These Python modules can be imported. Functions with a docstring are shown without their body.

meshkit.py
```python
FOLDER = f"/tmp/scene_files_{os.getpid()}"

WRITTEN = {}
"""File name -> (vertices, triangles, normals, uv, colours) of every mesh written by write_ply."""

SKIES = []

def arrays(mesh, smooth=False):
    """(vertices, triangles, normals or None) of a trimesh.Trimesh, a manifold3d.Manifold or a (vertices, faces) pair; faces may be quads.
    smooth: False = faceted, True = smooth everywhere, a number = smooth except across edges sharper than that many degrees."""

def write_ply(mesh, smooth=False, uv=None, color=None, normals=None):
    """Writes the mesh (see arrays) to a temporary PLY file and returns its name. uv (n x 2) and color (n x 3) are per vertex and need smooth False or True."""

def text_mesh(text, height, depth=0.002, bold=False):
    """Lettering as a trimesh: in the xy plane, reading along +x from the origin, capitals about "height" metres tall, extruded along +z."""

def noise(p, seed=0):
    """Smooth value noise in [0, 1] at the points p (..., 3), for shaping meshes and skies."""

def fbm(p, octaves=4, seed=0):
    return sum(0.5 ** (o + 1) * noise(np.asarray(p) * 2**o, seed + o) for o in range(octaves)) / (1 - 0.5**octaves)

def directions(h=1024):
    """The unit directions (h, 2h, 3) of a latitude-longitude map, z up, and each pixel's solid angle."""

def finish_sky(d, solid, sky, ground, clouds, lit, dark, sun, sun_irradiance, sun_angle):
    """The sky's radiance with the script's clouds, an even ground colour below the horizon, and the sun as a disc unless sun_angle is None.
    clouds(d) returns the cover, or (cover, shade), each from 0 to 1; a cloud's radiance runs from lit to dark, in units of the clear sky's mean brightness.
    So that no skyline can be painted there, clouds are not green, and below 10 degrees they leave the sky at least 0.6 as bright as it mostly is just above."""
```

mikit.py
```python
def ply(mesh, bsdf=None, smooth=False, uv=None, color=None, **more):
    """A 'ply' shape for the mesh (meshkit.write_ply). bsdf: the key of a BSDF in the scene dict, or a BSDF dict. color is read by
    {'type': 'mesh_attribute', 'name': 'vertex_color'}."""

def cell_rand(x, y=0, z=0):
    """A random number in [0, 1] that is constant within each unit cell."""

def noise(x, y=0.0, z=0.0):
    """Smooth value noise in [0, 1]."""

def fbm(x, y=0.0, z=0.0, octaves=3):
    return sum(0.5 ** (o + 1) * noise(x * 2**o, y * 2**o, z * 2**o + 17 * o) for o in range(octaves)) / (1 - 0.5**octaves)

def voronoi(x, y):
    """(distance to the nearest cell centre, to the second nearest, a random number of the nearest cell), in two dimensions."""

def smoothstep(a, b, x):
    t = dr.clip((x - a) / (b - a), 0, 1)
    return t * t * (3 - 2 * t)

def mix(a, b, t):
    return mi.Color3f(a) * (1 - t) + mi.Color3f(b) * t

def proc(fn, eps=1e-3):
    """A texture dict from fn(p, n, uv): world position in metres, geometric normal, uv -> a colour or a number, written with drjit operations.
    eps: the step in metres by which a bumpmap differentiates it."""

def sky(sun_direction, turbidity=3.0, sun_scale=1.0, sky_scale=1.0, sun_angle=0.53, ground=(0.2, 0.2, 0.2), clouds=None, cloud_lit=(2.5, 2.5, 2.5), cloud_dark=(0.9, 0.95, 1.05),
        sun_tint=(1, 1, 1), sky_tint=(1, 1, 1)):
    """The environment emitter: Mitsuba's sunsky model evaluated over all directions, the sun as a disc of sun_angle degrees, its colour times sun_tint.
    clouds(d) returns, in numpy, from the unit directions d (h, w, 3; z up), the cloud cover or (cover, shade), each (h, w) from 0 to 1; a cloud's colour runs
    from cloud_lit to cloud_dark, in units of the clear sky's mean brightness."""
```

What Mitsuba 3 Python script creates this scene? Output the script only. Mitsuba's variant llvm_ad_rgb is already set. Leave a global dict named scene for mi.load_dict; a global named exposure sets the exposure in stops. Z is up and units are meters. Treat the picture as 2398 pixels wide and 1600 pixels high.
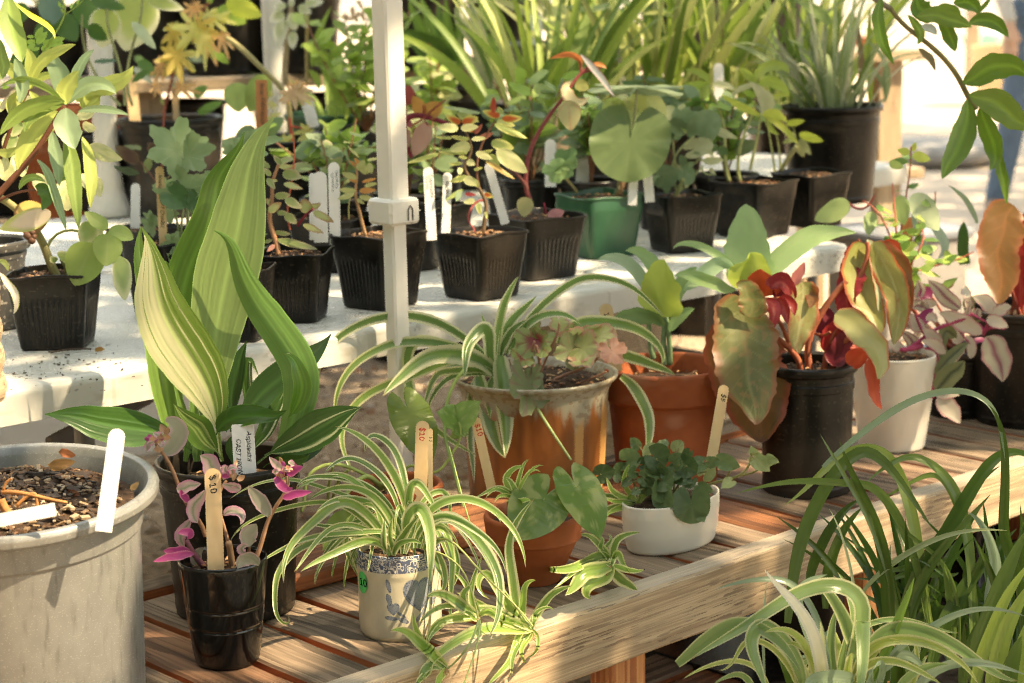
import math, numpy as np, trimesh, mitsuba as mi, drjit as dr, mikit, meshkit
from mikit import noise, fbm, voronoi, cell_rand, smoothstep, mix, proc
from scipy.interpolate import CubicSpline
from shapely.geometry import Polygon, Point, box as sbox
T = mi.ScalarTransform4f
scene, labels = {}, {}
# ------------------------------------------------------------------ camera, light, exposure
FPX = 4500.0                                   # focal length in pixels of the 2398 px wide photograph
PITCH, ROLL = math.radians(10.9), math.radians(1.2)
CAM = np.array([0, 0, 1.19])
FW = np.array([0, math.cos(PITCH), -math.sin(PITCH)])
_u = np.array([0, math.sin(PITCH), math.cos(PITCH)]); _x = np.array([1.0, 0, 0])
RT = math.cos(ROLL) * _x - math.sin(ROLL) * _u
UP = math.sin(ROLL) * _x + math.cos(ROLL) * _u
scene['camera'] = {'type': 'thinlens', 'fov': math.degrees(2 * math.atan(1199 / FPX)), 'fov_axis': 'x', 'near_clip': 0.05, 'far_clip': 400.0,
                   'aperture_radius': 0.0048, 'focus_distance': 2.27,
                   'to_world': T().look_at(origin=CAM.tolist(), target=(CAM + FW).tolist(), up=UP.tolist())}
SUN = np.array([0.604, -0.219, 0.766]); SUN /= np.linalg.norm(SUN)
scene['sky'] = mikit.sky(SUN.tolist(), turbidity=3.5, sun_scale=1.0, sun_tint=(1.0, 0.95, 0.83), sky_tint=(1.08, 1.0, 0.86), ground=(0.34, 0.31, 0.26),
    clouds=lambda d: np.clip((meshkit.fbm(d * [2.2, 2.2, 3.4], 4, 3) - .40) * 5, 0, .85), cloud_lit=(2.7, 2.6, 2.3), cloud_dark=(1.3, 1.3, 1.2))
exposure = 3.12
LEAF_GAIN = 1.1
# ------------------------------------------------------------------ helpers
rng = np.random.default_rng(7)
def nrm(a): a = np.asarray(a, float); return a / (np.linalg.norm(a, axis=-1, keepdims=True) + 1e-12)
def ray(x, y): return FW + RT * (x - 1199) / FPX - UP * (y - 800) / FPX
def pt(x, y, Z): return CAM + ray(x, y) * Z          # the point seen at x, y of the photograph, Z metres in front of the lens
def onz(x, y, z): r = ray(x, y); return CAM + r * ((z - CAM[2]) / r[2])
def depth(p): return float((np.asarray(p) - CAM) @ FW)
K = [0, 0, 1.0]                                  # measuring crop: origin and scale
def crop(ox, oy, s): K[:] = [ox, oy, s]
def c(i): crop([0, 800, 1600][(i - 1) % 3], [0, 530, 1060][(i - 1) // 3], 2.904)
def q(x, y): return K[0] + x / K[2], K[1] + y / K[2]
used = {}
def number(key):
    n = used.get(key, 0); used[key] = n + 1
    return key if n == 0 else f'{key}_{n:03d}'
def add(parent, name, d, label=None):
    key = number(f'{parent}__{name}' if parent else name)
    scene[key] = d
    if label: labels[key] = {'label': label}
    return key
def thing(name, label, cat, group=None, kind=None):
    key = number(name); labels[key] = {'label': label, 'category': cat}
    if group: labels[key]['group'] = group
    return key
def solo(name, d, label=None, cat=None, group=None, kind=None):
    key = number(name); scene[key] = d; e = {}
    for k, v in (('label', label), ('category', cat), ('group', group), ('kind', kind)):
        if v: e[k] = v
    labels[key] = e
    return key
def raw(v, f, nv, bsdf, uv=None, col=None):
    path = meshkit.write_ply((np.asarray(v), np.asarray(f)), False, uv, col, normals=nv)
    return {'type': 'ply', 'filename': path, 'face_normals': False, 'bsdf': {'type': 'ref', 'id': bsdf}}
def grid_faces(n, m, closed=False):
    i, j = np.meshgrid(np.arange(n - 1), np.arange(m if closed else m - 1), indexing='ij')
    a, b = i * m + j, i * m + (j + 1) % m
    return np.concatenate([np.stack([a, b, b + m], -1).reshape(-1, 3), np.stack([a, b + m, a + m], -1).reshape(-1, 3)])
def vnormals(v, f, dup=None):
    n = np.zeros_like(v); fn = np.cross(v[f[:, 1]] - v[f[:, 0]], v[f[:, 2]] - v[f[:, 0]])
    for k in range(3): np.add.at(n, f[:, k], fn)
    if dup is not None:
        s = n[dup[0]] + n[dup[1]]; n[dup[0]] = s; n[dup[1]] = s
    l = np.linalg.norm(n, axis=1, keepdims=True)
    return np.where(l > 1e-14, n / np.maximum(l, 1e-14), [0, 0, 1.0])
def spline(P, n):
    P = np.asarray(P, float)
    if len(P) == 2: return P[0] + (P[1] - P[0]) * np.linspace(0, 1, n)[:, None]
    t = np.r_[0, np.cumsum(np.linalg.norm(np.diff(P, axis=0), axis=1) ** .6)]; t /= t[-1]
    return CubicSpline(t, P)(np.linspace(0, 1, n))
def merge(ms):
    v, f, cs, at = [], [], [], 0
    for m in ms:
        v.append(m[0]); f.append(np.asarray(m[1]) + at); at += len(m[0])
        if len(m) > 2: cs.append(m[2])
    return (np.vstack(v), np.vstack(f), np.vstack(cs)) if cs else (np.vstack(v), np.vstack(f))
def box(cx, cy, cz, sx, sy, sz, rot=0.0, ch=0.004):
    """chamfered box as (v, f), turned by rot about z"""
    h = np.array([sx, sy, sz]) / 2; ch = min(ch, h.min() * .45); p = []
    for sgn in np.ndindex(2, 2, 2):
        s = np.array(sgn) * 2 - 1
        for a in range(3):
            o = h - ch; o[a] = h[a]; p.append(s * o)
    m = trimesh.convex.convex_hull(np.array(p)); v = np.array(m.vertices)
    R = np.array([[math.cos(rot), -math.sin(rot), 0], [math.sin(rot), math.cos(rot), 0], [0, 0, 1]])
    return v @ R.T + [cx, cy, cz], np.array(m.faces)
def plank(p0, p1, w, h, up=(0, 0, 1), ch=0.004, n=10, seed=0, warp=0.0012):
    """a sawn board from p0 to p1 (centre line): width w, height h, chamfered; uv = metres along and round it"""
    p0, p1 = np.asarray(p0, float), np.asarray(p1, float); L = np.linalg.norm(p1 - p0); t = (p1 - p0) / L
    s = nrm(np.cross(t, up)); u = np.cross(s, t); a, b = w / 2, h / 2
    ring = np.array([[-a + ch, b], [a - ch, b], [a, b - ch], [a, -b + ch], [a - ch, -b], [-a + ch, -b], [-a, -b + ch], [-a, b - ch]])
    r = np.random.default_rng(seed); x = np.linspace(0, L, n)
    dv = np.cumsum(r.normal(0, warp * .5, (n, 2)), 0); dv -= dv.mean(0)
    V, UV, F = [], [], []
    off = 10.0 * (seed % 97)
    for k in range(8):
        e0, e1 = ring[k], ring[(k + 1) % 8]; l = np.linalg.norm(e1 - e0); base = len(V) and sum(len(z) for z in V)
        for e, vv in ((e0, 0), (e1, l)):
            V.append(p0 + x[:, None] * t + (e[0] + dv[:, :1]) * s + (e[1] + dv[:, 1:]) * u)
            UV.append(np.stack([x + off, np.full(n, vv + k * .21)], 1))
        i = np.arange(n - 1) + base
        F += [np.stack([i, i + 1, i + n + 1], 1), np.stack([i, i + n + 1, i + n], 1)]
    for end in (0, n - 1):
        base = sum(len(z) for z in V)
        V.append(p0 + x[end] * t + (ring[:, :1] + dv[end, 0]) * s + (ring[:, 1:] + dv[end, 1]) * u)
        UV.append(np.stack([ring[:, 0] * .3 + off + .5, ring[:, 1] * .3 + 3], 1))
        k = np.arange(1, 7) + base
        F.append(np.stack([np.full(6, base), k, k + 1], 1) if end else np.stack([np.full(6, base), k + 1, k], 1))
    return np.vstack(V), np.vstack(F)[:, ::-1], np.vstack(UV)
def plank_ply(*a, bsdf='weathered_wood', **k):
    v, f, uv = plank(*a, **k)
    return mikit.ply((v, f), bsdf, smooth=False, uv=uv)
def tube(P, r, sides=8, n=None, cap=True):
    P = np.asarray(P, float)
    if n: P = spline(P, n)
    t = nrm(np.gradient(P, axis=0)); r = np.broadcast_to(r, (len(P),)) if np.ndim(r) == 0 or len(np.atleast_1d(r)) == len(P) else np.interp(np.linspace(0, 1, len(P)), np.linspace(0, 1, len(r)), r)
    a = np.zeros_like(t); a[0] = nrm(np.cross(t[0], [0.3, 0.2, 0.9] if abs(t[0, 2]) < .8 else [1, 0, 0]))
    for i in range(1, len(P)): a[i] = nrm(a[i - 1] - t[i] * (a[i - 1] @ t[i]))
    b = np.cross(t, a); w = np.arange(sides) * 2 * np.pi / sides
    v = (P[:, None] + r[:, None, None] * (np.cos(w)[None, :, None] * a[:, None] + np.sin(w)[None, :, None] * b[:, None])).reshape(-1, 3)
    f = grid_faces(len(P), sides, True)
    if cap:
        k = len(v); v = np.vstack([v, P[:1], P[-1:]]); j = np.arange(sides)
        f = np.vstack([f, np.stack([np.full(sides, k), (j + 1) % sides, j], 1), np.stack([np.full(sides, k + 1), j + (len(P) - 1) * sides, (j + 1) % sides + (len(P) - 1) * sides], 1)])
    return v, f
def vary(n, col, amt=.12, r=rng): return np.clip(np.asarray(col) * (1 + r.normal(0, amt, (n, 1))), 0, .95)
def colored(m, col, bsdf='matte_color', smooth=True, amt=.05):
    if isinstance(m, trimesh.Trimesh): m = (np.array(m.vertices), np.array(m.faces))
    v, f = m[:2]; cc = m[2] if len(m) > 2 else np.broadcast_to(col, (len(v), 3)) * (1 + amt * (meshkit.noise(v * 90)[:, None] * 2 - 1))
    return mikit.ply((v, f), bsdf, smooth=smooth, color=np.clip(cc, 0, 1))
def lathe(prof, cx, cy, cz, bsdf, seg=72, wob=0.0, rot=0.0, sx=1.0, sy=1.0):
    p = np.asarray(prof, float); n = len(p); w = np.linspace(0, 2 * np.pi, seg + 1)
    r = p[:, :1] * (1 + wob * (np.sin(2 * w + 1)[None] * .6 + np.sin(3 * w)[None] * .4))
    X, Y = r * np.cos(w) * sx, r * np.sin(w) * sy
    v = np.stack([X * math.cos(rot) - Y * math.sin(rot) + cx, X * math.sin(rot) + Y * math.cos(rot) + cy, np.broadcast_to(p[:, 1:2], r.shape) + cz], -1).reshape(-1, 3)
    f = grid_faces(n, seg + 1)
    d0 = np.arange(n) * (seg + 1)
    l = np.r_[0, np.cumsum(np.linalg.norm(np.diff(p, axis=0), axis=1))]
    uv = np.stack([np.broadcast_to(w / (2 * np.pi), (n, seg + 1)), np.broadcast_to(l[:, None], (n, seg + 1))], -1).reshape(-1, 2)
    return raw(v, f, vnormals(v, f, (d0, d0 + seg)), bsdf, uv)
def soften(prof, k=.0012):
    """rounds the corners of a profile so that edges catch the light"""
    out = [prof[0]]
    for a, b, d in zip(prof[:-2], prof[1:-1], prof[2:]):
        a, b, d = map(lambda z: np.array(z, float), (a, b, d)); la, ld = np.linalg.norm(a - b), np.linalg.norm(d - b); s = min(k, la * .4, ld * .4)
        if la < 1e-9 or ld < 1e-9: continue
        p, r_ = b + (a - b) / la * s, b + (d - b) / ld * s
        out += [p, .25 * p + .5 * b + .25 * r_, r_]
    return out + [prof[-1]]
# ------------------------------------------------------------------ leaves
class Plant:
    """A potted plant: its key and the distance of its middle from the lens. Leaves are measured in the photograph, d = centimetres towards the viewer."""
    def __init__(s, key, Z, d0=0.0): s.key, s.Z, s.d0, s.r = key, Z, d0, np.random.default_rng(abs(hash_(key)) % 2**31)
    def xyz(s, P, d):
        P = np.asarray(P, float); return np.array([pt(x, y, s.Z - dd / 100) for (x, y), dd in zip(P, np.broadcast_to(d, len(P)))])
    def clear(s, X):
        """keeps a leaf lying on the bench or hanging over its front rail out of the wood"""
        X = np.array(X); r = X - CAM; under = (X[:, 2] < ZB + .006) & (X @ SB > 1.568)
        k = np.where(under, (ZB + .006 - CAM[2]) / np.minimum(r[:, 2], -1e-3), 1.0); X = CAM + r * np.minimum(k, 1)[:, None]
        r = X - CAM; beh = (X @ SB > 1.560) & (X[:, 2] < ZB + .018)
        k = np.where(beh, (1.560 - CAM @ SB) / np.maximum(r @ SB, 1e-3), 1.0); return CAM + r * np.minimum(k, 1)[:, None]
    on_bench = False
    bulk = None
    def put(s, name, v, f, bsdf, uv, col, label):
        col = np.clip(col * LEAF_GAIN, .004, .92)
        if s.bulk is None: add(s.key, name, mikit.ply((v, f), bsdf, smooth=True, uv=uv, color=col), label)
        else: s.bulk.append((v, f, np.hstack([uv, col])))
    def flush(s):
        """small blurred leaves that cannot be picked apart become one part"""
        v, f, c5 = merge(s.bulk); s.bulk = None
        k = add(s.key, 'foliage', mikit.ply((v, f), 'leaf_surface', smooth=True, uv=c5[:, :2], color=c5[:, 2:])); labels[k] = {'kind': 'stuff'}
    def leaf(s, pts, w, d=None, roll=0, pal=None, prof='strap', fold=.18, n=16, m=7, wave=0.0, d0=None, name='leaf', label=None, twist=0.0, bsdf='leaf_surface', cup=None):
        c2 = [q(*z) for z in np.reshape(pts, (-1, 2))]; c2 = spline(c2, n); t = np.linspace(0, 1, n)
        if d is None: d = s.d0 + s.r.uniform(-4, 5)
        b0 = s.d0 if d0 is None else d0
        dd = b0 + (d - b0) * (t ** 1.3) if np.ndim(d) == 0 else np.interp(t, np.linspace(0, 1, len(d)), d)
        X = s.xyz(c2, dd)
        if s.on_bench: X = s.clear(X)
        s.ribbon(X, w / K[2] * (s.Z - np.mean(dd) / 100) / FPX, roll, pal, prof, fold, m, wave, name, label, twist, bsdf)
    def ribbon(s, X, W, roll=0, pal=None, prof='strap', fold=.18, m=7, wave=0.0, name='leaf', label=None, twist=0.0, bsdf='leaf_surface', face=None):
        n = len(X); t = np.linspace(0, 1, n); tan = nrm(np.gradient(X, axis=0)); V = nrm(CAM - X) if face is None else np.broadcast_to(nrm(face), X.shape)
        side = np.cross(tan, V); l = np.linalg.norm(side, axis=1)
        for i in range(1, n):
            if l[i] < .15: side[i] = side[i - 1]
        side = nrm(side); nor = nrm(np.cross(side, tan)); a = np.radians(roll + twist * t)[:, None]
        side, nor = np.cos(a) * side + np.sin(a) * nor, np.cos(a) * nor - np.sin(a) * side
        hw = W / 2 * PROF[prof](t); S = np.linspace(-1, 1, m)
        if m >= 9: S = np.sign(S) * np.abs(S) ** .75
        off = fold * hw[:, None] * (np.abs(S)[None] ** 1.4) + wave * W * np.sin(t[:, None] * 17 + 3 * S[None] + s.r.uniform(0, 6)) * (S[None] ** 2) * np.minimum(1, hw[:, None] / (W * .2 + 1e-9))
        jg = JAG.get(prof, .03); ph = s.r.uniform(0, 90, 2); e = [1 + jg * ((meshkit.noise(np.stack([t * 9 + ph[i], t * 0, t * 0], -1)) - .5) * 1.6 + (meshkit.noise(np.stack([t * 34 + ph[i], t * 0, t * 0], -1)) - .5) * .8) for i in (0, 1)]
        HW = hw[:, None] * np.where(S[None] < 0, e[0][:, None], e[1][:, None])
        X = X + side * ((meshkit.noise(np.stack([t * 4 + ph[0], t * 0, t * 0], -1)) - .5) * W * .16 * np.sin(np.pi * t))[:, None]
        v = X[:, None] + side[:, None] * (HW * S[None])[..., None] + nor[:, None] * off[..., None]
        tt, ss = np.broadcast_to(t[:, None], (n, m)), np.broadcast_to(S[None], (n, m))
        col = (pal or GREEN)(ss, tt, s.r)
        s.put(name, v.reshape(-1, 3), grid_faces(n, m), bsdf, np.stack([ss * W / 2, tt * np.linalg.norm(X[-1] - X[0])], -1).reshape(-1, 2), col.reshape(-1, 3), label)
    def blade(s, at, tip, w=1.0, d=0.0, roll=0, pal=None, shape='heart', cup=.12, wave=0.0, rings=5, seg=36, name='leaf', label=None, bsdf='leaf_surface', d0=None):
        """a leaf blade spread from its attachment point towards its tip; w = breadth relative to the shape's own"""
        b0 = s.d0 if d0 is None else d0
        A = s.xyz([q(*at)], b0)[0]; B = s.xyz([q(*tip)], b0 + d)[0]
        s.blade3(A, B, w, roll, pal, shape, cup, wave, rings, seg, name, label, bsdf)
    def blade3(s, A, B, w=1.0, roll=0, pal=None, shape='heart', cup=.12, wave=0.0, rings=5, seg=36, name='leaf', label=None, bsdf='leaf_surface', face=None):
        ax = B - A; L = np.linalg.norm(ax); ax = ax / L; V = nrm(CAM - A) if face is None else nrm(face); sd = np.cross(ax, V)
        if np.linalg.norm(sd) < .1: sd = np.cross(ax, [0.5, .3, .8])
        sd = nrm(sd); no = np.cross(sd, ax); a = math.radians(roll); sd, no = math.cos(a) * sd + math.sin(a) * no, math.cos(a) * no - math.sin(a) * sd
        th = np.linspace(-np.pi, np.pi, seg + 1)[:-1]; th = np.sign(th) * np.pi * np.abs(th / np.pi) ** (1.7 if shape == 'ovate' else 1.3 if shape == 'heart' else 1); R = SHAPES2[shape](th)
        rho = np.linspace(0, 1, rings + 1)[1:] ** .8
        x = np.outer(rho, R * np.cos(th)); y = np.outer(rho, R * np.sin(th)) * w
        h = cup * (y ** 2 * 1.6 - .35 * x ** 2) + wave * np.outer(rho ** 3, np.sin(th * 7 + s.r.uniform(0, 6)) + .6 * np.sin(th * 11 + s.r.uniform(0, 6)))
        P = np.concatenate([[[0, 0, 0]], np.stack([x, y, h], -1).reshape(-1, 3)]) * L
        v = A + P[:, :1] * ax + P[:, 1:2] * sd + P[:, 2:] * no
        j = np.arange(seg); f = [np.stack([np.zeros(seg, int), 1 + j, 1 + (j + 1) % seg], 1)]
        for k in range(rings - 1):
            o, p_ = 1 + k * seg, 1 + (k + 1) * seg
            f += [np.stack([o + j, p_ + j, p_ + (j + 1) % seg], 1), np.stack([o + j, p_ + (j + 1) % seg, o + (j + 1) % seg], 1)]
        rr = np.concatenate([[0], np.repeat(rho, seg)]); tt = np.concatenate([[0], np.tile(th, rings)])
        xy = np.concatenate([[[0, 0]], np.stack([x, y], -1).reshape(-1, 2)])
        col = (pal or GREEN_B)(rr, tt, xy, s.r)
        s.put(name, v, np.vstack(f), bsdf, np.concatenate([[[0, 0]], np.stack([x, y], -1).reshape(-1, 2)]) * L, col, label)
    def stem(s, pts, w, d=None, col=(.2, .26, .07), name='stem', taper=.7, sides=7, n=12, label=None, d0=None):
        c2 = spline([q(*z) for z in np.reshape(pts, (-1, 2))], n); t = np.linspace(0, 1, n); b0 = s.d0 if d0 is None else d0
        d = b0 if d is None else d
        X = s.xyz(c2, b0 + (d - b0) * t if np.ndim(d) == 0 else np.interp(t, np.linspace(0, 1, len(d)), d))
        r = w / K[2] * s.Z / FPX / 2
        if s.on_bench: X = s.clear(X)
        m = tube(X, r * (1 - (1 - taper) * t), sides)
        add(s.key, name, colored(m, col, amt=.25), label)
def hash_(k): return sum((i + 1) * ord(ch) * 7919 for i, ch in enumerate(k))
def _p(t, a, b): return np.clip(t, 1e-6, 1) ** a * np.clip(1 - t, 0, 1) ** b
JAG = {'strap': .05, 'lance': .10, 'ovate': .09, 'asp': .045, 'aspt': .06, 'begonia': .15, 'flat': .02}
PROF = {'strap': lambda t: (.5 + .5 * np.clip(t / .3, 0, 1) ** .8) * np.clip(1 - t ** 3.2, 0.015, 1) ** .85,
        'lance': lambda t: np.maximum(.03, _p(t, .75, .8) / .36 * .96 + .05 * (1 - t)) * np.where(t > .97, .4, 1),
        'ovate': lambda t: np.maximum(.02, _p(t, .55, .8) / .385),
        'asp': lambda t: np.maximum(.035, np.sin(np.pi * np.clip((t - .16) / .84, 0, 1) ** .85) ** 1.0 + .07 * (1 - t)),
        'aspt': lambda t: np.maximum(.03, np.sin(np.pi * np.clip((t - .05) / .95, 0, 1) ** .7) ** .85 + .07 * (1 - t)),
        'begonia': lambda t: np.maximum(.03, _p(t, .33, .62) / .52),
        'flat': lambda t: np.clip(1 - t ** 8, .05, 1)}
def _poly(th, p): return p
def _heart(th): c_ = np.abs(th) / np.pi; return np.where(c_ < .62, 1 - .52 * np.sin(np.pi * np.clip(c_ / .62, 0, 1) / 2) ** .62, .48 + .02 * np.sin((c_ - .62) / .38 * np.pi)) * (1 - .75 * np.clip((c_ - .9) / .1, 0, 1)) * (1 + .0 * th)
def _kidney(th): c_ = np.abs(th) / np.pi; return 1.0 + .08 * np.cos(2 * th) - .9 * np.clip((c_ - .9) / .1, 0, 1) ** 1.5 + .05 * np.clip(1 - np.abs(c_ - .72) / .2, 0, 1)
def _oval(th): return .5 * 1.02 / np.sqrt((np.cos(th) / 1.0) ** 2 + (np.sin(th) / .62) ** 2) * 1 + 0 * th
_ox = np.linspace(1e-4, 1, 400) ** 1.5; _oy = .36 * (_ox ** .52 * (1 - _ox) ** .78) / .478; _oa = np.arctan2(_oy, _ox)[::-1]; _or = np.hypot(_ox, _oy)[::-1]
def _ovate(th): return np.interp(np.abs(th), _oa, _or)
def _serr(th): c_ = np.abs(th); return (np.where(c_ < 2.6, .62 + .38 * np.cos(3 * th) ** 2 * np.exp(-c_ * .12), .3) + .035 * np.sign(np.sin(th * 23)))
def _maple(th):
    out = np.full_like(th, .16)
    for a, l in ((0, 1), (.75, .92), (-.75, .92), (1.5, .72), (-1.5, .72), (2.25, .42), (-2.25, .42)):
        out = np.maximum(out, l * np.clip(1 - np.abs(th - a) / .36, 0, 1) ** .55 * .92 + .08 * l)
    return np.where(np.abs(th) > 2.8, .05, out)
def _heuch(th): return .62 + .3 * np.abs(np.cos(2.5 * th)) ** .7 - .4 * np.clip((np.abs(th) - 2.8) / .34, 0, 1) + .03 * np.sign(np.sin(th * 19))
SHAPES2 = {'heart': _heart, 'kidney': _kidney, 'ovate': _ovate, 'serrate': _serr, 'maple': _maple, 'heuchera': _heuch}
# ------------------------------------------------------------------ leaf colours (what the leaf itself has: stripes, margins, veins)
def _n(s, t, k, r, kt=1.0, o=None): o = r.uniform(0, 50) if o is None else o; return meshkit.noise(np.stack([s * k + o, t * kt, np.full_like(s, o)], -1))
def lerp(a, b, w): return np.asarray(a) * (1 - w[..., None]) + np.asarray(b) * w[..., None]
def step(a, b, x): t = np.clip((x - a) / (b - a), 0, 1); return t * t * (3 - 2 * t)
def striped(g=(.17, .27, .06), e=(.62, .62, .34), at=.62, tip=None, g2=None):
    def fn(s, t, r):
        k = r.uniform(.85, 1.15); a = at + r.uniform(-.08, .08)
        col = lerp(np.asarray(g) * k, np.asarray(g2 if g2 is not None else np.asarray(g) * 1.35) * k, _n(s, t, 7, r, .6))
        col = lerp(col, np.asarray(e) * r.uniform(.85, 1.08), step(a - .06, a + .06, np.abs(s)))
        return lerp(col, (.33, .2, .09), step(.965, 1.0, t)) if tip is None else col
    return fn
def plain(g, g2=None, vein=.0, edge=None, tipc=None, amt=.15, mid=None, pin=None, spots=None):
    def fn(s, t, r):
        k = 1 + r.uniform(-amt, amt); a = np.asarray(g) * k; b = np.asarray(g2 if g2 is not None else np.asarray(g) * 1.4) * k
        col = lerp(a, b, .65 * _n(s, t, 3, r, 4) + .35 * _n(s, t, 12, r, 1.0))
        if vein: col = lerp(col, np.asarray(col.mean((0, 1))) * (1 + vein), np.exp(-(s / .07) ** 2))
        if mid is not None: col = lerp(col, mid, np.exp(-(s / .22) ** 2))
        if pin is not None: col = lerp(col, pin, .55 * np.exp(-(np.sin(np.pi * (t * 8 - np.abs(s) * 1.6 + .3 * np.sign(s))) / .16) ** 2) * step(.04, .15, np.abs(s)) + .7 * np.exp(-(s / .05) ** 2))
        if spots is not None: col = lerp(col, spots, .6 * step(.70, .78, _n(s, t, 7, r, 22)) + .45 * step(.5, .85, _n(s, t, 2.2, r, 5)))
        if edge is not None: col = lerp(col, edge, step(.72, .95, np.abs(s) + .2 * (_n(s, t, 4, r, 9) - .5)))
        if tipc is not None: col = lerp(col, tipc, step(.93, 1, t))
        return col
    return fn
def cast(g=(.06, .13, .025), cream=(), c=(.66, .64, .36), mixw=.0, hi=1.5, lo=.75):
    """parallel-veined leaf; cream = (from, to) stripes across it"""
    def fn(s, t, r):
        col = lerp(np.asarray(g) * lo, np.asarray(g) * hi, .7 * _n(s, t, 14, r, .5) + .3 * _n(s, t, 2, r, 2))
        for a, b in cream:
            j = .05 * (_n(s, t, 5, r, 9) - .5)
            col = lerp(col, np.asarray(c) * (1 + .12 * (_n(s, t, 18, r, .4)[..., None] - .5)), step(a - .025, a + .025, s + j) * (1 - step(b - .025, b + .025, s + j)) * (.82 + .18 * step(.3, .55, _n(s, t, 16, r, 1.2))))
        return lerp(lerp(col, np.asarray(g) * 2.1, np.exp(-(s / .025) ** 2) * .5), np.asarray(g) * 2.4, step(.95, 1, np.abs(s)) * .6)
    return fn
GREEN = plain((.15, .25, .05))
def bplain(g, g2=None, vein=None, edge=None, mid=None, amt=.15, ew=(.72, .92), mott=0.0, nv=9):
    def fn(rr, tt, xy, r):
        k = 1 + r.uniform(-amt, amt); p = np.stack([xy[:, 0] * 5, xy[:, 1] * 5, np.full(len(xy), r.uniform(0, 99))], -1)
        n = meshkit.noise(p); col = lerp(np.asarray(g) * k, np.asarray(g2 if g2 is not None else np.asarray(g) * 1.4) * k, n)
        if mott: col = lerp(col, np.asarray(edge if edge is not None else (.5, .5, .2)), mott * step(.55, .68, meshkit.noise(p * 1.7 + 31)))
        if mid is not None: col = lerp(col, mid, 1 - step(.25, .7, rr))
        if edge is not None and not mott: col = lerp(col, edge, step(ew[0], ew[1], rr + .12 * (n - .5)))
        if vein is not None: col = lerp(col, vein, np.exp(-(np.sin(tt * nv / 2) / .16) ** 2) * .6 * (rr > .05))
        return col
    return fn
GREEN_B = bplain((.15, .26, .05))
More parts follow.
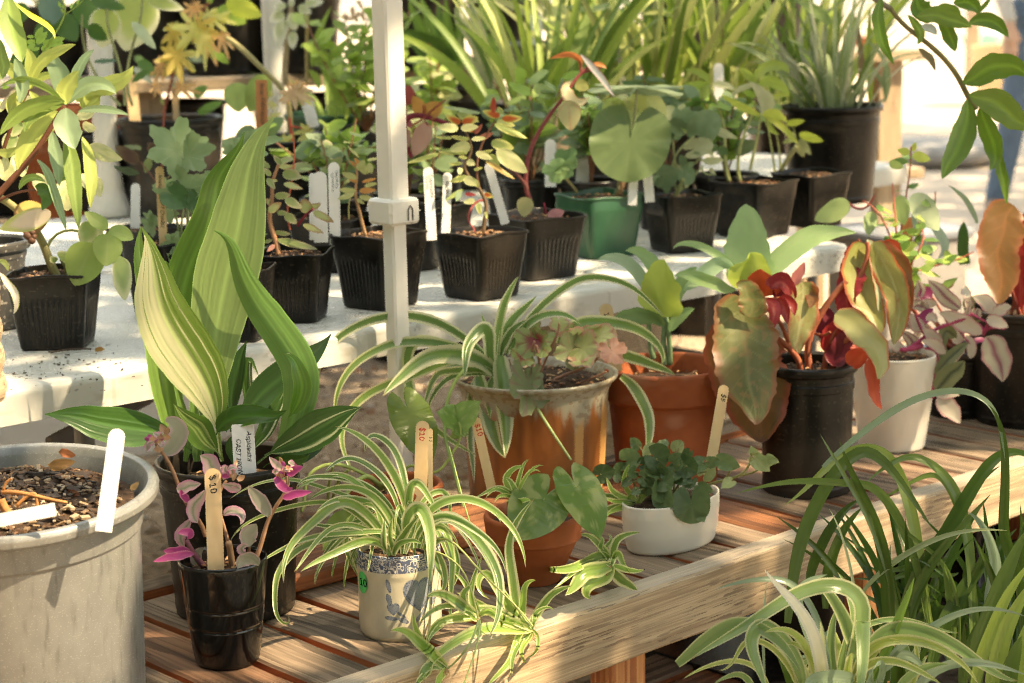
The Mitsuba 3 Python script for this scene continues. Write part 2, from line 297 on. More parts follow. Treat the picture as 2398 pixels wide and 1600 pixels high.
# ------------------------------------------------------------------ materials
def two(d): return {'type': 'twosided', 'b': d}
VC = {'type': 'mesh_attribute', 'name': 'vertex_color'}
def leafmat(rough, spec, w):
    return {'type': 'blendbsdf', 'weight': w, 'a': two({'type': 'principled', 'base_color': VC, 'roughness': rough, 'specular': spec}),
            'b': {'type': 'principledthin', 'base_color': VC, 'roughness': .6, 'diff_trans': 2.0}}
scene['leaf_surface'] = leafmat(.42, .5, .44)
scene['leaf_gloss'] = {'type': 'bumpmap', 'arbitrary': proc(lambda p, n, uv: .0006 * noise(uv[0] * 420, uv[1] * 9, 3.0), 3e-4), 'scale': 1.0, 'bsdf': leafmat(.27, .7, .52)}
scene['matte_color'] = two({'type': 'principled', 'base_color': VC, 'roughness': .6, 'specular': .3})
scene['satin_color'] = two({'type': 'principled', 'base_color': VC, 'roughness': .3, 'specular': .5})
def grain(u, v, k, ku=2.2, kv=85.0):
    return .62 * fbm(u * ku + k, v * kv + 3 * noise(u * 1.7, v * 9 + k), k, 3) + .38 * noise(u * 6 + k, v * kv * 4.5, 3.0)
def knots(u, v, k):
    d, _, w = voronoi(u * 3.1 + k, v * 9.0)
    return smoothstep(.16, .02, d) * smoothstep(.72, .8, w)
def wood_top(p, n, uv):
    u, v = uv[0], uv[1]; k = dr.floor(u / 10) * 7.3; r = cell_rand(dr.floor(u / 10), 5.0)
    g = smoothstep(.25, .75, grain(u, v, k)); kn = knots(u, v, k); g = .6 * g + .4 * noise(u * 12 + k, v * 420, 9.0)
    a = mix((.095, .066, .044), (.275, .205, .138), g); a = mix(a, (.04, .03, .02), smoothstep(.74, .80, noise(u * 3.5 + k, v * 130, 4.0)) * .7)
    a = mix(a, mi.Color3f(a) * mi.Color3f(1.15, .62, .36), smoothstep(.62, .92, r) * .9)
    a = mix(a, (.05, .032, .02), kn * .8)
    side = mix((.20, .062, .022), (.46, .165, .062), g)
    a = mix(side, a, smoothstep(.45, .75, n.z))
    return mix(a, mi.Color3f(a) * .45, smoothstep(.60, .78, fbm(p.x * 21, p.y * 21, p.z * 21)) * .7)
def wood_rail(p, n, uv):
    u, v = uv[0], uv[1]; k = dr.floor(u / 10) * 7.3; v = v + .004 * noise(u * 9, v * 20, 2.0)
    g = .35 * noise(u * 9 + k, v * 420, 1.0) + .35 * noise(u * 16 + k, v * 900, 2.0) + .3 * fbm(u * 6 + k, v * 40, 3.0); g = smoothstep(.25, .75, g); kn = knots(u, v, k)
    a = mix((.31, .215, .125), (.52, .395, .245), g)
    a = mix(a, (.15, .10, .06), smoothstep(.66, .74, noise(u * 40 + k, v * 600, 5.0)) * smoothstep(.45, .7, fbm(u * 5 + k, v * 18, 6.0)) * .8)
    a = mix(a, (.20, .15, .095), smoothstep(.5, .8, fbm(u * 7 + k, v * 45, 8.0)) * .5)
    a = mix(a, (.11, .06, .03), kn * .85)
    return mix(a, (.33, .30, .25), smoothstep(.6, .9, n.z) * .55)
def wood_post(p, n, uv):
    u, v = uv[0], uv[1]; k = dr.floor(u / 10) * 7.3
    g = smoothstep(.3, .7, grain(u, v, k, .8, 70))
    return mix((.36, .115, .035), (.62, .29, .10), g)
def wood_stick(p, n, uv):
    return mix((.62, .42, .20), (.74, .55, .30), fbm(p.x * 130, p.y * 130, p.z * 12))
def dirty_white(p, n, uv):
    s = smoothstep(.72, .80, noise(p.x * 160, p.y * 160, p.z * 160)) * smoothstep(.5, .7, fbm(p.x * 9, p.y * 9, p.z * 9))
    g = fbm(p.x * 14, p.y * 14, p.z * 5); a = mix((.50, .49, .43), (.61, .60, .54), g); sc = smoothstep(.80, .84, noise(p.x * 14 + p.y * 9, p.y * 240 - p.x * 170, 3.0)); a = mix(a, (.42, .40, .34), sc * .5); a = mix(a, (.40, .36, .27), smoothstep(.58, .8, fbm(p.x * 5, p.y * 5, 4.0)) * .35)
    a = mix(a, (.36, .30, .20), smoothstep(.55, .85, fbm(p.x * 26, p.y * 26, p.z * 55)) * smoothstep(.4, .1, dr.abs(n.z)) * .45)
    return mix(a, (.12, .09, .06), s * .6)
def ground_col(p, n, uv):
    d, e, w = voronoi(p.x * 38, p.y * 38); d2, e2, w2 = voronoi(p.x * 95 + 7, p.y * 95)
    f = fbm(p.x * 1.3, p.y * 1.3, 2.0); base = mix((.30, .225, .15), (.45, .36, .26), f)
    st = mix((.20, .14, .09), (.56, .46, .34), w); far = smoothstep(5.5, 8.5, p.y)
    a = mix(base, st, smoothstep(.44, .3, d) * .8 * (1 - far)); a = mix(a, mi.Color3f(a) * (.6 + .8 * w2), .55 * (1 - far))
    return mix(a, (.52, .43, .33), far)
def ground_h(p, n, uv): d, e, w = voronoi(p.x * 38, p.y * 38); return dr.maximum(0, .4 - d) * .012 + fbm(p.x * 60, p.y * 60) * .004
def glaze(p, n, uv):       # greenish ash glaze running into rust brown
    u, v = uv[0], uv[1]
    run = .5 * noise(dr.sin(u * 6.28318) * 5.2, dr.cos(u * 6.28318) * 5.2, 1.0) + .5 * fbm(dr.sin(u * 6.28318) * 11, dr.cos(u * 6.28318) * 11, v * 14)
    t = smoothstep(.228, .258, v - .10 * (run - .5))
    gr = mix((.28, .25, .17), (.42, .38, .27), fbm(u * 30, v * 50))
    gr = mix(gr, (.20, .125, .06), smoothstep(.62, .7, noise(u * 120, v * 190)) * .5)
    ru = mix((.13, .042, .013), (.42, .155, .04), .55 * fbm(u * 45, v * 22, 4.0) + .45 * noise(u * 70, v * 9, 2.0))
    ru = mix(ru, (.62, .36, .12), smoothstep(.60, .76, noise(u * 34, v * 5, 7.0)) * .65)
    return mix(ru, gr, t)
def terra(p, n, uv):
    f = fbm(p.x * 40, p.y * 40, p.z * 40); a = mix((.27, .066, .02), (.38, .115, .04), f)
    return mix(a, (.52, .33, .21), smoothstep(.6, .85, fbm(p.x * 17 + 5, p.y * 17, p.z * 30)) * .35)
def dusty_black(p, n, uv):
    f = fbm(p.x * 60, p.y * 60, p.z * 25); g = smoothstep(.74, .84, noise(p.x * 260, p.y * 260, p.z * 260))
    a = mix((.0045, .0043, .004), (.014, .0125, .010), smoothstep(.35, .8, f)); a = mix(a, (.14, .11, .075), g * .16)
    a = mix(a, (.045, .036, .026), smoothstep(.5, .75, noise(p.x * 6, p.y * 6, p.z * 11)) * .6)
    return mix(a, (.10, .08, .055), smoothstep(.66, .92, fbm(p.x * 13 + 9, p.y * 13, p.z * 40)) * .3)
def grey_plastic(p, n, uv):
    f = fbm(p.x * 30, p.y * 30, p.z * 30); a = mix((.055, .052, .045), (.085, .08, .07), f)
    return mix(a, (.55, .5, .42), smoothstep(.74, .82, noise(p.x * 230, p.y * 230, p.z * 230)) * .5)
def bucket_silver(p, n, uv):
    f = fbm(p.x * 55, p.y * 55, p.z * 40); a = mix((.25, .247, .225), (.34, .335, .30), f)
    a = mix(a, (.74, .71, .64), smoothstep(.74, .84, noise(p.x * 700, p.y * 700, p.z * 700)) * .22)
    return mix(a, (.12, .118, .105), smoothstep(.5, .85, fbm(p.x * 160, p.y * 160, p.z * 22)) * .5)
def soil_col(p, n, uv):
    f = noise(p.x * 170, p.y * 170, p.z * 170); g = noise(p.x * 420, p.y * 420, p.z * 420)
    a = mix((.018, .012, .008), (.085, .05, .028), f); return mix(a, (.20, .12, .065), smoothstep(.72, .86, g) * .6)
def _ell(x, y, cx, cy, a, b, ang):
    ca, sa = math.cos(ang), math.sin(ang); X, Y = x - cx, y - cy
    X, Y = X * ca + Y * sa, Y * ca - X * sa
    return dr.sqrt((X / a) * (X / a) + (Y / b) * (Y / b)) - 1
def _hrt(x, y, cx, cy, s):
    X, Y = dr.abs((x - cx) / s), (y - cy) / s + .12; Y = Y * 1.12 - .62 * dr.sqrt(X + .002)
    return dr.sqrt(X * X + Y * Y) - 1
def mug_col(p, n, uv):     # cream crock: squiggled cobalt band, stippled heart, buds and leaves
    x, y = (uv[0] - .75) * .3205, uv[1] - .0515     # metres round the wall and up it
    cream = mix((.50, .44, .30), (.58, .52, .37), fbm(uv[0] * 30, uv[1] * 60)); blue = mi.Color3f(.055, .075, .135)
    st = noise(x * 1500, y * 1500, 2.0); out = mi.Color3f(cream)
    dots = smoothstep(.50, .62, st)
    def put(out, d, s): 
        inside = smoothstep(.04, -.04, d); edge = smoothstep(-.45, -.02, d)
        return mix(out, mix(mix(cream, (.17, .20, .25), .86), blue, dr.minimum(1, .3 + edge) * dots), inside)
    hx, hy = .0245, .051
    out = put(out, _hrt(x, y, hx, hy, .0205), 1); out = put(out, _hrt(x, y, -.0085, .037, .0078), 1)
    for cx, cy, a, b, g in ((-.0135, .066, .0028, .0085, .22), (-.0135, .0495, .0034, .0072, .25), (-.0115, .0265, .0078, .0026, -.12), (.0035, .0235, .007, .003, -.45),
                            (.0005, .031, .0085, .0017, -.62), (.0225, .0245, .0085, .0024, .8), (.0315, .034, .008, .0022, .95), (.047, .045, .004, .010, -.5)):
        out = put(out, _ell(x, y, cx, cy, a, b, g), 1)
    a1 = noise(x * 250 + 5, y * 250, 1.0); sq = dr.abs(a1 - dr.floor(a1 * 3 + .5) / 3)
    band = mix(blue, (.60, .56, .46), smoothstep(.085, .05, sq)); band = mix(band, (.12, .15, .22), .3 * st)
    out = mix(out, band, smoothstep(.0805, .0815, y) * smoothstep(.1075, .1065, y))
    cr, ce, _ = voronoi(x * 330, y * 330); return mix(out, (.40, .34, .22), smoothstep(.05, .0, ce - cr) * .35)
def green_plastic(p, n, uv): return mix((.012, .055, .024), (.03, .10, .045), fbm(p.x * 40, p.y * 40, p.z * 18))
def old_white(p, n, uv): return mix((.62, .60, .53), (.73, .71, .63), fbm(p.x * 30, p.y * 30, p.z * 12))
def pr(tex, rough, spec=.5, **k): return two({'type': 'principled', 'base_color': tex if isinstance(tex, dict) else {'type': 'rgb', 'value': list(tex)}, 'roughness': rough, 'specular': spec, **k})
scene['weathered_wood'] = {'type': 'bumpmap', 'arbitrary': proc(lambda p, n, uv: .0016 * grain(uv[0], uv[1], dr.floor(uv[0] / 10) * 7.3), 4e-4), 'scale': 1.0, 'bsdf': pr(proc(wood_top), .62, .35)}
scene['rail_wood'] = pr(proc(wood_rail), .6, .35)
scene['post_wood'] = pr(proc(wood_post), .55, .4)
scene['stick_wood'] = pr(proc(wood_stick), .55, .35)
scene['table_plastic'] = pr(proc(dirty_white), .42, .5)
scene['ground_soil'] = {'type': 'bumpmap', 'arbitrary': proc(ground_h, 1e-3), 'scale': 1.0, 'bsdf': pr(proc(ground_col), .85, .2)}
scene['rust_glaze'] = pr(proc(glaze), .25, .5)
scene['terracotta'] = pr(proc(terra), .7, .25)
scene['black_plastic'] = pr(proc(dusty_black), .3, .32)
scene['grey_plastic'] = pr(proc(grey_plastic), .3, .5)
scene['bucket_plastic'] = pr(proc(bucket_silver), .36, .5, metallic=.45)
scene['soil'] = {'type': 'bumpmap', 'arbitrary': proc(lambda p, n, uv: .004 * noise(p.x * 190, p.y * 190, p.z * 190) + .002 * noise(p.x * 500, p.y * 500, 1.0), 3e-4), 'scale': 1.0, 'bsdf': pr(proc(soil_col), .8, .25)}
scene['crock'] = pr(proc(mug_col), .16, .55)
scene['green_plastic'] = pr(proc(green_plastic), .35, .5)
scene['pole_paint'] = pr(proc(old_white), .35, .5)
scene['white_ceramic'] = pr((.66, .62, .52), .12, .6)
scene['black_ceramic'] = pr((.006, .0055, .005), .06, .6)
scene['white_plastic'] = pr((.78, .76, .70), .4, .45)
scene['ink_black'] = pr((.012, .011, .012), .6, .2)
scene['ink_red'] = pr((.55, .04, .02), .6, .2)
scene['sticker_green'] = pr((.10, .55, .14), .5, .3)
scene['dark_metal'] = pr((.12, .105, .09), .45, .5)
scene['grey_metal'] = pr((.20, .22, .25), .4, .5)
scene['mint_plastic'] = pr((.36, .62, .46), .4, .5)
scene['stone_grey'] = pr(proc(lambda p, n, uv: mix((.22, .21, .19), (.34, .32, .29), fbm(p.x * 9, p.y * 9, p.z * 9))), .7, .3)
# ------------------------------------------------------------------ the setting
b0, s0 = np.array([1, 1, 0]) / 2 ** .5, np.array([-1, 1, 0]) / 2 ** .5
BB, SB = nrm(b0 - .034 * s0), nrm(s0 + .034 * b0)        # bench: along it, and back across it
BT, ST = nrm(b0 - .058 * s0), nrm(s0 + .058 * b0)        # table
ZB, ZT = .415, .685
def B(b, s, z): return BB * b + SB * s + np.array([0, 0, z])
def TB(b, s, z): return BT * b + ST * s + np.array([0, 0, z])
g = np.array([[-70, -6, 0], [70, -6, 0], [70, 150, 0], [-70, 150, 0.0]])
solo('ground', mikit.ply((g, [[0, 1, 2], [0, 2, 3]]), 'ground_soil', smooth=False), 'pale brown gravel and earth under the tables, bright in the sun behind', 'ground', kind='structure')
r = np.random.default_rng(3); ico = trimesh.creation.icosphere(subdivisions=1); ms = []
for i in range(5200):
    b_, s_ = r.uniform(.4, 5.2), r.uniform(1.4, 5.6); p = BT * b_ + ST * s_; k = r.uniform(.005, .014) * (1.7 if r.random() < .08 else 1)
    v = ico.vertices * [k, k * r.uniform(.6, 1), k * .55] * (1 + r.normal(0, .09, (len(ico.vertices), 1))); a = r.uniform(0, 6.3)
    v = v @ np.array([[math.cos(a), math.sin(a), 0], [-math.sin(a), math.cos(a), 0], [0, 0, 1]]) + p + [0, 0, k * .2]
    base = np.array([[.42, .33, .24], [.52, .44, .34], [.25, .17, .11], [.34, .20, .12], [.56, .50, .42], [.20, .15, .11]][r.integers(6)]) * r.uniform(.75, 1.15)
    ms.append((v, ico.faces, np.broadcast_to(np.clip(base, 0, 1), v.shape)))
solo('gravel', colored(merge(ms), None, smooth=True), 'loose brown and buff pebbles scattered on the ground below the tables', 'gravel', kind='stuff')
# slatted bench
t = thing('slatted_bench', 'weathered wooden slatted bench in front of the white table, holding glazed and clay pots', 'bench')
k = 0; bpos = .50
while bpos < 3.95:
    w_ = .0775 + .003 * math.sin(k * 2.3)
    add(t, 'slat', plank_ply(B(bpos + .045, 1.615, ZB - .012), B(bpos + .045, 2.035 - .004 * (k % 3), ZB - .012), w_, .024, seed=k * 3 + 2, n=12, ch=.003))
    bpos += .0895; k += 1
add(t, 'front_rail', plank_ply(B(.40, 1.5885, ZB - .030), B(4.05, 1.5885, ZB - .030), .039, .084, bsdf='rail_wood', seed=11, n=40, ch=.004, warp=.002), 'pale front rail with dark grain and knots along the bench edge')
add(t, 'rear_rail', plank_ply(B(.40, 2.058, ZB - .022), B(4.05, 2.058, ZB - .022), .036, .070, bsdf='weathered_wood', seed=13, n=30))
for s_ in (1.70, 1.95): add(t, 'crossbar', plank_ply(B(.45, s_, ZB - .045), B(4.0, s_, ZB - .045), .036, .038, seed=17, n=20))
for b_ in (.66, 1.70, 2.235, 2.66, 3.3):
    add(t, 'leg', plank_ply(B(b_, 1.632, .0), B(b_, 1.632, ZB - .030), .068, .040, up=SB, bsdf='post_wood', seed=int(b_ * 40), n=6))
    add(t, 'leg', plank_ply(B(b_, 2.015, .0), B(b_, 2.015, ZB - .030), .068, .040, up=SB, bsdf='post_wood', seed=int(b_ * 40) + 5, n=6))
for s_, z_ in ((1.80, .13), (1.70, .13), (1.90, .13)):
    add(t, 'lower_board', plank_ply(B(1.9, s_, z_), B(4.0, s_, z_), .08, .02, seed=int(s_ * 50), n=16))
# plank lying on the slats
solo('loose_board', plank_ply(B(1.352, 1.965, ZB + .0135), B(2.02, 1.935, ZB + .0135), .115, .024, seed=31, n=10), 'short weathered board lying on the bench slats behind the cream crock', 'board')
# folding tables
def slab(bt, s0_, s1_, b0_, b1_, z, th=.047, r_=.035):
    """moulded table top: rounded corners and a soft lip round the edge"""
    L, Wd = b1_ - b0_, s1_ - s0_; poly = sbox(0, 0, L, Wd).buffer(-r_).buffer(r_, 12)
    rows, lev = [], [(-th, -.000), (-th, -.0), (-.012, .0), (-.006, -.0012), (-.0015, -.0055), (0, -.012), (.0003, -.022), (-.0022, -.030), (-.0022, -.060)]
    n = 220
    for z_, o in lev[1:]:
        ring = poly.buffer(o, 12).exterior if o else poly.exterior
        rows.append([[*np.array(ring.interpolate(j / n, normalized=True).coords[0]), z_] for j in range(n)])
    v = np.array(rows).reshape(-1, 3); f = grid_faces(len(rows), n, True); k0 = len(v)
    v = np.vstack([v, [[L / 2, Wd / 2, -.0022]], v[:n] * [1, 1, 1] , [[L / 2, Wd / 2, -th]]]); j = np.arange(n); o = (len(rows) - 1) * n
    f = np.vstack([f, np.stack([o + j, o + (j + 1) % n, np.full(n, k0)], 1), np.stack([k0 + 1 + (j + 1) % n, k0 + 1 + j, np.full(n, k0 + 1 + n)], 1)])
    w = bt(b0_, s0_, 0)[None] + v[:, :1] * BT + v[:, 1:2] * ST + [[0, 0, z]] + v[:, 2:] * [[0, 0, 1]]
    return mikit.ply((w, f), 'table_plastic', smooth=40)
for i, (s_, b_, e_, lab) in enumerate(((2.197, .98, 2.81, 'white plastic folding table with soil specks, first behind the wooden bench'), (2.985, .62, 4.05, 'white plastic folding table standing behind the first one under larger pots'))):
    t = thing('folding_table', lab, 'table')
    add(t, 'table_top', slab(TB, s_, s_ + .77, b_, e_, ZT))
    for bl in (b_ + .28, e_ - .28):
        for sl in (s_ + .10, s_ + .67):
            add(t, 'leg', colored(tube([TB(bl, sl, 0), TB(bl, sl, ZT - .05)], .014, 12), (.16, .15, .14), 'satin_color'))
        add(t, 'crossbar', colored(tube([TB(bl, s_ + .10, .16), TB(bl, s_ + .67, .16)], .012, 10), (.16, .15, .14), 'satin_color'))
    if i == 0:
        a_, c_ = pt(120, 1043, 2.78), pt(345, 925, 2.98); add(t, 'brace', mikit.ply(plank(a_, c_, .026, .012, up=FW)[:2], 'dark_metal'), 'brown metal folding brace below the table')
# white tub below the table
x0 = onz(690, 1014, .0); bs, ss_ = x0 @ BT, x0 @ ST
t = thing('storage_tub', 'white plastic tub on the ground under the near table', 'tub')
def rbox(cb, cs, lb, ls, z0, z1, taper, rad, n=160):
    p = sbox(-lb / 2, -ls / 2, lb / 2, ls / 2); rows = []
    for z, o in ((z0, -taper - .012), (z0 + .012, -taper), (z1 - .03, -.004), (z1 - .028, .006), (z1 - .004, .008), (z1, .004), (z1, -.012), (z0 + .05, -taper - .01)):
        e = p.buffer(o - rad).buffer(rad, 10).exterior; rows.append([[*e.interpolate(j / n, normalized=True).coords[0], z] for j in range(n)])
    v = np.array(rows).reshape(-1, 3); w = TB(cb, cs, 0) + v[:, :1] * BT + v[:, 1:2] * ST + v[:, 2:] * [[0, 0, 1]]
    return w, grid_faces(len(rows), n, True)
add(t, 'shell', mikit.ply(rbox(bs - .62, ss_ + .26, 1.22, .46, 0.002, .34, .02, .05), 'white_plastic', smooth=40))
# canopy pole
t = thing('canopy_pole', 'square white canopy leg with a collar, standing between bench and table', 'pole')
_Z = 2.0
while (pt(930, 740, _Z) @ ST) < 2.152: _Z += .002
PP = pt(930, 740, _Z); PR = math.atan2(BT[1], BT[0]); POLE = np.array([PP[0], PP[1], 0])
def sq(z0, z1, w, ch=.003): return mikit.ply(box(PP[0], PP[1], (z0 + z1) / 2, w, w, z1 - z0, PR, ch), 'pole_paint', smooth=20)
zc = onz(905, 520, 0); zc0 = PP[2] + (740 - 522) / FPX * _Z; zc1 = PP[2] + (740 - 462) / FPX * _Z
add(t, 'lower_tube', sq(.012, zc0 + .01, .0262)); add(t, 'upper_tube', sq(zc1 - .004, 2.25, .0335)); add(t, 'collar', sq(zc0, zc1, .0545, .004))
pa = PP - ST * .0285 + BT * .004; add(t, 'release_tab', mikit.ply(tube([pa + [0, 0, zc0 + .006 - PP[2]], pa + [0, 0, zc0 + .022 - PP[2]], pa + BT * .004 + [0, 0, zc0 + .027 - PP[2]], pa + BT * .008 + [0, 0, zc0 + .022 - PP[2]], pa + BT * .008 + [0, 0, zc0 + .006 - PP[2]]], .0011, 6), 'dark_metal'))
add(t, 'seam', sq((zc0 + zc1) / 2 - .0006, (zc0 + zc1) / 2 + .0006, .0552, .0001)); add(t, 'foot', sq(0.001, .012, .07))
# round posts behind
def round_post(x, Zp, r_, z0, z1, lab, flare=0):
    p = pt(x, 300, Zp); solo('post', lathe(soften([(0.001, z0), (r_ + flare, z0), (r_ + flare, z0 + .012), (r_ + flare * .4, z0 + .05), (r_, z0 + .12), (r_, z1), (.001, z1)], .004), p[0], p[1], 0, 'pole_paint', 32), lab, 'post')
round_post(246, 4.15, .026, ZT + .001, 2.0, 'slim white post with a flared foot on the rear table, behind the yellow-green shrub', .02)
round_post(648, 4.95, .026, 0.001, 2.1, 'blurred white post further back, behind the pale variegated plant')
# the shade tree, out of the picture on the right: its crown throws the broken shade
lit = [(pt(60, 1420, 1.93), .16), (pt(20, 1240, 1.9), .10), (pt(250, 1120, 1.95), .05), (pt(1235, 1500, 2.25), .075), (pt(1330, 1400, 2.3), .04), (onz(1800, 560, ZT), .11), (onz(1950, 535, ZT), .12), (pt(1440, 1040, 2.55), .05), (onz(800, 850, ZT), .05), (onz(310, 850, ZT), .022), (onz(290, 632, ZT), .03),
       (pt(330, 880, 2.5), .018), (pt(820, 850, 2.72), .05), (onz(2300, 1100, ZB), .12), (onz(1730, 1240, ZB), .05), (pt(770, 215, 3.4), .05), (pt(580, 560, 2.3), .07), (pt(470, 740, 2.2), .06), (pt(640, 1560, 2.2), .02), (pt(1110, 400, 3), .08), (pt(1230, 330, 3), .05), (pt(1790, 480, 3.3), .06), (pt(1905, 470, 3.4), .05), (pt(1850, 200, 3.9), .12),
       (pt(2160, 1010, 2.95), .03), (pt(1600, 900, 2.8), .05), (pt(1950, 650, 2.85), .07), (pt(1740, 560, 2.85), .05), (pt(1090, 800, 2.5), .06), (pt(1350, 860, 2.6), .06), (pt(1830, 1430, 2.1), .05), (pt(2050, 1450, 2.1), .05), (pt(2330, 1350, 2.3), .07), (pt(120, 200, 2.6), .12), (pt(200, 380, 2.6), .05), (pt(60, 500, 2.4), .05), (pt(430, 110, 3.8), .12), (pt(800, 120, 4), .14), (pt(1100, 90, 4.2), .12),
       (pt(1420, 110, 4.2), .14), (pt(1620, 120, 4.2), .10), (pt(2250, 640, 2.9), .07), (pt(2100, 450, 3.2), .06), (onz(600, 1545, ZB), .035), (onz(780, 1500, ZB), .05), (onz(370, 1520, ZB), .03), (pt(980, 1180, 2.3), .06), (pt(1130, 1420, 2.25), .06), (onz(1450, 1480, 0), .12), (pt(900, 250, 2.7), .03), (onz(520, 770, ZT), .05), (onz(1480, 640, ZT), .04), (onz(1030, 790, ZT), .03)]
tc = np.array([0.15, 3.3, .6]) + SUN * 4.2
e1 = nrm(np.cross(SUN, [0, 0, 1])); e2 = np.cross(SUN, e1); r = np.random.default_rng(21); N = 30000
uvw = np.stack([r.uniform(-2.7, 2.7, N), r.uniform(-2.6, 2.6, N), r.uniform(-.75, .75, N)], 1); uvw = uvw[(uvw[:, 0] / 2.7) ** 2 + (uvw[:, 1] / 2.6) ** 2 + (uvw[:, 2] / .75) ** 2 * .4 < 1]
P_ = tc + uvw[:, :1] * e1 + uvw[:, 1:2] * e2 + uvw[:, 2:] * SUN
dens = meshkit.fbm(np.stack([uvw[:, 0] * 2.2, uvw[:, 1] * 2.2, uvw[:, 2] * .3], 1), 3, 8); keep = dens > .34
for p, rad in lit:
    d = P_ - p; keep &= np.linalg.norm(d - (d @ SUN)[:, None] * SUN, axis=1) > rad + .012
P_ = P_[keep & (P_[:, 2] > 2.1)]; n = len(P_); ax = nrm(r.normal(0, 1, (n, 3)) + SUN * 0 + [0, 0, -.4]); nn = nrm(r.normal(0, .7, (n, 3)) + SUN * .8); sd = nrm(np.cross(ax, nn)); L_ = r.uniform(.07, .13, (n, 1)); W_ = L_ * r.uniform(.26, .36, (n, 1))
prof6 = [(0, 0), (.3, 1), (.68, .85), (1, 0), (.68, -.85), (.3, -1)]
v = np.stack([P_ + ax * L_ * (a - .5) + sd * W_ * b for a, b in prof6], 1).reshape(-1, 3); o = np.arange(n)[:, None] * 6
f = np.concatenate([o + [0, 1, 5], o + [1, 2, 4], o + [1, 4, 5], o + [2, 3, 4]])
def env_tree(cx, cy, cz, R_, n, lab, L0=.22):
    r = np.random.default_rng(int(abs(cx * 31 + cy * 7)) + 3); d = nrm(r.normal(0, 1, (n, 3))) * (r.uniform(.35, 1, (n, 1)) ** .5) * R_ * [1, 1, 1.15]; d = d * (.8 + .4 * meshkit.noise(d * .9)[:, None]); P_ = d + [cx, cy, cz]; P_ = P_[P_[:, 2] > .4]; n = len(P_)
    ax = nrm(r.normal(0, 1, (n, 3)) + [0, 0, -.4]); nn = nrm(r.normal(0, .8, (n, 3)) + [0, 0, .6]); sd = nrm(np.cross(ax, nn)); L_ = r.uniform(L0 * .7, L0 * 1.3, (n, 1)); W_ = L_ * .3
    v = np.stack([P_ + ax * L_ * (a - .5) + sd * W_ * b for a, b in prof6], 1).reshape(-1, 3); o = np.arange(n)[:, None] * 6; f = np.concatenate([o + [0, 1, 5], o + [1, 2, 4], o + [1, 4, 5], o + [2, 3, 4]])
    t = thing('tree', lab, 'tree', 'trees standing outside the picture'); add(t, 'crown', mikit.ply((v, f), 'leaf_surface', color=np.repeat(np.clip(np.array([.085, .15, .035]) * r.uniform(.6, 1.4, (n, 1)), 0, 1), 6, 0)))
    add(t, 'trunk', colored(tube(spline([[cx, cy, 0], [cx + .1, cy, cz * .5], [cx, cy + .1, cz]], 8), [.18, .1], 10), (.14, .11, .08)))
for cx, cy, cz, R_, _cnt in ((-4.6, 1.2, 2.6, 2.0, 5000), (-3.6, -2.6, 2.8, 2.2, 5500), (-.6, -4.4, 2.9, 2.3, 6000), (-5.4, 5.0, 2.8, 2.0, 4500), (3.2, -4.6, 2.2, 1.9, 4500), (7.2, 9.3, 6.0, 3.4, 9000)): env_tree(cx, cy, cz, R_, _cnt, 'leafy tree standing outside the picture near the camera')
t = thing('shade_tree', 'leafy tree standing outside the picture on the right, casting broken shade', 'tree')
add(t, 'crown', mikit.ply((v, f), 'leaf_surface', color=np.repeat(np.clip(np.array([.10, .19, .04]) * r.uniform(.7, 1.3, (n, 1)), 0, 1), 6, 0)))
tb = tc + np.array([2.6, .9, 0]); tb[2] = 0
add(t, 'trunk', colored(tube(spline([tb, tb + [-.1, -.1, 1.6], tc * [1, 1, 0] + [1.2, .4, 2.8], tc + [.1, 0, .1]], 16), [.16, .12, .09, .03], 12), (.14, .11, .08)))
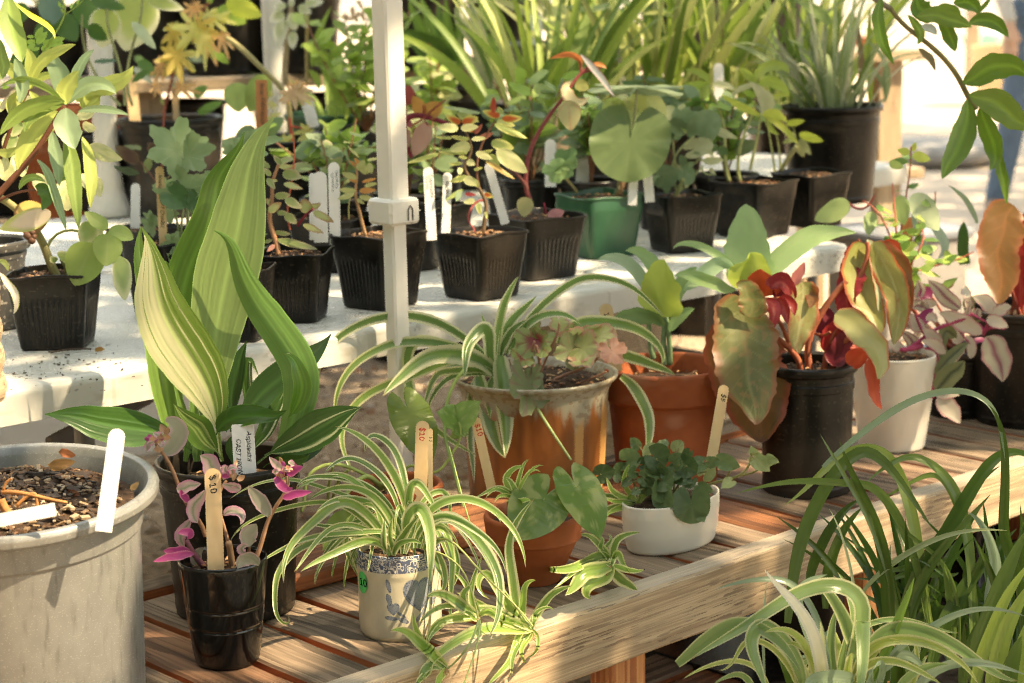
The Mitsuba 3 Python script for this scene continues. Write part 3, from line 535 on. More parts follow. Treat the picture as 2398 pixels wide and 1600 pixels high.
# ------------------------------------------------------------------ pots, soil, markers
def horiz(p): h = p - CAM; h[2] = 0; return nrm(h)
def fit(xb, yb, wb, xr, yr, wr, z):
    """a pot standing on height z: pixels of the foot of its front, its width there, the front of its rim and its width there"""
    P = onz(xb, yb, z); h = horiz(P.copy()); rb = wb / 2 / FPX * depth(P); Cc = P + h * rb
    Dc = np.linalg.norm((Cc - CAM)[:2]); rt = wr / 2 / FPX * depth(Cc); rr = ray(xr, yr); tt = (Dc - rt) / np.linalg.norm(rr[:2])
    H = CAM[2] + tt * rr[2] - z; return Cc, rb, rt, H
def fit_rim(xr, yr, wr, z, H):
    P = onz(xr, yr, z + H); rt = wr / 2 / FPX * depth(P); Cc = P + horiz(P.copy()) * rt; Cc[2] = z; return Cc, rt
def soil_disc(key, x, y, z, r_, seed=0, sx=1.0, rot=0, square=0, chips=60, big=1.0, chipc=((.30, .14, .06), (.16, .08, .04), (.42, .26, .13), (.10, .06, .035)), mound=.006):
    n, m = 12, 40; w = np.linspace(0, 2 * np.pi, m + 1)[:-1]; rr = np.linspace(0, 1, n); A = np.ones(m)
    if square: A = 1 / (np.abs(np.cos(w)) ** 10 + np.abs(np.sin(w)) ** 10) ** .1
    X = np.outer(rr, np.cos(w) * A) * r_ * sx; Y = np.outer(rr, np.sin(w) * A) * r_
    Zz = mound * (1 - rr[:, None] ** 2) + .010 * (meshkit.fbm(np.stack([X * 55 + seed, Y * 55, X * 0], -1), 3) - .5)
    v = np.stack([x + X * math.cos(rot) - Y * math.sin(rot), y + X * math.sin(rot) + Y * math.cos(rot), z + Zz], -1).reshape(-1, 3)
    add(key, 'soil', mikit.ply((v, grid_faces(n, m, True)), 'soil', smooth=True))
    if chips:
        R_ = np.random.default_rng(seed + 5); ms = []
        for i in range(chips):
            a, q_ = R_.uniform(0, 6.28), r_ * R_.uniform(0, .9) ** .6 * .97; l = R_.uniform(.0025, .008) * big * (1.8 if R_.random() < .1 * big - .1 else 1); d = l * np.array([1, R_.uniform(.3, .6), R_.uniform(.15, .35)])
            px, py = q_ * math.cos(a) * sx, q_ * math.sin(a)
            V, F = box(0, 0, 0, *d, 0, .0004); E_ = mi.ScalarTransform4f().rotate([0, 0, 1], float(R_.uniform(0, 360))).rotate(nrm(R_.normal(0, 1, 3)).tolist(), float(R_.uniform(0, 40))); M = np.array(E_.matrix)[:3, :3]
            V = V @ M.T + [x + px * math.cos(rot) - py * math.sin(rot), y + px * math.sin(rot) + py * math.cos(rot), z + mound * (1 - (q_ / r_) ** 2) + .004]
            ms.append((V, F, np.broadcast_to(np.array(chipc[R_.integers(len(chipc))]) * R_.uniform(.7, 1.3), V.shape)))
        k = add(key, 'bark_chips', colored(merge(ms), None, smooth=False)); labels[k] = {'kind': 'stuff'}
def nursery(key, Cc, rb, rt, H, mat='black_plastic', soil=.03, ledge=True, seed=0, chips=50, seg=72, lip=.006):
    t_ = .0018; R_ = lambda z: rb + (rt - lip - rb) * z / H
    prof = [(.001, .004), (rb * .86, .004), (rb * .9, 0), (rb, .001), (R_(.012) + .0008, .012), (R_(.015), .016)]
    if ledge: prof += [(R_(H * .80), H * .80), (R_(H * .80) + .0018, H * .803), (R_(H * .86) + .0018, H * .86), (R_(H * .864), H * .864)]
    prof += [(R_(H - .016), H - .016), (rt - .001, H - .013), (rt, H - .008), (rt, H - .003), (rt - .002, H), (rt - .005, H), (rt - lip - t_ - .001, H - .004), (R_(H - .016) - t_, H - .02), (R_(H * .5) - t_, H * .5), (rb - t_, .02), (.001, .02)]
    add(key, 'pot', lathe(soften(prof, .0009), Cc[0], Cc[1], Cc[2], mat, seg, .004 + .003 * (seed % 3)))
    if soil is not None: soil_disc(key, Cc[0], Cc[1], Cc[2] + H - soil, R_(H - soil) - t_ - .0005, seed, chips=chips)
def square_pot(key, xb, yb, wpx, hpx, yaw, mat='black_plastic', z=None, seed=0, soil=.012, ribs=10, taper=.74, wfac=None, chips=60):
    """a ribbed square nursery pot: pixel of the middle of its foot, its apparent width and height; yaw 0 = a face towards the viewer"""
    z = ZT if z is None else z; P = onz(xb, yb, z); h = horiz(P.copy()); Zd = depth(P); ya = math.radians(yaw)
    W = wpx / FPX * (Zd + .05) / (abs(math.cos(ya)) + abs(math.sin(ya))) / .965; A = W / 2; H = hpx / FPX * Zd / math.cos(PITCH - .0) * 1.0
    cf = A * taper * (abs(math.cos(ya)) + abs(math.sin(ya))) * (.95 if yaw else 1); Cc = P + h * cf
    phi = math.atan2(h[1], h[0]) - math.pi / 2 + ya
    n = 208; w = np.linspace(0, 2 * np.pi, n + 1)[:-1] + .0001; cs, sn = np.cos(w), np.sin(w); R_ = np.random.default_rng(seed)
    ex = 9.0; rad = 1 / (np.abs(cs) ** ex + np.abs(sn) ** ex) ** (1 / ex); X0, Y0 = rad * cs, rad * sn
    lat = np.where(np.abs(cs) > np.abs(sn), Y0, X0); face = np.clip((.74 - np.abs(lat)) / .05, 0, 1)
    rib = face * (.5 - .5 * np.cos(np.clip((lat + .74) / 1.48, 0, 1) * 2 * np.pi * ribs)) * .0016
    lev = [(.0, taper - .02, 0), (.002, taper, 0), (.03, taper + .012, .0), (.10, taper + .03, .6), (.16, taper + .045, 1), (.35, taper + .085, 1), (.55, taper + .135, 1), (.62, taper + .155, .9), (.66, taper + .165, 0), (.72, taper + .18, 0), (.80, taper + .20, 0), (.90, .955, 0), (.955, .962, 0), (.962, .995, 0), (.975, 1.0, 0), (.99, 1.0, 0), (1.0, .985, 0), (1.0, .965, 0), (.985, .945, 0), (.7, .89, 0), (.5, .84, 0), (.06, .74, 0)]
    rows = []
    for zz, a, rb_ in lev:
        bul = 1 + .012 * math.sin(3 * zz + seed) * np.sin(w * 2 + seed); rr = A * a * bul; k = np.clip(1 - rib * rb_ / (A * a), .9, 1)
        dn = 1 + .016 * (meshkit.noise(np.stack([cs * 1.6 + seed * 3.7, sn * 1.6, np.full(n, zz * 2.4)], -1)) - .5) * (1 if .02 < zz < .95 else .5); x, y = X0 * rr * k * dn, Y0 * rr * k * dn
        zq = np.full(n, zz * H) + (.0016 * np.sin(w * 4 + seed) + .0012 * np.sin(w * 1 + seed * 2)) * step(.8, 1, np.array(zz)) 
        if zz < .002: zq = np.where(np.abs(lat) < .25, .004, 0.0005)
        rows.append(np.stack([Cc[0] + x * math.cos(phi) - y * math.sin(phi), Cc[1] + x * math.sin(phi) + y * math.cos(phi), z + zq], -1))
    v = np.array(rows).reshape(-1, 3); f = grid_faces(len(rows), n, True); k0 = len(v); j = np.arange(n)
    v = np.vstack([v, [[Cc[0], Cc[1], z + .06 * H], [Cc[0], Cc[1], z + .003]]]); o = (len(rows) - 1) * n
    f = np.vstack([f, np.stack([o + j, o + (j + 1) % n, np.full(n, k0)], 1), np.stack([(j + 1) % n, j, np.full(n, k0 + 1)], 1)])
    add(key, 'pot', mikit.ply((v, f), mat, smooth=35))
    soil_disc(key, Cc[0], Cc[1], z + H - soil, A * .92, seed, rot=phi, square=1, chips=chips, mound=.005)
    return Cc, H, depth(Cc + [0, 0, H])
def stick(lab, base, top, w, Z, mat='stick_wood', d=0, dt=None, text=(), cat='plant marker', group=None, thick=.0016, roundtop=True, roll=0, seed=0, bend=0):
    """a flat marker: foot and top in the measuring crop, width in its pixels"""
    A, Bp = pt(*q(*base), Z - d / 100), pt(*q(*top), Z - (d if dt is None else dt) / 100); ax = Bp - A; L = np.linalg.norm(ax); ax /= L; V = nrm(CAM - A)
    sd = nrm(np.cross(ax, V)); no = np.cross(sd, ax); a = math.radians(roll); sd, no = math.cos(a) * sd + math.sin(a) * no, math.cos(a) * no - math.sin(a) * sd
    W = w / K[2] / FPX * Z; shp = sbox(-W / 2, -.02, W / 2, L - (W / 2 if roundtop else 0))
    if roundtop: shp = shp.union(Point(0, L - W / 2).buffer(W / 2, 16))
    else: shp = shp.buffer(-W * .08).buffer(W * .08)
    m = trimesh.creation.extrude_polygon(shp, thick, engine='earcut'); M = np.stack([sd, ax, no], 0)
    t = thing('plant_marker', lab, cat, group); key = add(t, 'strip', mikit.ply((m.vertices @ M + A, m.faces), mat, smooth=25))
    for s_, y0, x0, h, ink in text:
        tm = meshkit.text_mesh(s_, h * .001, .0002, bold=h > 5); tv = np.array(tm.vertices)
        tv[:, 0] += .25 * tv[:, 1] * math.sin(seed); jit = (meshkit.noise(np.stack([tv[:, 0] * 260, tv[:, 1] * 260, tv[:, 0] * 0 + seed], -1)) - .5); tv[:, 1] += jit * h * .00018 + .00012 * h * np.sin(tv[:, 0] * 120 + seed)
        P2 = np.stack([x0 * .001 + tv[:, 1], L - y0 * .001 - tv[:, 0], thick + .00005 + tv[:, 2]], 1)
        add(t, 'lettering', mikit.ply((P2 @ M + A, tm.faces), ink))
    return t
def bead(p, r_, col, sub=2): m = trimesh.creation.icosphere(subdivisions=sub, radius=r_); return (m.vertices + p, m.faces, np.broadcast_to(col, (len(m.vertices), 3)))
# ------------------------------------------------------------------ random plants, for what the photograph shows as loose foliage
def strap_clump(P, Cc, z, n, L, w, pal, lean=(.1, .9), seed=0, droop=.5, prof='strap', az=None, curl=.5, r0=.03, bsdf='leaf_surface'):
    R_ = np.random.default_rng(seed + 100); P.bulk = []
    for i in range(n):
        a = R_.uniform(0, 2 * np.pi) if az is None else R_.uniform(*az); l = L * R_.uniform(.65, 1.1); ln = R_.uniform(*lean); h = np.array([math.cos(a), math.sin(a), 0])
        t = np.linspace(0, 1, 14); th = np.pi / 2 - ln * .6 - t ** 1.5 * (ln * droop * 2.2 + R_.uniform(0, .3))
        st = np.stack([np.cos(th)[:, None] * h + np.sin(th)[:, None] * np.array([0, 0, 1.0])])[0] * l / 14
        X = np.array([Cc[0], Cc[1], z]) + h * r0 * R_.uniform(.2, 1) + np.cumsum(st, 0)
        P.ribbon(X, w * R_.uniform(.7, 1.2), R_.uniform(-40, 40), pal[R_.integers(len(pal))], prof, .2, 5, .0, face=nrm(np.cross(h, [0, 0, 1]) * R_.normal(0, .6) + [0, 0, .9] - h * .6 + (CAM - X[0]) * .12), bsdf=bsdf)
    P.flush()
def shrub(P, base, pts, n, lsize, pal, seed=0, spread=.05, stemc=(.25, .12, .06), shape='ovate', w=1.0, sr=.0025, pairs=False):
    """woody stems through the points pts (each a list of world points) carrying n leaves each"""
    R_ = np.random.default_rng(seed + 50); P.bulk = []
    for line in pts:
        X = spline(line, 14); add(P.key, 'stem', colored(tube(X, np.linspace(sr, sr * .5, 14), 6), stemc, amt=.25))
        for i in range(n):
            k = R_.uniform(.3, 1); j = min(13, int(k * 13)); A = X[j] + R_.normal(0, .002, 3); a = R_.uniform(0, 6.28)
            dr_ = nrm(np.array([math.cos(a), math.sin(a), R_.uniform(-.3, .8)])); A = A + dr_ * lsize * .12
            P.blade3(A, A + dr_ * lsize * R_.uniform(.6, 1.15), w * R_.uniform(.8, 1.1), R_.uniform(-30, 30), pal[R_.integers(len(pal))], shape, .15, .02, 4, 20, face=nrm([0, 0, 1.0] + R_.normal(0, .35, 3) + (CAM - A) * .25))
    P.flush()
def puff(name, lab, cat, Cc, rb, rt, H, group=None, mat='black_plastic', **k):
    key = thing(name, lab, cat, group); nursery(key, Cc, rb, rt, H, mat, **k); return Plant(key, depth(np.asarray(Cc) + [0, 0, H]))
# ------------------------------------------------------------------ on the bench, from the left
G_SP = striped(); G_SP2 = striped((.13, .22, .055), (.66, .66, .42), .58); G_SPL = striped((.24, .36, .07), (.62, .64, .28), .66)
# the big grey bucket of soil
key = thing('nursery_bucket', 'large sunlit silver grey nursery bucket of bark soil with a thick rim', 'plant bucket')
Cb = pt(15, 1141, 2.05); rb_ = 350 / FPX * 2.05; Zb = 2.05; zr = Cb[2]
H_ = .30; zb = zr - H_; R_ = lambda z: rb_ * (.80 + .075 * z / H_)
solo('wooden_crate', plank_ply([Cb[0] - .22, Cb[1] - .02, zb / 2 - .001], [Cb[0] + .13, Cb[1] + .02, zb / 2 - .006], .30, zb - .014, bsdf='rail_wood', seed=5), 'low wooden block carrying the big grey bucket', 'block')
prof = [(.001, .006), (R_(0) * .92, .006), (R_(0) * .95, 0), (R_(0), .004), (R_(.15), .15), (R_(H_ - .05), H_ - .05), (R_(H_ - .048) + .003, H_ - .047), (R_(H_ - .03) + .004, H_ - .024), (R_(H_ - .02) + .0045, H_ - .017), (rb_ - .004, H_ - .0165), (rb_, H_ - .013), (rb_ + .0005, H_ - .006), (rb_ - .002, H_ - .001), (rb_ - .006, H_), (rb_ - .011, H_ - .0015), (rb_ - .0135, H_ - .006), (rb_ - .0155, H_ - .010), (R_(.26) - .004, H_ - .045), (R_(.22) - .006, .22), (R_(.05) - .006, .02), (.001, .02)]
add(key, 'pot', lathe(soften(prof, .0012), Cb[0], Cb[1], zb, 'bucket_plastic', 128, .003))
soil_disc(key, Cb[0], Cb[1], zr - .024, rb_ * .875 - .005, 3, chips=800, big=1.45, chipc=((.16, .085, .04), (.06, .035, .02), (.26, .17, .09), (.035, .025, .018), (.11, .06, .03), (.32, .24, .15), (.05, .035, .025)), mound=.012)
crop(0, 900, 5.222); Pb = Plant(key, Zb)
for a_, w_ in (((20, 1270, 300, 1290, 560, 1350, 820, 1400), 60), ((200, 1440, 330, 1320, 420, 1290, 450, 1400, 450, 1480), 50), ((40, 1240, 90, 1140, 150, 1105), 40), ((0, 1360, 60, 1480, 130, 1560), 120)):
    Pb.stem(a_, w_, None, (.42, .19, .06), 'dry_stem', .7, d0=6)
for a_, b_, cc in (((600, 1000), (890, 940), (.45, .26, .10)), ((730, 800), (915, 840), (.40, .15, .06)), ((1600, 1280), (1680, 1190), (.4, .27, .13)), ((820, 1330), (960, 1360), (.3, .11, .05))):
    Pb.blade(a_, b_, .7, 1, 0, bplain(cc, np.array(cc) * .6), 'ovate', .4, .08, 4, 20, name='dry_leaf', d0=rng.uniform(-3, 3))
stick('bright white plastic marker standing at the front of the grey bucket', (1300, 1560), (1440, 545), 196, Zb - .5 * rb_, 'white_plastic', 5, seed=1)
crop(0, 1060, 2.904)
stick('white plastic label leaning on the left rim of the grey bucket', (-300, 520), (378, 385), 92, Zb - rb_ * .93, 'white_plastic', 0, 0, roundtop=False, cat='plant label')
for k_ in [k_ for k_ in scene if k_.startswith('nursery_bucket')]: scene[k_]['to_world'] = T().translate([float(Cb[0]), float(Cb[1]), zr]).rotate([1, 0, 0], 4.0).translate([-float(Cb[0]), -float(Cb[1]), -zr])
# aspidistra
Ca, rb_, rt_, H_ = fit(555, 1466, 282, 560, 1114, 344, ZB)
AS = puff('aspidistra', 'tall striped aspidistra with broad upright leaves in a black nursery pot on the bench', 'potted plant', Ca, rb_, rt_, H_, soil=.035, seed=4, seg=96)
c(4)
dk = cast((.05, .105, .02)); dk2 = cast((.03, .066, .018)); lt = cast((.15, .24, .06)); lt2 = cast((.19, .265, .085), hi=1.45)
AS.leaf([1500, 1560, 1480, 1200, 1490, 700, 1590, 150, 1690, -380, 1860, -735], 415, 3, 8, lt2, 'asp', .14, 44, 29, .004, d0=0, label='tallest aspidistra leaf, pale green and pointed', bsdf='leaf_gloss')
AS.leaf([1420, 1560, 1330, 1150, 1230, 750, 1290, 330, 1440, -60, 1480, -300, 1560, -440, 1660, -640], 320, -2, -25, cast((.075, .145, .02)), 'asp', .2, 44, 21, .012, d0=-3, bsdf='leaf_gloss')
AS.leaf([1170, 1560, 1150, 1200, 1080, 800, 1000, 450, 950, 230, 960, 0], 210, -1, -10, cast((.13, .22, .035)), 'aspt', .25, 36, 21, .004, d0=-2, bsdf='leaf_gloss')
AS.leaf([1020, 560, 1080, 330, 1040, 150, 965, 10], 110, 3, 30, cast((.20, .30, .06)), 'aspt', .3, 20, 13, .01, d0=2, bsdf='leaf_gloss')
AS.leaf([1510, 1600, 1490, 1380, 1440, 1130, 1270, 830, 1120, 560, 1050, 280, 985, 60], 400, 9, 6, cast((.17, .26, .045), ((-1.1, -.66), (-.63, -.36), (-.34, .02), (.07, .10), (.27, .30), (.62, .66)), (.66, .64, .37)), 'asp', .13, 48, 41, .003, d0=3, label='aspidistra leaf broadly striped in cream', bsdf='leaf_gloss')
AS.leaf([1800, 1560, 1960, 1400, 2020, 1180, 2030, 980, 1900, 740, 1720, 520, 1630, 330, 1580, 150, 1455, 30], 260, 5, 22, cast((.11, .20, .045), hi=1.7), 'aspt', -.35, 44, 25, .006, d0=2, label='arching aspidistra leaf with a silvery sheen', bsdf='leaf_gloss')
AS.leaf([1960, 1300, 2040, 1150, 2040, 1000, 1990, 900, 1930, 870], 130, 7, -20, cast((.07, .16, .015)), 'aspt', .2, 20, 13, 0, d0=5, bsdf='leaf_gloss')
AS.leaf([1300, 1545, 1130, 1420, 870, 1370, 600, 1320, 305, 1280], 255, 6, -12, cast((.055, .125, .02)), 'asp', .15, 40, 25, .014, d0=2, label='low aspidistra leaf reaching left with a browned tip', bsdf='leaf_gloss')
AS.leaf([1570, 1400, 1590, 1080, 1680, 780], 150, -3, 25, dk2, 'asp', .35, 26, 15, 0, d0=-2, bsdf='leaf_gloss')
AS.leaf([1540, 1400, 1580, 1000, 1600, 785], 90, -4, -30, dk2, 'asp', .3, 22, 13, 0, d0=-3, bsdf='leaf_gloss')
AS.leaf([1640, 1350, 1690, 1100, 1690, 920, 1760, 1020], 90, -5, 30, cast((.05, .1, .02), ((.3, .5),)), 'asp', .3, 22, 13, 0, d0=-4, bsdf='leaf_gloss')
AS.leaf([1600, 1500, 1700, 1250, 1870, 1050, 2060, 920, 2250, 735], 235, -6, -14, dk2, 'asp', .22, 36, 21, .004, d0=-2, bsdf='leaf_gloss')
AS.leaf([1470, 1420, 1560, 1320, 1700, 1290, 1840, 1290, 1950, 1250], 150, 8, 18, cast((.06, .13, .02)), 'aspt', .3, 30, 15, .05, d0=4, bsdf='leaf_gloss')
AS.leaf([1510, 1590, 1430, 1480, 1310, 1350, 1180, 1212], 190, 9, 14, cast((.09, .17, .03), ((-.3, -.2), (-.05, .08), (.3, .42)), (.46, .5, .2)), 'asp', .2, 30, 21, .006, d0=5, bsdf='leaf_gloss')
AS.leaf([1690, 1600, 1780, 1420, 1880, 1250, 1945, 1090], 120, -1, 20, cast((.045, .095, .02), ((.55, .75), (-.2, -.1)), (.6, .62, .42)), 'asp', .3, 26, 17, 0, d0=0, bsdf='leaf_gloss')
crop(540, 800, 3.917)
AS.leaf([240, 1120, 480, 970, 800, 800, 1000, 690, 1200, 600], 330, 4, -8, cast((.05, .11, .022), ((.60, .74), (-.28, -.18)), (.62, .64, .34)), 'asp', .16, 40, 29, .006, d0=4, label='dark aspidistra leaf with two pale stripes reaching right', bsdf='leaf_gloss')
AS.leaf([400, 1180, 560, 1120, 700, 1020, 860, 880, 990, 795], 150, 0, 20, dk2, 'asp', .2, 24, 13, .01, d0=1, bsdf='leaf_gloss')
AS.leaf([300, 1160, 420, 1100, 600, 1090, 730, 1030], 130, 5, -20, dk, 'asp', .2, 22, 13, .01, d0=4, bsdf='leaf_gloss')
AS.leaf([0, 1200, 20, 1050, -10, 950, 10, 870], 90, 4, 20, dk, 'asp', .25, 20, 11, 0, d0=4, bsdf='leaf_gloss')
c(4)
for a_, w_ in (((1260, 1600, 1270, 1380, 1230, 1200, 1170, 1000), 60), ((1340, 1600, 1330, 1350, 1300, 1100), 90), ((1430, 1600, 1400, 1400, 1390, 1250), 80), ((1330, 1580, 1340, 1480, 1325, 1440), 60), ((1150, 350, 1140, 290, 1125, 235), 50)):
    AS.leaf(a_, w_, 1, 0, cast((.09, .16, .03)), 'strap', .5, 16, 7, d0=1, name='leaf_sheath', bsdf='leaf_gloss')
stick('torn white paper label with two handwritten lines in the aspidistra pot', (1672, 1760), (1650, 1345), 152, AS.Z - .62 * rt_, 'white_plastic', 0, 0, (('Aspidestra', 9, 4, 5.2, 'ink_black'), ('CAST IRON', 17, -9, 5.6, 'ink_black')), 'plant label', roundtop=False, seed=2)
# tradescantia in the black glossy cup
Ct, rb_, rt_, H_ = fit(535, 1573, 152, 540, 1334, 208, ZB)
key = thing('tradescantia', 'pink and green tradescantia cuttings in a glossy black cup', 'potted plant')
RC = lambda z: rb_ + (rt_ - rb_) * (z / H_) ** .9
prof = [(.001, .003), (rb_ * .86, .003), (rb_ * .9, 0), (rb_ * .97, .0015), (rb_ + .0005, .006), (RC(.02), .02), (RC(H_ * .36), H_ * .36), (RC(H_ * .385) - .0012, H_ * .38), (RC(H_ * .39), H_ * .392), (RC(H_ * .405) + .0004, H_ * .405), (RC(H_ * .55), H_ * .55), (RC(H_ * .572) - .001, H_ * .57), (RC(H_ * .59) + .0005, H_ * .585), (RC(H_ * .8), H_ * .8), (rt_ - .0004, H_ - .008), (rt_, H_ - .003), (rt_ - .001, H_ - .0004), (rt_ - .0028, H_), (rt_ - .004, H_ - .003), (RC(H_ * .7) - .005, H_ * .7), (RC(.02) - .005, .02), (.001, .018)]
add(key, 'cup', lathe(soften(prof, .0012), Ct[0], Ct[1], Ct[2], 'black_ceramic', 96))
soil_disc(key, Ct[0], Ct[1], Ct[2] + H_ - .017, rt_ - .0065, 8, chips=40)
TR = Plant(key, depth(Ct + [0, 0, H_])); c(7)
pk = plain((.44, .30, .28), (.62, .48, .46), edge=(.62, .26, .42), mid=(.22, .28, .16), amt=.12); mg = plain((.42, .06, .24), (.30, .05, .17), amt=.15, edge=(.5, .22, .32)); pg = plain((.20, .24, .16), (.42, .38, .30), edge=(.55, .36, .40), amt=.1)
sc = (.28, .16, .09)
TR.stem([1400, 570, 1330, 430, 1250, 310, 1170, 110, 1090, -20, 1060, -60], 34, 2, sc); TR.stem([1740, 720, 1790, 570, 1830, 450, 1900, 330, 1950, 250, 1950, 160], 34, 2, sc); TR.stem([1380, 770, 1320, 690, 1270, 600], 46, 2, (.25, .10, .13)); TR.stem([1580, 790, 1570, 690, 1555, 610], 46, 2, (.36, .22, .12), taper=1.0); TR.stem([1690, 700, 1695, 640], 26, 3, sc); TR.stem([1560, 640, 1500, 420, 1490, 300, 1540, 190], 28, 0, sc, d0=-1)
for a_, w_, p_, d_, ro in (([1200, 250, 1270, 235, 1368, 212], 90, pk, 3, 20), ([1345, 480, 1310, 390, 1345, 320, 1400, 250], 100, pk, 3, -20), ([1480, 190, 1420, 60, 1360, 20], 120, pk, -1, 10), ([1255, 640, 1230, 560, 1265, 500, 1300, 445], 80, pk, 2, 20),
    ([1300, 680, 1200, 670, 1108, 670], 70, mg, 4, 10), ([1320, 690, 1180, 710, 1040, 742], 62, mg, 5, -20), ([1270, 590, 1290, 540, 1240, 540, 1212, 555], 60, mg, 4, 0), ([1520, 430, 1590, 400, 1640, 430, 1632, 490], 75, pk, 2, 30), ([1820, 440, 1800, 360, 1740, 290, 1688, 225], 100, pg, 3, 12),
    ([1920, 310, 2010, 285, 2122, 268], 60, mg, 3, 15), ([1700, 640, 1690, 570, 1720, 520, 1745, 485], 120, pg, 4, 5), ([1670, 690, 1640, 650, 1690, 630], 60, pk, 5, 10), ([1760, 770, 1700, 715, 1640, 740, 1615, 790], 110, pg, 5, 30), ([1950, 150, 2010, 120, 2060, 95], 60, mg, 3, 10), ([1940, 120, 1880, 80, 1830, 28], 56, pk, 3, 10),
    ([1330, 770, 1340, 690, 1390, 650], 70, pg, 1, 0), ([1640, 250, 1580, 230, 1510, 215], 90, pk, 4, 40), ([1100, 0, 1190, -60, 1215, -150, 1160, -220, 1120, -210], 130, pg, 1, 10), ([1880, 160, 1900, 210, 1960, 250, 1990, 235], 60, mg, 4, 0), ([1290, 330, 1250, 300, 1230, 250], 50, mg, 3, 0)):
    TR.leaf(a_, w_, d_, ro, p_, 'ovate', .3, 14, 11, .0, d0=d_ - 1)
for (cx_, cy_), n_ in (((1090, -90), 12), ((1560, 140), 16), ((1945, 130), 16), ((1050, -60), 8)):
    for i in range(n_):
        p = pt(*q(cx_ + rng.normal(0, 30), cy_ + rng.normal(0, 38)), TR.Z - .03 + rng.normal(0, .004)); a_ = nrm(rng.normal(0, 1, 3)); s_ = nrm(np.cross(a_, rng.normal(0, 1, 3))); l_ = rng.uniform(.006, .012); o_ = np.cross(a_, s_) * l_ * .25
        TR.ribbon(spline([p, p + a_ * l_ * .5 + o_, p + a_ * l_], 7), l_ * .7, rng.uniform(-60, 60), [pk, mg, plain((.34, .19, .10)), plain((.40, .25, .14)), pk][rng.integers(5)], 'ovate', .4, 5, .03, name='petal')
stick('wooden marker with a black ten dollar price in the glossy black cup', (1470, 830), (1445, 107), 112, TR.Z - .6 * rt_, 'stick_wood', 0, -1, (('$ 10', 8, -3, 7, 'ink_black'),), seed=4)
# spider plant in the cream crock
Cm, rb_, rt_, H_ = fit(940, 1509, 193, 940, 1306, 203, ZB)
key = thing('spider_plant', 'spider plant with arching cream edged leaves in a cream crock printed with a blue heart', 'potted plant')
R0 = (rb_ + rt_) / 2
prof = [(.001, .003), (R0 * .84, .003), (R0 * .86, 0), (R0 * .90, .001), (R0 * .965, .006), (R0 * .985, .016), (R0 * .985, H_ * .70), (R0 * .99, H_ * .73), (R0 * 1.0, H_ * .76), (R0 * 1.0, H_ * .95), (R0 * .995, H_ - .004), (R0 * .985, H_ - .0008), (R0 * .965, H_), (R0 * .945, H_ - .003), (R0 * .93, H_ - .02), (R0 * .93, .02), (.001, .016)]
h = horiz(Cm.copy()); add(key, 'crock', lathe(soften(prof, .002), Cm[0], Cm[1], Cm[2], 'crock', 128, rot=math.atan2(h[1], h[0]) - math.pi / 2))
soil_disc(key, Cm[0], Cm[1], Cm[2] + H_ - .012, R0 * .925, 6, chips=30)
SP = Plant(key, depth(Cm + [0, 0, H_])); SP.on_bench = True; zs = Cm[2] + H_ * .66
am = math.atan2(-h[1], -h[0]) - math.radians(59); dirn = np.array([math.cos(am), math.sin(am), 0]); tang = np.array([-dirn[1], dirn[0], 0])
vs = [[0, 0]] + [[.0095 * math.cos(a), .0135 * math.sin(a)] for a in np.linspace(0, 2 * np.pi, 41)[:-1]]
vs = np.array(vs); an = am + vs[:, 0] / R0; v = np.stack([Cm[0] + (R0 + .0006) * np.cos(an), Cm[1] + (R0 + .0006) * np.sin(an), zs + vs[:, 1]], 1)
solo('price_sticker', mikit.ply((v, [[0, 1 + i, 1 + (i + 1) % 40] for i in range(40)]), 'sticker_green'), 'small round green price sticker on the side of the cream crock', 'sticker')
tm = meshkit.text_mesh('10', .009, .0003); tv = tm.vertices; an = am + (tv[:, 0] - .006) / R0; add('price_sticker', 'lettering', mikit.ply((np.stack([Cm[0] + (R0 + .0009 + tv[:, 2]) * np.cos(an), Cm[1] + (R0 + .0009 + tv[:, 2]) * np.sin(an), zs + tv[:, 1] - .004], 1), tm.faces), 'ink_black'))
crop(540, 800, 3.917)
for a_, w_, d_, ro in (([1630, 1640, 1520, 1250, 1370, 1020, 1180, 860, 960, 780], 90, 6, 10), ([1660, 1600, 1570, 1180, 1500, 1000, 1400, 890, 1290, 865, 1240, 950, 1238, 1020], 80, 2, -20), ([1560, 1620, 1430, 1300, 1280, 1150, 1100, 1075, 960, 1115, 860, 1210], 72, 9, -25), ([1520, 1620, 1300, 1350, 1060, 1255, 850, 1235, 700, 1255, 600, 1340], 76, 8, 25),
    ([1450, 1620, 1100, 1430, 800, 1330, 560, 1270, 300, 1290, 0, 1440], 50, 8, -30), ([1420, 1560, 1200, 1455, 1000, 1440, 780, 1570], 84, 11, 20), ([1690, 1700, 1640, 1380, 1690, 1300, 1770, 1350, 1900, 1600], 92, 5, 10), ([1720, 1640, 1900, 1460, 2100, 1445, 2350, 1520, 2480, 1660], 64, 8, 14), ([1700, 1620, 1870, 1380, 1960, 1380, 2010, 1480, 2010, 1640], 66, -4, -20), ([1500, 1600, 1250, 1480, 1130, 1490, 1090, 1570], 50, 3, 10)):
    SP.leaf(a_, w_, d_, ro, [G_SP, G_SP2][rng.integers(2)], 'strap', .3, 28, 11, bsdf='leaf_gloss')
c(8)
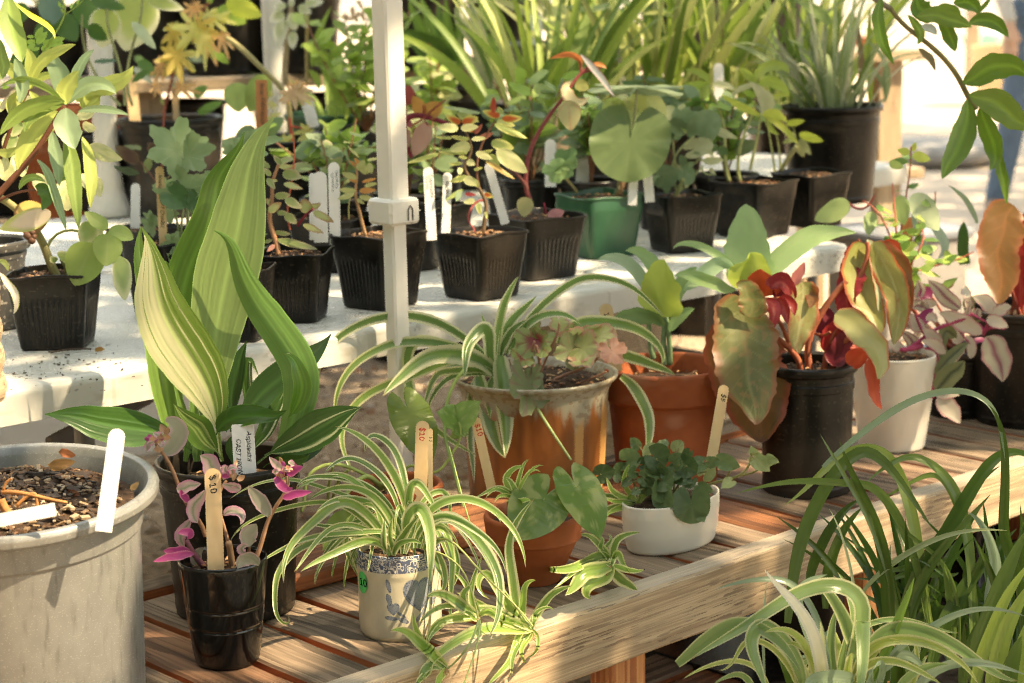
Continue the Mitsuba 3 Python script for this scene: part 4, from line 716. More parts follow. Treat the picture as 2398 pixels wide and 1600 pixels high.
for a_, w_, d_, ro in (([480, 640, 560, 440, 700, 335, 900, 330, 1080, 430, 1200, 580, 1250, 780], 64, 9, 14), ([500, 650, 560, 490, 700, 430, 900, 520, 1050, 650, 1120, 830], 62, 11, -16), ([520, 650, 620, 470, 750, 450, 950, 620, 1060, 850, 1065, 1080, 1000, 1250], 92, 13, 16), ([460, 600, 480, 400, 530, 385, 580, 480, 605, 650, 595, 905], 96, 12, 8),
    ([330, 700, 250, 612, 150, 600, 0, 655, -150, 730, -280, 810], 66, 12, 12), ([420, 650, 300, 545, 100, 545, -100, 560, -300, 610, -500, 710, -585, 765], 46, 10, -20), ([560, 660, 680, 520, 740, 640, 752, 800, 740, 1000, 748, 1190], 58, 7, 24), ([600, 670, 720, 590, 780, 700, 775, 850, 720, 960], 56, 5, -18), ([640, 670, 690, 770, 700, 900, 645, 965], 50, 6, 20), ([620, 660, 660, 780, 690, 880], 40, 9, 0),
    ([300, 690, 290, 560, 292, 455], 50, 8, 20), ([350, 700, 420, 560, 525, 430], 62, 6, -20), ([360, 700, 330, 540, 350, 440], 40, 7, 0), ([350, 690, 400, 620, 470, 600, 550, 625], 48, 9, 24), ([420, 690, 440, 520, 470, 440], 70, 4, 14), ([430, 690, 470, 560, 510, 470], 50, 5, -20), ([300, 650, 200, 480, 100, 400, -40, 310], 56, 4, 14), ([340, 640, 260, 440, 230, 380, 170, 350, 120, 380], 44, 3, -20), ([250, 640, 150, 540, 60, 520, -100, 500, -250, 480], 50, 6, 18), ([110, 640, 60, 560, 90, 700, 130, 860], 60, -3, 0), ([200, 600, 60, 500, 30, 620, 60, 740, 120, 860], 40, -2, 10), ([420, 640, 350, 480, 250, 330, 110, 245, -80, 250, -230, 330], 62, 5, 12)):
    SP.leaf(a_, w_, d_, ro, [G_SP, G_SP2][rng.integers(2)], 'strap', .3, 28, 11, d0=min(d_, 4), bsdf='leaf_gloss')
for (tx, ty) in ((190, 1180), (900, 980), (870, 850)):      # runners to the young plants
    pass
c(7)
for a_, w_, d_, ro in (([2650, 640, 2500, 420, 2323, 335, 2150, 450, 2000, 600, 1935, 740, 1930, 885], 76, 12, 14), ([2650, 660, 2323, 560, 2180, 600, 2050, 650, 1905, 800, 1870, 960, 1895, 1130, 1950, 1165, 1965, 1110], 56, 13, -14), ([2650, 620, 2450, 440, 2300, 352, 2090, 345, 1850, 400, 1650, 500, 1568, 605], 42, 9, 20), ([2700, 600, 2520, 300, 2323, 155, 2140, 180, 2010, 250], 50, 4, -18), ([2680, 640, 2420, 500, 2250, 520, 2080, 700, 2000, 812], 46, 11, 10)):
    SP.leaf(a_, w_, d_, ro, G_SP, 'strap', .3, 30, 11, d0=4, bsdf='leaf_gloss')
c(8)
for i in range(26):
    a_ = rng.uniform(0, 6.28); L_ = rng.uniform(250, 640); dx, up = math.cos(a_), rng.uniform(120, 330); x1 = 440 + dx * L_ * .55; x2 = 440 + dx * L_
    SP.leaf([430 + dx * 40, 660, 440 + dx * L_ * .25, 640 - up * .8, x1, 640 - up, x2, 640 - up * .45 + L_ * .25, x2 + dx * 60, 640 + L_ * .45][:rng.choice([8, 10])], rng.uniform(28, 48), [0, -5 * math.sin(a_) * L_ / 300], rng.uniform(-30, 30), [G_SP, G_SP2][rng.integers(2)], 'strap', .3, 24, 9, d0=0, bsdf='leaf_gloss')
c(8); SP.stem([520, 640, 700, 700, 820, 800, 900, 1000, 930, 1130], 16, [2, 8, 10, 11], (.33, .36, .12), 'runner'); SP.stem([540, 640, 740, 600, 900, 760, 1100, 960, 1300, 1180], 16, [2, 8, 11, 12], (.33, .36, .12), 'runner')
SP.stem([1290, 1200, 1150, 1000, 960, 700, 820, 300, 730, -40], 14, [12, 9, 0, -8], (.24, .32, .09), 'runner', d0=12)
# young plants hanging on runners
def plantlet(lab, cen, leaves, Z, pal=(G_SP, G_SPL), w=1.0, crp=8, roots=True):
    c(crp); key = thing('spider_plantlet', lab, 'plantlet', 'young spider plants on the bench edge'); del labels[key]['group']; P = Plant(key, Z); P.on_bench = True
    for l in leaves: P.leaf(list(cen) + list(l[0]), l[1] * w, l[2], l[3] if len(l) > 3 else rng.uniform(-25, 25), pal[rng.integers(len(pal))], 'strap', .35, 22, 11, d0=0, bsdf='leaf_gloss')
    if roots:
        for i in range(4): P.stem([cen[0], cen[1], cen[0] + rng.uniform(-25, 25), cen[1] + 40, cen[0] + rng.uniform(-40, 40), cen[1] + rng.uniform(50, 90)], 13, 1, (.36, .22, .10), 'root', .4)
    return P
plantlet('largest young spider plant, sprawling over the front rail beside the cream crock', (1290, 1200), [([1200, 1080, 1160, 850, 1130, 650, 1180, 480, 1310, 315], 80, 2), ([1200, 1130, 1080, 950, 980, 820, 935, 850, 1010, 1000], 80, 3), ([1150, 1130, 1000, 1070, 860, 1090, 700, 1160, 580, 1310], 76, 5), ([1180, 1210, 980, 1200, 780, 1290, 640, 1400, 550, 1568], 84, 6), ([1230, 1120, 1230, 1020, 1250, 900, 1290, 870, 1320, 870], 60, 3), ([1310, 1130, 1400, 1000, 1480, 940, 1565, 905], 70, 4), ([1310, 1120, 1330, 1080, 1400, 1050, 1438, 1075], 36, 4), ([1210, 1240, 1150, 1400, 1050, 1520, 990, 1600], 50, 6), ([1260, 1250, 1190, 1340, 1160, 1450, 1150, 1530], 44, 6), ([1280, 1250, 1230, 1320, 1230, 1390, 1255, 1435], 40, 6), ([1330, 1250, 1330, 1330, 1250, 1400], 30, 5), ([1200, 1170, 1050, 1100, 900, 1010, 780, 950], 70, 2), ([1180, 1180, 1050, 1160, 960, 1230], 50, 5)], depth(B(1.60, 1.53, .42)) - .015)
plantlet('young spider plant lying against the front of the cream crock', (940, 1110), [([850, 1060, 740, 990, 640, 965, 575, 985], 84, 3), ([840, 1030, 830, 960, 860, 920, 885, 880], 60, 2), ([900, 1060, 880, 980, 890, 880, 960, 690], 44, 0), ([860, 1070, 720, 1040, 600, 1090, 530, 1160], 50, 3), ([900, 1130, 860, 1090, 815, 1105], 40, 3), ([990, 1080, 1040, 1100, 1060, 1180], 60, 2), ([860, 1120, 680, 1150, 600, 1240, 580, 1320], 66, 4), ([880, 960, 790, 830, 730, 800], 40, -1)], depth(Cm) - .075)
plantlet('young spider plant drooping below the rail under the crock', (710, 1470), [([640, 1400, 540, 1300, 440, 1220, 330, 1212], 90, 3), ([660, 1410, 560, 1300, 500, 1180, 490, 1092], 62, 2), ([620, 1450, 560, 1480, 540, 1560], 70, 4), ([690, 1500, 660, 1560, 650, 1640], 50, 3), ([600, 1440, 580, 1500, 520, 1560, 545, 1600], 60, 5)], depth(B(1.42, 1.525, .42)))
SP.stem([930, 1140, 900, 1240, 830, 1360, 720, 1470], 17, [13, 15, 14], (.26, .32, .12), 'runner', d0=11); SP.stem([940, 1140, 930, 1260, 880, 1440, 820, 1600], 15, [13, 15, 16], (.26, .32, .12), 'runner', d0=11)
plantlet('young spider plant lying on the bench edge in front of the white oval planter', (1830, 770), [([1850, 680, 1870, 600, 1930, 560, 2030, 545], 66, 2), ([1800, 690, 1740, 620, 1680, 570, 1600, 570], 60, 1), ([1760, 700, 1620, 770, 1480, 800, 1335, 785], 70, 4), ([1740, 790, 1640, 830, 1580, 900, 1520, 970], 110, 5), ([1790, 850, 1700, 900, 1660, 950, 1695, 995], 100, 6), ([1870, 830, 1920, 870, 1970, 910, 2010, 935], 90, 6), ([1880, 690, 1900, 720, 1960, 820], 60, 4), ([1900, 780, 1960, 800, 2060, 795], 50, 4), ([1700, 740, 1560, 830, 1440, 925], 36, 5), ([1760, 640, 1770, 600, 1740, 560], 50, 1), ([1800, 640, 1830, 600, 1810, 550], 40, 0)], depth(onz(*q(1830, 800), ZB)) - .02)
plantlet('young spider plant hanging on the left edge of the white oval planter', (2010, 350), [([1960, 280, 1915, 210, 1930, 130, 1960, 75], 46, 2), ([1950, 320, 1860, 280, 1820, 220, 1800, 170], 50, 3), ([1930, 340, 1850, 330, 1790, 310], 46, 4), ([1940, 370, 1860, 390, 1800, 440], 50, 4), ([2040, 310, 2090, 270, 2150, 275, 2200, 310], 44, 3), ([2030, 300, 2050, 260, 2100, 240], 30, 2), ([1900, 360, 1820, 380, 1720, 490, 1715, 570], 50, 5), ([1890, 310, 1790, 290, 1720, 330, 1660, 480], 40, 2), ([1960, 300, 2000, 260, 1990, 230], 30, 3)], depth(onz(1480, 1290, ZB)))
c(8); SP_w = [2010, 370, 1960, 420, 1900, 540, 1850, 680]
plantlet('young spider plant in the small clay pot beside the heart shaped leaf', (1180, 330), [([1150, 250, 1120, 180, 1160, 120, 1250, 95], 56, 2), ([1190, 230, 1210, 150, 1240, 80, 1275, 45], 36, 2), ([1220, 220, 1260, 150, 1310, 100, 1375, 88], 30, 2), ([1160, 290, 1080, 240, 1000, 260, 905, 305], 40, 4), ([1150, 300, 1090, 290, 1040, 340], 36, 4), ([1130, 280, 1060, 250, 980, 310], 36, 4), ([1230, 200, 1300, 120, 1355, 135], 26, 3), ([1180, 260, 1150, 200, 1110, 170], 50, 2), ([1200, 330, 1230, 320, 1290, 330], 50, 4)], 2.42)
# small clay pot with a heart shaped leaf
C4, rb_, rt_, H_ = fit(1252, 1377, 122, 1243, 1233, 232, ZB)
def clay(key, Cc, rb, rt, H, band=.30, soil=.014, seed=0, wall=.006, chips=40):
    bz = H * (1 - band); rm = rb + (rt * .9 - rb) * bz / bz
    prof = [(.001, .003), (rb * .93, .003), (rb * .97, 0), (rb, .003), (rm - .0005, bz - .001), (rm + .004, bz + .0005), (rt - .003, bz + .004), (rt, H - .004), (rt - .002, H), (rt - wall, H), (rt - wall - .002, H - .004), (rm - wall, bz), (rb - wall, .012), (.001, .012)]
    add(key, 'pot', lathe(soften(prof, .0018), Cc[0], Cc[1], Cc[2], 'terracotta', 96, .003)); soil_disc(key, Cc[0], Cc[1], Cc[2] + H - soil, rt - wall - .004, seed, chips=chips)
key = thing('pothos', 'small clay pot holding a big glossy heart shaped pothos leaf', 'potted plant'); clay(key, C4, rb_, rt_, H_, .36, seed=11)
PO = Plant(key, depth(C4 + [0, 0, H_])); PO.on_bench = True; c(8)
marb = bplain((.12, .22, .04), (.20, .31, .06), mott=.55, edge=(.42, .46, .18))
PO.blade((1372, 318), (1165, 608), 1.0, 4, -8, marb, 'heart', .12, .012, 8, 64, label='large marbled heart shaped leaf', bsdf='leaf_gloss', d0=6)
PO.blade((1600, 235), (1772, 585), .72, 5, 26, marb, 'heart', .22, .01, 8, 64, bsdf='leaf_gloss', d0=5)
PO.stem([1400, 560, 1390, 420, 1375, 318], 24, 6, (.26, .33, .09)); PO.stem([1340, 500, 1440, 310, 1520, 255, 1600, 235], 30, 5, (.26, .33, .09)); PO.stem([1140, 440, 1140, 360, 1130, 330], 30, 2, (.3, .36, .12))
c(5); stick('wooden marker with a red price, tallest beside the small clay pot', (1000, 1700), (908, 1300), 66, PO.Z, 'stick_wood', 0, 1, (('$10', 8, -2.5, 6.5, 'ink_red'),), seed=6)
# clay pot with trailing pothos behind the crock
C5, rt_ = fit_rim(928, 1160, 228, ZB + .0255, .105); rb_ = rt_ * .68; H_ = .105
key = thing('trailing_pothos', 'clay pot half hidden behind the cream crock with thick trailing green stems', 'potted plant'); clay(key, C5, rb_, rt_, H_, .34, seed=12)
P5 = Plant(key, depth(C5 + [0, 0, H_])); crop(540, 800, 3.917); gs = (.30, .36, .10)
for a_, w_ in (([1400, 1400, 1340, 1290, 1260, 1240, 1190, 1260, 1060, 1400, 1000, 1500], 46), ([1390, 1380, 1290, 1260, 1150, 1180, 1000, 1130, 850, 1140, 720, 1230, 680, 1400, 650, 1560], 36), ([890, 1500, 905, 1300, 940, 1150], 26), ([930, 1500, 990, 1280, 1080, 1180], 26)): P5.stem(a_, w_, 6, gs, taper=.9, n=20)
P5.stem([1600, 1320, 1680, 1140, 1870, 1200, 2010, 1060, 2100, 900, 2090, 740], 30, 2, gs, n=20); P5.stem([1420, 1420, 1420, 1330, 1380, 1300], 60, 2, gs)
gl = bplain((.13, .20, .025), (.18, .26, .04)); P5.blade((1640, 660), (1860, 1140), .75, 2, 20, gl, 'heart', .1, .02, 7, 48, bsdf='leaf_gloss', d0=-1); P5.blade((2085, 745), (1900, 640), 1.0, 3, -40, bplain((.16, .26, .06), mott=.4, edge=(.4, .45, .2)), 'heart', .2, .03, 7, 48, bsdf='leaf_gloss', d0=1); P5.blade((2090, 745), (2290, 540), .9, 2, 30, bplain((.2, .3, .08), mott=.4, edge=(.4, .45, .2)), 'heart', .2, .03, 7, 48, bsdf='leaf_gloss', d0=1); P5.blade((2090, 700), (2100, 870), .9, -2, 10, gl, 'heart', .1, .02, 6, 40, bsdf='leaf_gloss', d0=-2)
c(8); P5.blade((180, 520), (-60, 640), .9, 5, 20, bplain((.22, .32, .06)), 'heart', .15, .02, 6, 40, d0=4); P5.blade((30, 480), (-130, 660), .8, 3, -20, bplain((.2, .3, .05)), 'heart', .15, .02, 6, 40, d0=2)
crop(540, 800, 3.917)
stick('wide wooden marker with a red price in the clay pot behind the crock', (1735, 1600), (1762, 727), 122, P5.Z, 'stick_wood', 5, 5, (('$10', 8, -3, 6.5, 'ink_red'),), seed=3)
stick('thin pale stick with a tiny black price beside the wide wooden marker', (1835, 1600), (1832, 798), 44, P5.Z - .02, 'stick_wood', 5, 5, (('$ 5', 10, -1.2, 3.2, 'ink_black'),), seed=9)
# rust glazed pot
C6, rb_, rt_, H_ = fit(1258, 1212, 322, 1268, 916, 388, ZB)
key = thing('glazed_pot_planter', 'tall rust and ash glazed pot with flared rim, spider plant and coral bells', 'potted plant')
RW = lambda z: rb_ + (rt_ * .885 - rb_) * (z / H_)
prof = [(.001, .004), (rb_ * .88, .004), (rb_ * .92, 0), (rb_, .004), (RW(.03), .03), (RW(H_ * .5), H_ * .5), (RW(H_ * .78), H_ * .78), (RW(H_ * .88) + .001, H_ * .88), (rt_ * .94, H_ * .95), (rt_ * .985, H_ - .006), (rt_, H_ - .002), (rt_ - .001, H_ + .0015), (rt_ - .005, H_ + .001), (rt_ * .90, H_ - .012), (RW(H_ * .7) - .009, H_ * .7), (RW(.03) - .009, .02), (.001, .02)]
add(key, 'pot', lathe(soften(prof, .002), C6[0], C6[1], C6[2], 'rust_glaze', 112, .005)); soil_disc(key, C6[0], C6[1], C6[2] + H_ - .014, rt_ * .885, 14, chips=160, chipc=((.36, .17, .07), (.2, .1, .05), (.5, .36, .2), (.1, .06, .04)))
GP = Plant(key, depth(C6 + [0, 0, H_])); c(5); ce = (1060, 985)
for a_, w_, d_, ro in (([1040, 970, 860, 780, 600, 640, 350, 612, 130, 660, -60, 790, -150, 950, -195, 1115], 84, 8, 18), ([1050, 980, 900, 880, 750, 820, 500, 790, 300, 820, 100, 930, 0, 1060, -40, 1200, -35, 1360], 72, 9, -16), ([1040, 1000, 900, 890, 700, 865, 480, 960, 280, 1155], 140, 12, 14), ([1050, 985, 800, 905, 500, 1000, 250, 1100, 80, 1230, 0, 1420, 40, 1600, 80, 1680], 70, 10, 10), ([1060, 880, 1065, 700, 1120, 500, 1205, 338], 72, 4, 10), ([1070, 890, 1150, 650, 1230, 560, 1325, 475], 80, 2, -18), ([1080, 890, 1150, 720, 1255, 640], 66, 4, 20), ([1040, 870, 990, 720, 950, 590], 44, 4, -10), ([1030, 940, 1000, 760, 970, 690, 900, 740, 850, 880, 832, 1030], 104, 13, 12),
    ([1120, 870, 1250, 660, 1400, 500, 1600, 362, 1750, 342, 1950, 400, 2100, 520, 2205, 622], 64, 6, -18), ([1150, 860, 1280, 655, 1430, 592, 1550, 612, 1625, 672], 66, 5, 14), ([1080, 880, 1090, 1000, 1120, 1250, 1110, 1570], 140, 12, 6), ([930, 1020, 960, 1150, 1010, 1350, 1120, 1580], 136, 10, -8), ([920, 1030, 880, 1150, 870, 1330, 880, 1500, 900, 1750], 80, 7, 30), ([1030, 1030, 1000, 1150, 1010, 1310], 66, 9, 14),
    ([840, 850, 700, 800, 560, 770, 480, 800, 448, 900, 455, 1060, 520, 1250, 700, 1430, 925, 1562], 84, 8, 10), ([1030, 1010, 900, 975, 750, 980, 650, 1010, 580, 1150, 545, 1245], 60, 6, 10), ([1040, 1020, 880, 1000, 720, 1040, 620, 1150, 580, 1300], 50, 5, -14), ([1040, 960, 930, 870, 830, 850, 700, 830], 90, 3, 16), ([1060, 990, 980, 900, 900, 905, 850, 930], 60, 6, 0), ([1020, 990, 900, 940, 700, 960], 50, 2, -20)):
    GP.leaf(a_, w_, d_, ro, [G_SP, G_SP2, G_SP][rng.integers(3)], 'strap', .28, 32, 11, d0=min(d_, 5) if d_ > 6 else 3, name='spider_leaf', bsdf='leaf_gloss')
for a_, w_, d_, ro, b0_ in (([1480, 800, 1560, 690, 1700, 650, 1900, 662, 2080, 740, 2180, 860, 2172, 945], 92, 3, 14, 0), ([1700, 840, 1900, 862, 2100, 930, 2270, 1010], 90, 3, -12, 1), ([1900, 1020, 1980, 1090, 2040, 1180, 2085, 1320, 2090, 1440, 2070, 1580], 90, 14, 10, 6)):
    GP.leaf(a_, w_, d_, ro, G_SP, 'strap', .28, 30, 11, d0=b0_, name='spider_leaf', bsdf='leaf_gloss')
hc = bplain((.20, .26, .08), (.30, .35, .12), vein=(.25, .07, .06), mid=(.24, .05, .05)); hl = bplain((.36, .42, .14), (.48, .50, .22), edge=(.50, .28, .20), vein=(.42, .40, .22)); hd = bplain((.22, .24, .12), (.16, .20, .08), vein=(.22, .10, .09))
for a_, t_, w_, p_, d_, ro in (((1310, 780), (1210, 900), .9, hc, 4, -10), ((1340, 770), (1400, 720), .9, hc, 4, 20), ((1290, 800), (1230, 740), .8, hc, 3, 20), ((1480, 660), (1490, 740), .9, hl, 2, 0), ((1600, 780), (1740, 760), 1.0, hl, 3, -30), ((1640, 830), (1760, 850), 1.0, hl, 5, 20), ((1560, 840), (1440, 880), 1.0, hd, 4, 10), ((1700, 720), (1860, 700), .7, hl, 2, -50), ((1760, 740), (1880, 750), .7, hl, 4, 30), ((1650, 900), (1700, 950), 1.0, hl, 6, 20), ((1270, 1060), (1340, 1100), .9, hd, 8, 10), ((1260, 1090), (1260, 1300), .62, hd, 10, 30), ((1840, 850), (1900, 940), .6, bplain((.5, .3, .2), (.45, .2, .12)), 8, 10), ((1540, 720), (1640, 690), .8, hl, 0, -30), ((1720, 820), (1650, 760), .9, hl, 3, 10), ((1230, 880), (1200, 960), .8, hc, 5, 10)):
    GP.blade(a_, t_, w_, d_ * .4, ro, p_, 'heuchera', .2, .05, 6, 54, name='coral_bells_leaf', d0=d_)
for a_, w_ in (([1340, 1080, 1350, 960, 1320, 810], 30), ([1350, 1060, 1390, 900, 1470, 720, 1480, 660], 20), ([1370, 1110, 1500, 1020, 1650, 960, 1740, 900], 26), ([1390, 1110, 1600, 1070, 1800, 990], 20), ([1360, 1090, 1300, 940, 1310, 780], 22), ([1300, 1120, 1180, 1000, 1140, 900], 12)): GP.stem(a_, w_, 6, (.40, .22, .15), 'leaf_stalk')
GP.stem([1300, 1190, 1400, 1350, 1560, 1590], 24, [10, 13, 14], (.26, .32, .12), 'runner', d0=9); GP.stem([1600, 1640, 1680, 1760, 1800, 1860], 14, [14, 13, 10], (.4, .25, .12), 'runner', d0=14); GP.stem([830, 980, 730, 1150, 700, 1400, 740, 1580, 800, 1800, 900, 2200], 26, [7, 8, 9, 9], (.24, .34, .10), 'runner', d0=5, n=20)
# large clay pot with ginger lily leaves
C7, rb_, rt_, H_ = fit(1562, 1165, 236, 1562, 884, 300, ZB)
key = thing('ginger_lily', 'large clay pot with broad pale green upright leaves, behind the white oval planter', 'potted plant'); clay(key, C7, rb_, rt_, H_, .27, soil=.03, seed=15, wall=.008, chips=70)
GL = Plant(key, depth(C7 + [0, 0, H_])); c(6); pgn = plain((.22, .34, .13), (.30, .42, .18), amt=.08); pyl = plain((.36, .46, .06), (.42, .50, .12), amt=.05)
GL.leaf([450, 420, 440, 250, 430, 60, 425, -150], 300, -3, 6, pgn, 'begonia', .12, 22, 13, .004, d0=0, label='broad upright pale green leaf'); GL.leaf([440, 430, 450, 330, 470, 240, 450, 180], 280, 4, 0, pyl, 'ovate', .5, 20, 13, .01, d0=2)
GL.leaf([420, 420, 600, 285, 800, 120, 950, 52, 1180, 45], 170, -2, 20, pgn, 'lance', .3, 26, 11, .0, d0=0); GL.leaf([400, 400, 300, 250, 150, 150, 0, 118, -70, 155], 66, 2, -14, pgn, 'strap', .3, 22, 9, d0=0); GL.leaf([360, 430, 230, 400, 60, 330, -60, 340], 100, 5, 10, pgn, 'lance', .3, 20, 9, d0=2); GL.leaf([350, 300, 250, 250, 120, 330, 0, 440], 120, 3, 20, plain((.24, .34, .2)), 'lance', .3, 20, 9, d0=2)
c(5)
GL.leaf([2190, 620, 2185, 480, 2170, 350, 2190, 225], 280, 6, 10, pyl, 'begonia', .35, 20, 13, .012, d0=2, label='yellow green folded leaf with torn tip'); GL.leaf([2170, 560, 2080, 400, 1970, 260, 1840, 205, 1740, 232], 100, 5, 20, plain((.28, .38, .24)), 'lance', .4, 22, 9, d0=2); GL.leaf([2180, 480, 2130, 300, 2040, 190, 1930, 168], 110, 1, -20, pgn, 'lance', .4, 22, 9, d0=0); GL.leaf([2200, 680, 2080, 610, 1950, 600, 1840, 640], 120, 7, 20, plain((.14, .22, .08)), 'lance', .3, 20, 9, d0=3); GL.leaf([2200, 620, 2260, 480, 2340, 350, 2420, 280], 110, 2, 10, pgn, 'lance', .4, 20, 9, d0=1); GL.leaf([2230, 720, 2290, 620, 2400, 560], 90, 3, -10, plain((.16, .25, .1)), 'lance', .4, 16, 9, d0=2)
for a_ in ([2200, 940, 2190, 760, 2200, 600, 2200, 480], [2230, 940, 2230, 800, 2210, 620], [2120, 900, 2090, 700, 2095, 560]): GL.stem(a_, 44, 2, (.20, .30, .14), taper=.6)
c(5); stick('wooden marker leaning behind the rust glazed pot', (1850, 900), (1792, 527), 92, GL.Z + .02, 'stick_wood', 0, 0, (('1', 14, -3, 7, 'ink_black'),), seed=5)
# white oval planter with violets
P_ = onz(1572, 1300, ZB); h = horiz(P_.copy()); C8 = P_ + h * .052; Zv = depth(C8); H_ = 118 / FPX * Zv
key = thing('violet', 'dark green violets with scalloped leaves in a low white oval planter', 'potted plant')
ro = math.atan2(BB[1], BB[0]); a8 = 112 / FPX * Zv / .80
prof = [(.001, .004), (a8 * .80, .004), (a8 * .83, 0), (a8 * .90, .003), (a8 * .97, H_ * .35), (a8, H_ * .75), (a8 * .995, H_ - .002), (a8 * .98, H_), (a8 * .955, H_ - .001), (a8 * .94, H_ - .006), (a8 * .9, .012), (.001, .012)]
add(key, 'planter', lathe(soften(prof, .0025), C8[0], C8[1], C8[2], 'white_ceramic', 112, 0, ro, 1.0, .62)); soil_disc(key, C8[0], C8[1], C8[2] + H_ - .010, a8 * .60, 17, 1.5, ro, chips=40)
VI = Plant(key, depth(C8 + [0, 0, H_])); c(8); vg = bplain((.095, .15, .055), (.15, .21, .085), vein=(.17, .22, .09), amt=.2); vd = bplain((.06, .105, .035), (.09, .14, .05), vein=(.11, .15, .06), amt=.2); vl = bplain((.26, .32, .13), (.33, .38, .17), vein=(.38, .42, .22))
vio = [(1760, 150, 1880, 110, 2), (1960, 50, 2060, 20, 3), (2010, -50, 1950, -110, -1), (2140, 40, 2240, 110, 5), (2060, 170, 2180, 200, 6), (2190, 200, 2260, 250, 7), (2090, 230, 2010, 290, 6), (2200, 310, 2230, 430, 9), (1950, 200, 1880, 230, 5), (1900, 120, 1850, 60, 2), (2260, 60, 2380, 20, 3), (2120, 120, 2030, 110, 5), (2300, 180, 2400, 210, 6), (2380, 350, 2400, 540, 9), (2440, 420, 2470, 480, 9), (2350, 90, 2440, 150, 6), (2450, 240, 2540, 270, 7), (2290, -30, 2330, -90, -2), (2180, -40, 2210, -110, -2), (2480, 130, 2540, 60, 2), (2500, 60, 2600, 70, 4), (2060, 80, 2130, 70, 4), (2330, 280, 2280, 330, 8), (2150, 270, 2120, 330, 8), (1990, 130, 1940, 160, 6), (2240, 160, 2320, 120, 6), (2420, 60, 2480, 20, 2), (2100, -20, 2060, -60, 0), (2010, 260, 1960, 290, 7), (2370, 200, 2340, 260, 7), (2180, 100, 2160, 160, 7), (2440, 330, 2520, 350, 6), (2300, 80, 2260, 130, 7), (2360, 10, 2340, 60, 5), (1880, 180, 1850, 130, 4)]
for i, (ax_, ay_, bx_, by_, d_) in enumerate(vio):
    p_ = vl if (by_ < 20 or bx_ > 2520) and i % 2 else (vg if i % 3 else vd); s_ = (1.0 if by_ > 400 else 1.0) * (.66 if i % 2 else .85)
    VI.blade((ax_, ay_), (ax_ + (bx_ - ax_) * s_, ay_ + (by_ - ay_) * s_), 1.12, rng.uniform(-1, 1.5), rng.uniform(-35, 35), p_, 'kidney' if i % 2 else 'heart', .25, .03, 5, 44, d0=d_ * .6); VI.stem([2200 + (ax_ - 2200) * .45, 330, (2200 + ax_) / 2, (ay_ + 250) / 2, ax_, ay_], 14, d_ * .6, (.26, .24, .10), 'leaf_stalk', d0=0)
c(9)
for (x_, y_, a_, b_) in ((270, 60, 390, 100), (500, 50, 590, 130), (590, 40, 650, 70), (480, 0, 460, -40), (320, 200, 260, 240), (120, 90, 60, 130), (560, 60, 640, 50)): VI.blade((x_, y_), (a_, b_), .9, 1, rng.uniform(-40, 40), vl if x_ > 300 else vg, 'heart', .3, .03, 5, 36, d0=3)
VI.stem([100, 260, 270, 190, 390, 150, 470, 0], 22, 3, (.30, .28, .10)); VI.stem([390, 155, 520, 110, 560, 60], 16, 3, (.30, .28, .10)); VI.stem([270, 190, 320, 110, 300, 70], 14, 3, (.3, .28, .1))
c(6); stick('slim pale marker with a black price standing in the white oval planter', (190, 1600), (280, 1080), 72, VI.Z + .02, 'stick_wood', 0, 0, (('$5', 12, -2, 6, 'ink_black'),), seed=7)
# begonia
C9, rb_, rt_, H_ = fit(1888, 1172, 208, 1915, 868, 232, ZB)
BE = puff('begonia', 'red and olive begonia with long drooping leaves in a black nursery pot', 'potted plant', C9, rb_, rt_, H_, soil=.02, seed=9, seg=96); c(6)
ol = plain((.10, .12, .03), (.20, .205, .07), amt=.05, edge=(.24, .11, .04), tipc=(.16, .07, .03), pin=(.24, .24, .09), spots=(.26, .17, .06)); ob = plain((.20, .075, .018), (.13, .09, .025), amt=.1, pin=(.25, .10, .03), spots=(.10, .06, .02), edge=(.28, .07, .03), tipc=(.12, .05, .03)); rd = plain((.34, .028, .022), (.22, .015, .022), amt=.15, pin=(.40, .07, .05)); ro_ = plain((.50, .10, .03), (.42, .05, .025), amt=.1); yg = plain((.30, .31, .10), (.22, .20, .055), amt=.1, edge=(.36, .09, .035), pin=(.36, .36, .15), spots=(.30, .13, .04)); dr_ = plain((.20, .02, .03), (.14, .02, .03), amt=.1)
BE.leaf([560, 620, 430, 900, 480, 1200, 530, 1472], 520, 7, 6, ob, 'begonia', .12, 64, 33, .02, d0=2, label='rust brown begonia leaf hanging behind'); BE.leaf([440, 500, 395, 640, 400, 800, 440, 980, 475, 1150, 495, 1350], 440, 14, 10, ol, 'begonia', .16, 72, 37, .02, d0=8, label='largest olive begonia leaf hanging over the rim'); BE.leaf([450, 620, 460, 520, 430, 440, 360, 392], 190, 11, -15, ol, 'begonia', .28, 40, 19, .045, d0=10)
BE.leaf([550, 480, 540, 420, 530, 360, 525, 290], 230, 2, 10, ro_, 'begonia', .3, 18, 15, .04, d0=0); BE.leaf([560, 500, 620, 560, 610, 640, 585, 725], 86, 8, 20, rd, 'ovate', .3, 18, 9, .02, d0=5); BE.leaf([640, 490, 680, 540, 710, 665], 80, 7, -20, rd, 'ovate', .3, 16, 9, .02, d0=5); BE.leaf([660, 480, 730, 520, 755, 610], 70, 5, 10, rd, 'ovate', .3, 16, 9, .02, d0=4); BE.leaf([640, 500, 660, 420, 690, 390, 740, 480], 90, 2, 10, dr_, 'ovate', .3, 16, 9, .02, d0=1); BE.leaf([520, 540, 400, 520, 310, 480, 330, 460], 70, 3, 10, rd, 'ovate', .3, 14, 9, .02, d0=2)
